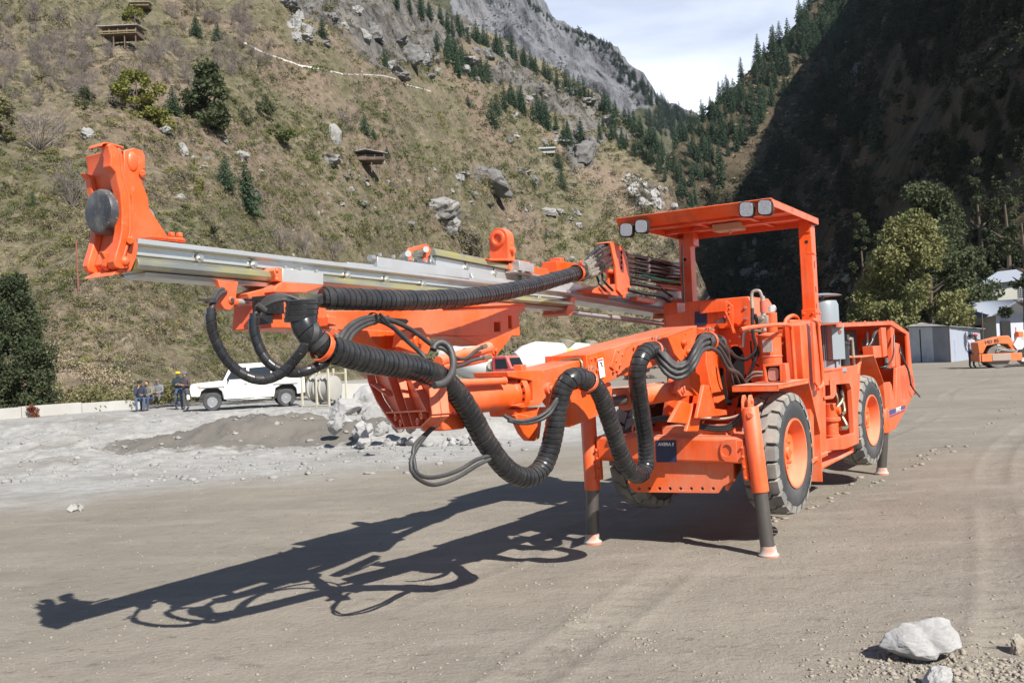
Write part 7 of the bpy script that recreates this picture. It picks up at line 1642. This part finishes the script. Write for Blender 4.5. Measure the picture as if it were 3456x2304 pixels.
# teeth at the bottom
q=MB()
for pts in (((245,1040),(350,1060),(345,1180),(315,1215),(275,1170),(280,1100)),((352,1140),(410,1100),(415,1195),(400,1198),(370,1170)),((415,1130),(470,1100),(475,1190),(455,1215),(430,1195))):
    q.prism([T(*Q(*p),TF-.05) for p in pts],(0,-.03,0))
q.prism(Tp(TF-.0,*[Q(*p) for p in ((320,1255),(400,1190),(500,1185),(505,1210),(430,1235))]),(0,-.2,0));q.build('tooth',OR,hd,.004)
q=MB();q.sphere(T(*Q(515,250),TF+.0),.030,16,10,(.9,.4,1.5));q.cyl(T(*Q(603,352),TF-.05),T(*Q(603,352),TF+.02),.014,n=20);q.cyl(T(*Q(497,945),TF+.0),T(*Q(497,945),TF+.04),.018,n=6);q.sphere(T(*Q(440,1130),TF+.01),.024,10,8);q.build('boss',OR,hd,.003)
# top hook plate
q=MB();tp0=T(*Q(215,105),TF-.1);
q.prism([T(*Q(x,y),TF+.01) for x,y in ((440,118),(350,92),(300,80),(272,78),(246,88),(232,112),(242,115),(256,98),(278,90),(300,95),(350,106),(440,134))],(0,-.09,0))
q.build('top_lip',OR,hd,.002)
# rubber pad
pc=T(*Q(210,690),TF-.10);dep_=S(*Q(210,690),pc.x)
q=MB();rp=.100;q.lathe(pc,(-1,0,0),[(-.006,0),(-.006,rp*.82),(0,rp*.94),(.012,rp),(.10,rp),(.105,rp*.9)],40)
q.build('rubber_pad',PAD,hd,0);print('pad',pc)
q=MB();q.cyl(pc+V((-.1,0,0)),pc+V((-.26,0,0)),.04);q.build('pad_shaft',ZINC,hd,0)
# ---- thick spiral-wrapped hoses
def P3(l): return [T(x,y,t) for x,y,t in l]
hb=empty('hose_set',(0,0,0),0,rig)
q=MB();q.wrap(P3([(1085,1006,-1.18),(1150,1008,-1.15),(1300,1013,-1.12),(1450,1012,-1.12),(1600,1000,-1.14),(1750,975,-1.19),(1850,950,-1.23),(1930,926,-1.24),(1960,917,-1.24)]),.058,.036,rfun=lambda u:1-.05*u);q.build('upper_hose',RUB,hb,0,ang=25)
A=T(1950,919,-1.24);d=(T(1990,905,-1.24)-T(1910,932,-1.24)).normalized()
q=MB();q.lathe(A-d*.03,d,[(0,.062),(.09,.063),(.095,.05)],26);q.build('hose_sleeve',RUB,hb,.003)
def clamp(c,d,r,name='hose_clamp',up=V((0,0,1)),w=.028):
    q=MB();d=d.normalized();q.lathe(c-d*w/2,d,[(0,r),(0,r+.007),(w,r+.007),(w,r)],30,True)
    u=(up-d*up.dot(d)).normalized();v=d.cross(u);R=Matrix((d,v,u)).transposed()
    q.box(c+u*(r+.02),(w,.010,.045),R);q.box(c+u*(r+.02)+v*.016,(w,.008,.045),R);o=q.build(name,OR,hb,.002)
    q=MB();q.cyl(c+u*(r+.025)-v*.025,c+u*(r+.025)+v*.045,.009,n=6);q.build('clamp_screw',ZINC,o)
clamp(A-d*.02,d,.062,up=V((.2,.6,1)))
low=[(1098,1172,-1.06),(1150,1188,-1.05),(1250,1215,-1.04),(1330,1228,-1.03),(1410,1245,-1.02),(1480,1272,-1.02),(1540,1325,-1.02),(1590,1400,-1.02),(1640,1490,-1.02),(1690,1560,-1.01),(1740,1602,-1.0),(1790,1608,-.97),(1832,1572,-.94),(1858,1510,-.90),(1872,1440,-.86),(1884,1370,-.83),(1900,1310,-.79),(1930,1275,-.74),(1965,1276,-.72),(1990,1298,-.72)]
q=MB();q.wrap(P3(low),.066,.036,rfun=lambda u:1.06-.08*min(1,u*2));q.build('lower_hose',RUB,hb,0,ang=25)
low2=[(1975,1280,-.72),(2005,1298,-.72),(2030,1340,-.72),(2052,1400,-.72),(2075,1470,-.72),(2100,1540,-.72),(2128,1590,-.72),(2160,1600,-.72),(2180,1568,-.71),(2180,1500,-.70),(2170,1420,-.68),(2158,1340,-.65),(2150,1270,-.61),(2160,1215,-.58),(2185,1185,-.56),(2212,1182,-.56)]
q=MB();q.wrap(P3(low2),.062,.036);q.build('bumper_hose',RUB,hb,0,ang=25)
c=T(1983,1287,-.72);clamp(c,T(2000,1300,-.72)-T(1965,1274,-.72),.068)
c=T(2207,1182,-.56);clamp(c,T(2225,1195,-.56)-T(2190,1180,-.56),.062)
c=T(2214,1188,-.56);q=MB();q.lathe(c,(T(2240,1200,-.56)-T(2200,1185,-.56)),[(0,.058),(.07,.06),(.07,.05),(0,.05)],26,True);q.build('hose_sleeve',RUB,hb,.002)
# elbow at the left
EL=P3([(1085,1008,-1.20),(1045,1010,-1.18),(1012,1035,-1.14),(1010,1075,-1.12),(1030,1120,-1.09),(1062,1155,-1.07),(1098,1172,-1.06)])
q=MB();q.wrap(P3([(1024,1030,-1.14),(1020,1062,-1.13),(1028,1098,-1.11),(1048,1132,-1.09),(1072,1157,-1.075),(1098,1172,-1.06)]),.064,.055)
for k,y in enumerate((1020,1038,1056,1074)):
    c=T(1022-k*2,y,-1.135);q.lathe(c+V((0,0,-.016)),V((.05,-.02,1)),[(0,.070),(.003,.080),(.025,.081),(.028,.070)],30)
a=T(1075,1062,-1.08)
q.build('elbow_wrap',RUB,hb,.003)
q=MB()
for w_ in (0,1):
    c=T(1040+24*w_,1125+20*w_,-1.09+.01*w_);dd=(T(1075,1160,-1.07)-T(1020,1100,-1.10)).normalized();q.lathe(c,dd+V((0,.0,.6*(1-w_))),[(0,.062),(.03,.064),(.03,.058),(0,.058)],26,True)
q.build('wrap_band',RUB2,hb,.002)
c=T(1088,1170,-1.06);clamp(c,T(1105,1176,-1.06)-T(1070,1160,-1.065),.068,up=V((.3,.6,1)))
q=MB()
for i in range(6):
    y=1000+i*9
    q.tube([T(1120,998+i*4,-1.20+.01*(i%2)),T(1085,1000+i*4,-1.18),T(1050,1012+i*5,-1.16),T(1024,1030+i*3,-1.14),T(1018,1052,-1.13)],.016,10)
q.build('inner_hose',RUB2,hb,0)
# two small wrapped loops at the left
l1=[(742,975,-1.46),(722,995,-1.42),(712,1040,-1.40),(712,1090,-1.40),(728,1150,-1.40),(765,1215,-1.38),(820,1262,-1.34),(880,1281,-1.28),(940,1265,-1.22),(985,1225,-1.17),(1025,1175,-1.10),(1040,1140,-1.08)]
q=MB();q.wrap(P3(l1[2:]),.0255,.045,16);q.build('tip_hose',RUB,hb,0,ang=25)
q=MB();q.tube(P3([(752,976,-1.50),(735,982,-1.46),(718,1015,-1.41),(712,1045,-1.40)]),.012,8);q.tube(P3([(760,985,-1.50),(742,992,-1.46),(722,1020,-1.405),(713,1050,-1.395)]),.012,8);q.build('tip_hose_pair',RUB2,hb,0)
q=MB();c=T(710,1021,-1.405);q.lathe(c,(0.1,0,1),[(0,.028),(.02,.028),(.02,.022),(0,.022)],16,True);q.box(c+V((.05,.01,.01)),(.05,.01,.012));q.build('hose_tie',RUB2,hb,0)
l2=[(858,1058,-1.34),(856,1100,-1.34),(866,1150,-1.33),(893,1205,-1.30),(930,1240,-1.26),(980,1256,-1.20),(1030,1252,-1.13),(1080,1232,-1.10),(1120,1205,-1.08)]
q=MB();q.wrap(P3(l2),.0265,.045,16);q.build('second_hose',RUB,hb,0,ang=25)
q=MB()
for i in range(4):
    q.tube(P3([(1005+i*4,1010+i*3,-1.18),(960,996+i*5,-1.23),(915,1000+i*7,-1.28),(878,1030+i*5,-1.33),(860+i*2,1065,-1.34)]),.011,8)
q.tube(P3([(868,1028,-1.32),(880,1038,-1.315),(896,1048,-1.31)]),.016,8);q.build('second_hose_bundle',RUB2,hb,0)
# thin hoses arching to the swivel
q=MB()
q.tube(P3([(1140,1165,-1.05),(1160,1120,-1.07),(1200,1085,-1.10),(1260,1070,-1.12),(1330,1085,-1.12),(1400,1120,-1.12),(1460,1165,-1.10),(1500,1178,-1.05),(1530,1215,-.98),(1525,1270,-.92),(1495,1300,-.92),(1470,1300,-.93)]),.014,9)
q.tube(P3([(1153,1170,-1.05),(1175,1125,-1.07),(1215,1092,-1.10),(1262,1078,-1.12),(1320,1100,-1.12),(1375,1150,-1.12),(1425,1195,-1.08),(1440,1215,-1.05)]),.014,9)
q.tube(P3([(1170,1172,-1.05),(1190,1130,-1.07),(1225,1102,-1.10),(1268,1086,-1.12),(1310,1070,-1.13)]),.012,9);q.build('thin_hose',RUB2,hb,0)
q=MB();c=T(1262,1076,-1.12);q.lathe(c,(1,.2,.1),[(0,.034),(.018,.034),(.018,.028),(0,.028)],14,True);q.box(c+V((-.05,.03,.0)),(.09,.012,.012),Matrix.Rotation(-.6,3,'Y'));q.build('hose_tie',RUB,hb,0)
q=MB();q.tube(P3([(1462,1180,-1.0),(1470,1162,-1.0),(1492,1155,-.98),(1518,1175,-.95),(1530,1220,-.92),(1522,1265,-.90),(1498,1292,-.90),(1465,1300,-.91)]),.020,12);q.build('looped_hose',RUB2,hb,0)
# pair of cables hanging below
for o in (0,1):
    q=MB();q.tube(P3([(1482-o*6,1430,-1.14),(1450-o*4,1455,-1.13),(1410-o*12,1505,-1.10),(1386+o*12,1560,-1.08),(1400+o*10,1605-o*6,-1.06),(1460,1635-o*25,-1.05),(1540,1612-o*22,-1.02),(1610,1570-o*20,-1.02),(1655,1548-o*12,-1.0)]),.012,9);q.build('hanging_cable',RUB2,hb,0)
q=MB();q.tube(P3([(1880,1345,-.80),(1850,1385,-.80),(1810,1410,-.84),(1760,1420,-.88),(1725,1415,-.92),(1700,1400,-.95)]),.012,9);q.tube(P3([(1880,1352,-.80),(1855,1395,-.80),(1815,1420,-.84),(1765,1428,-.88),(1715,1418,-.93)]),.012,9);q.build('yoke_hose',RUB2,hb,0)
# hose bundle sagging between boom and bulkhead
q=MB()
for i in range(9):
    o=(i-4)*1.55;a=i%3*.026
    q.tube(P3([(2200,1168+o*2,-.62+a),(2222,1195+o*4,-.56+a),(2245,1225+o*5,-.50+a),(2280,1252+o*4,-.44+a),(2318,1240+o*4,-.38+a),(2345,1200+o*5,-.33+a),(2368,1160+o*4,-.34+a),(2395,1148+o*4,-.36+a)]),.0165,9)
    q.tube(P3([(2395,1148+o*4,-.36+a),(2425,1165+o*4,-.36+a),(2455,1210+o*5,-.38+a),(2475+o*3,1262,-.42+a),(2490+o*5,1310,-.5+a),(2500+o*6,1345,-.7)]),.0165,9)
q.build('sagging_hose',RUB2,hb,0)
q=MB();dd=(T(2410,1150,-.36)-T(2375,1152,-.36)).normalized();c=T(2388,1152,-.35);q.lathe(c-dd*.09,dd,[(0,.066),(.13,.068),(.13,.060),(0,.060)],28,True);q.build('hose_sleeve',RUB,hb,.002);clamp(c+dd*.02,dd,.068)
q=MB();c=T(2420,1158,-.36);q.lathe(c,dd,[(0,.064),(.05,.062),(.05,.056),(0,.056)],26,True);q.build('hose_sleeve',RUB,hb,.002)
q=MB()
for i in range(3): q.tube(P3([(2285,1262-i*9,-.41),(2305,1250-i*9,-.36),(2335,1225-i*6,-.31)]),.018,10)
q.build('bundle_sheath',bpy.data.materials['fitting_sheath'],hb,0)
def haze():
    x0,x1,y0,y1,z0,z1=-900,900,-60,1700,-6,1250
    q=MB();q.bb((x0,y0,z0),(x1,y1,z1));m=bpy.data.materials.new('haze');m.use_nodes=True;nt=m.node_tree;nt.nodes.remove(nt.nodes['Principled BSDF']);v=nt.nodes.new('ShaderNodeVolumePrincipled');v.inputs['Color'].default_value=(.72,.85,1,1);v.inputs['Density'].default_value=.00004;v.inputs['Anisotropy'].default_value=.0
    nt.links.new(v.outputs[0],nt.nodes['Material Output'].inputs['Volume']);o=q.build('haze',m,None);o['kind']='stuff';o['category']='haze';o['label']='thin bluish haze filling the valley air'
haze()
# ================================================================= camera, light, sky
cam=bpy.data.cameras.new('camera');co=bpy.data.objects.new('camera',cam);COL.objects.link(co);scene.camera=co
cam.sensor_width=36.;cam.sensor_fit='HORIZONTAL';cam.lens=36.*F/3456.;cam.clip_start=.1;cam.clip_end=8000
R=Matrix((tuple(Rr),tuple(Uu),tuple(-_fw))).transposed();co.matrix_world=Matrix.Translation((0,0,H))@R.to_4x4()
SAZ,SEL=radians(33.2),radians(41)
sd=V((sin(SAZ)*cos(SEL),-cos(SAZ)*cos(SEL),sin(SEL)))
L=bpy.data.lights.new('sun','SUN');L.energy=5.0;L.angle=radians(.5);L.color=(1,.95,.87);lo=bpy.data.objects.new('sun',L);COL.objects.link(lo)
lo.rotation_euler=sd.to_track_quat('Z','Y').to_euler()
w=bpy.data.worlds.new('World');scene.world=w;w.use_nodes=True;nt=w.node_tree;bg=nt.nodes['Background']
sky=nt.nodes.new('ShaderNodeTexSky');sky.sky_type='NISHITA';sky.sun_disc=False;sky.sun_elevation=SEL;sky.sun_rotation=pi-SAZ;sky.altitude=2000;sky.air_density=1.;sky.dust_density=1.2;sky.ozone_density=1.5
tc=nt.nodes.new('ShaderNodeTexCoord');mp=nt.nodes.new('ShaderNodeMapping');mp.inputs['Scale'].default_value=(1.2,2.2,6);mp.inputs['Rotation'].default_value=(.3,.2,.6);nt.links.new(tc.outputs['Generated'],mp.inputs[0])
n=nt.nodes.new('ShaderNodeTexNoise');n.inputs['Scale'].default_value=1.6;n.inputs['Detail'].default_value=7;n.inputs['Roughness'].default_value=.55;n.inputs['Distortion'].default_value=.6;nt.links.new(mp.outputs[0],n.inputs['Vector'])
sp=nt.nodes.new('ShaderNodeSeparateXYZ');nt.links.new(tc.outputs['Generated'],sp.inputs[0])
low=ramp(nt,sp.outputs[2],[(.0,(1,1,1)),(.24,(.92,.92,.92)),(.42,(.45,.45,.45)),(.6,(0,0,0))]);north=ramp(nt,sp.outputs[1],[(.1,(0,0,0)),(.7,(1,1,1))])
cl=ramp(nt,n.outputs[0],[(.30,(.45,.45,.45)),(.62,(1,1,1))])
f=math_(nt,'MULTIPLY',math_(nt,'MULTIPLY',low.outputs[0],north.outputs[0]),cl.outputs[0])
c=mix(nt,f,sky.outputs[0],(13.5,14,15.5));nt.links.new(c,bg.inputs[0]);bg.inputs[1].default_value=.075
vs=scene.view_settings;vs.view_transform='Standard';vs.look='None';vs.exposure=EXPO;vs.gamma=1.
scene.cycles.max_bounces=6;scene.cycles.diffuse_bounces=3;scene.cycles.transparent_max_bounces=12;scene.cycles.use_denoising=True
bpy.context.view_layer.update()
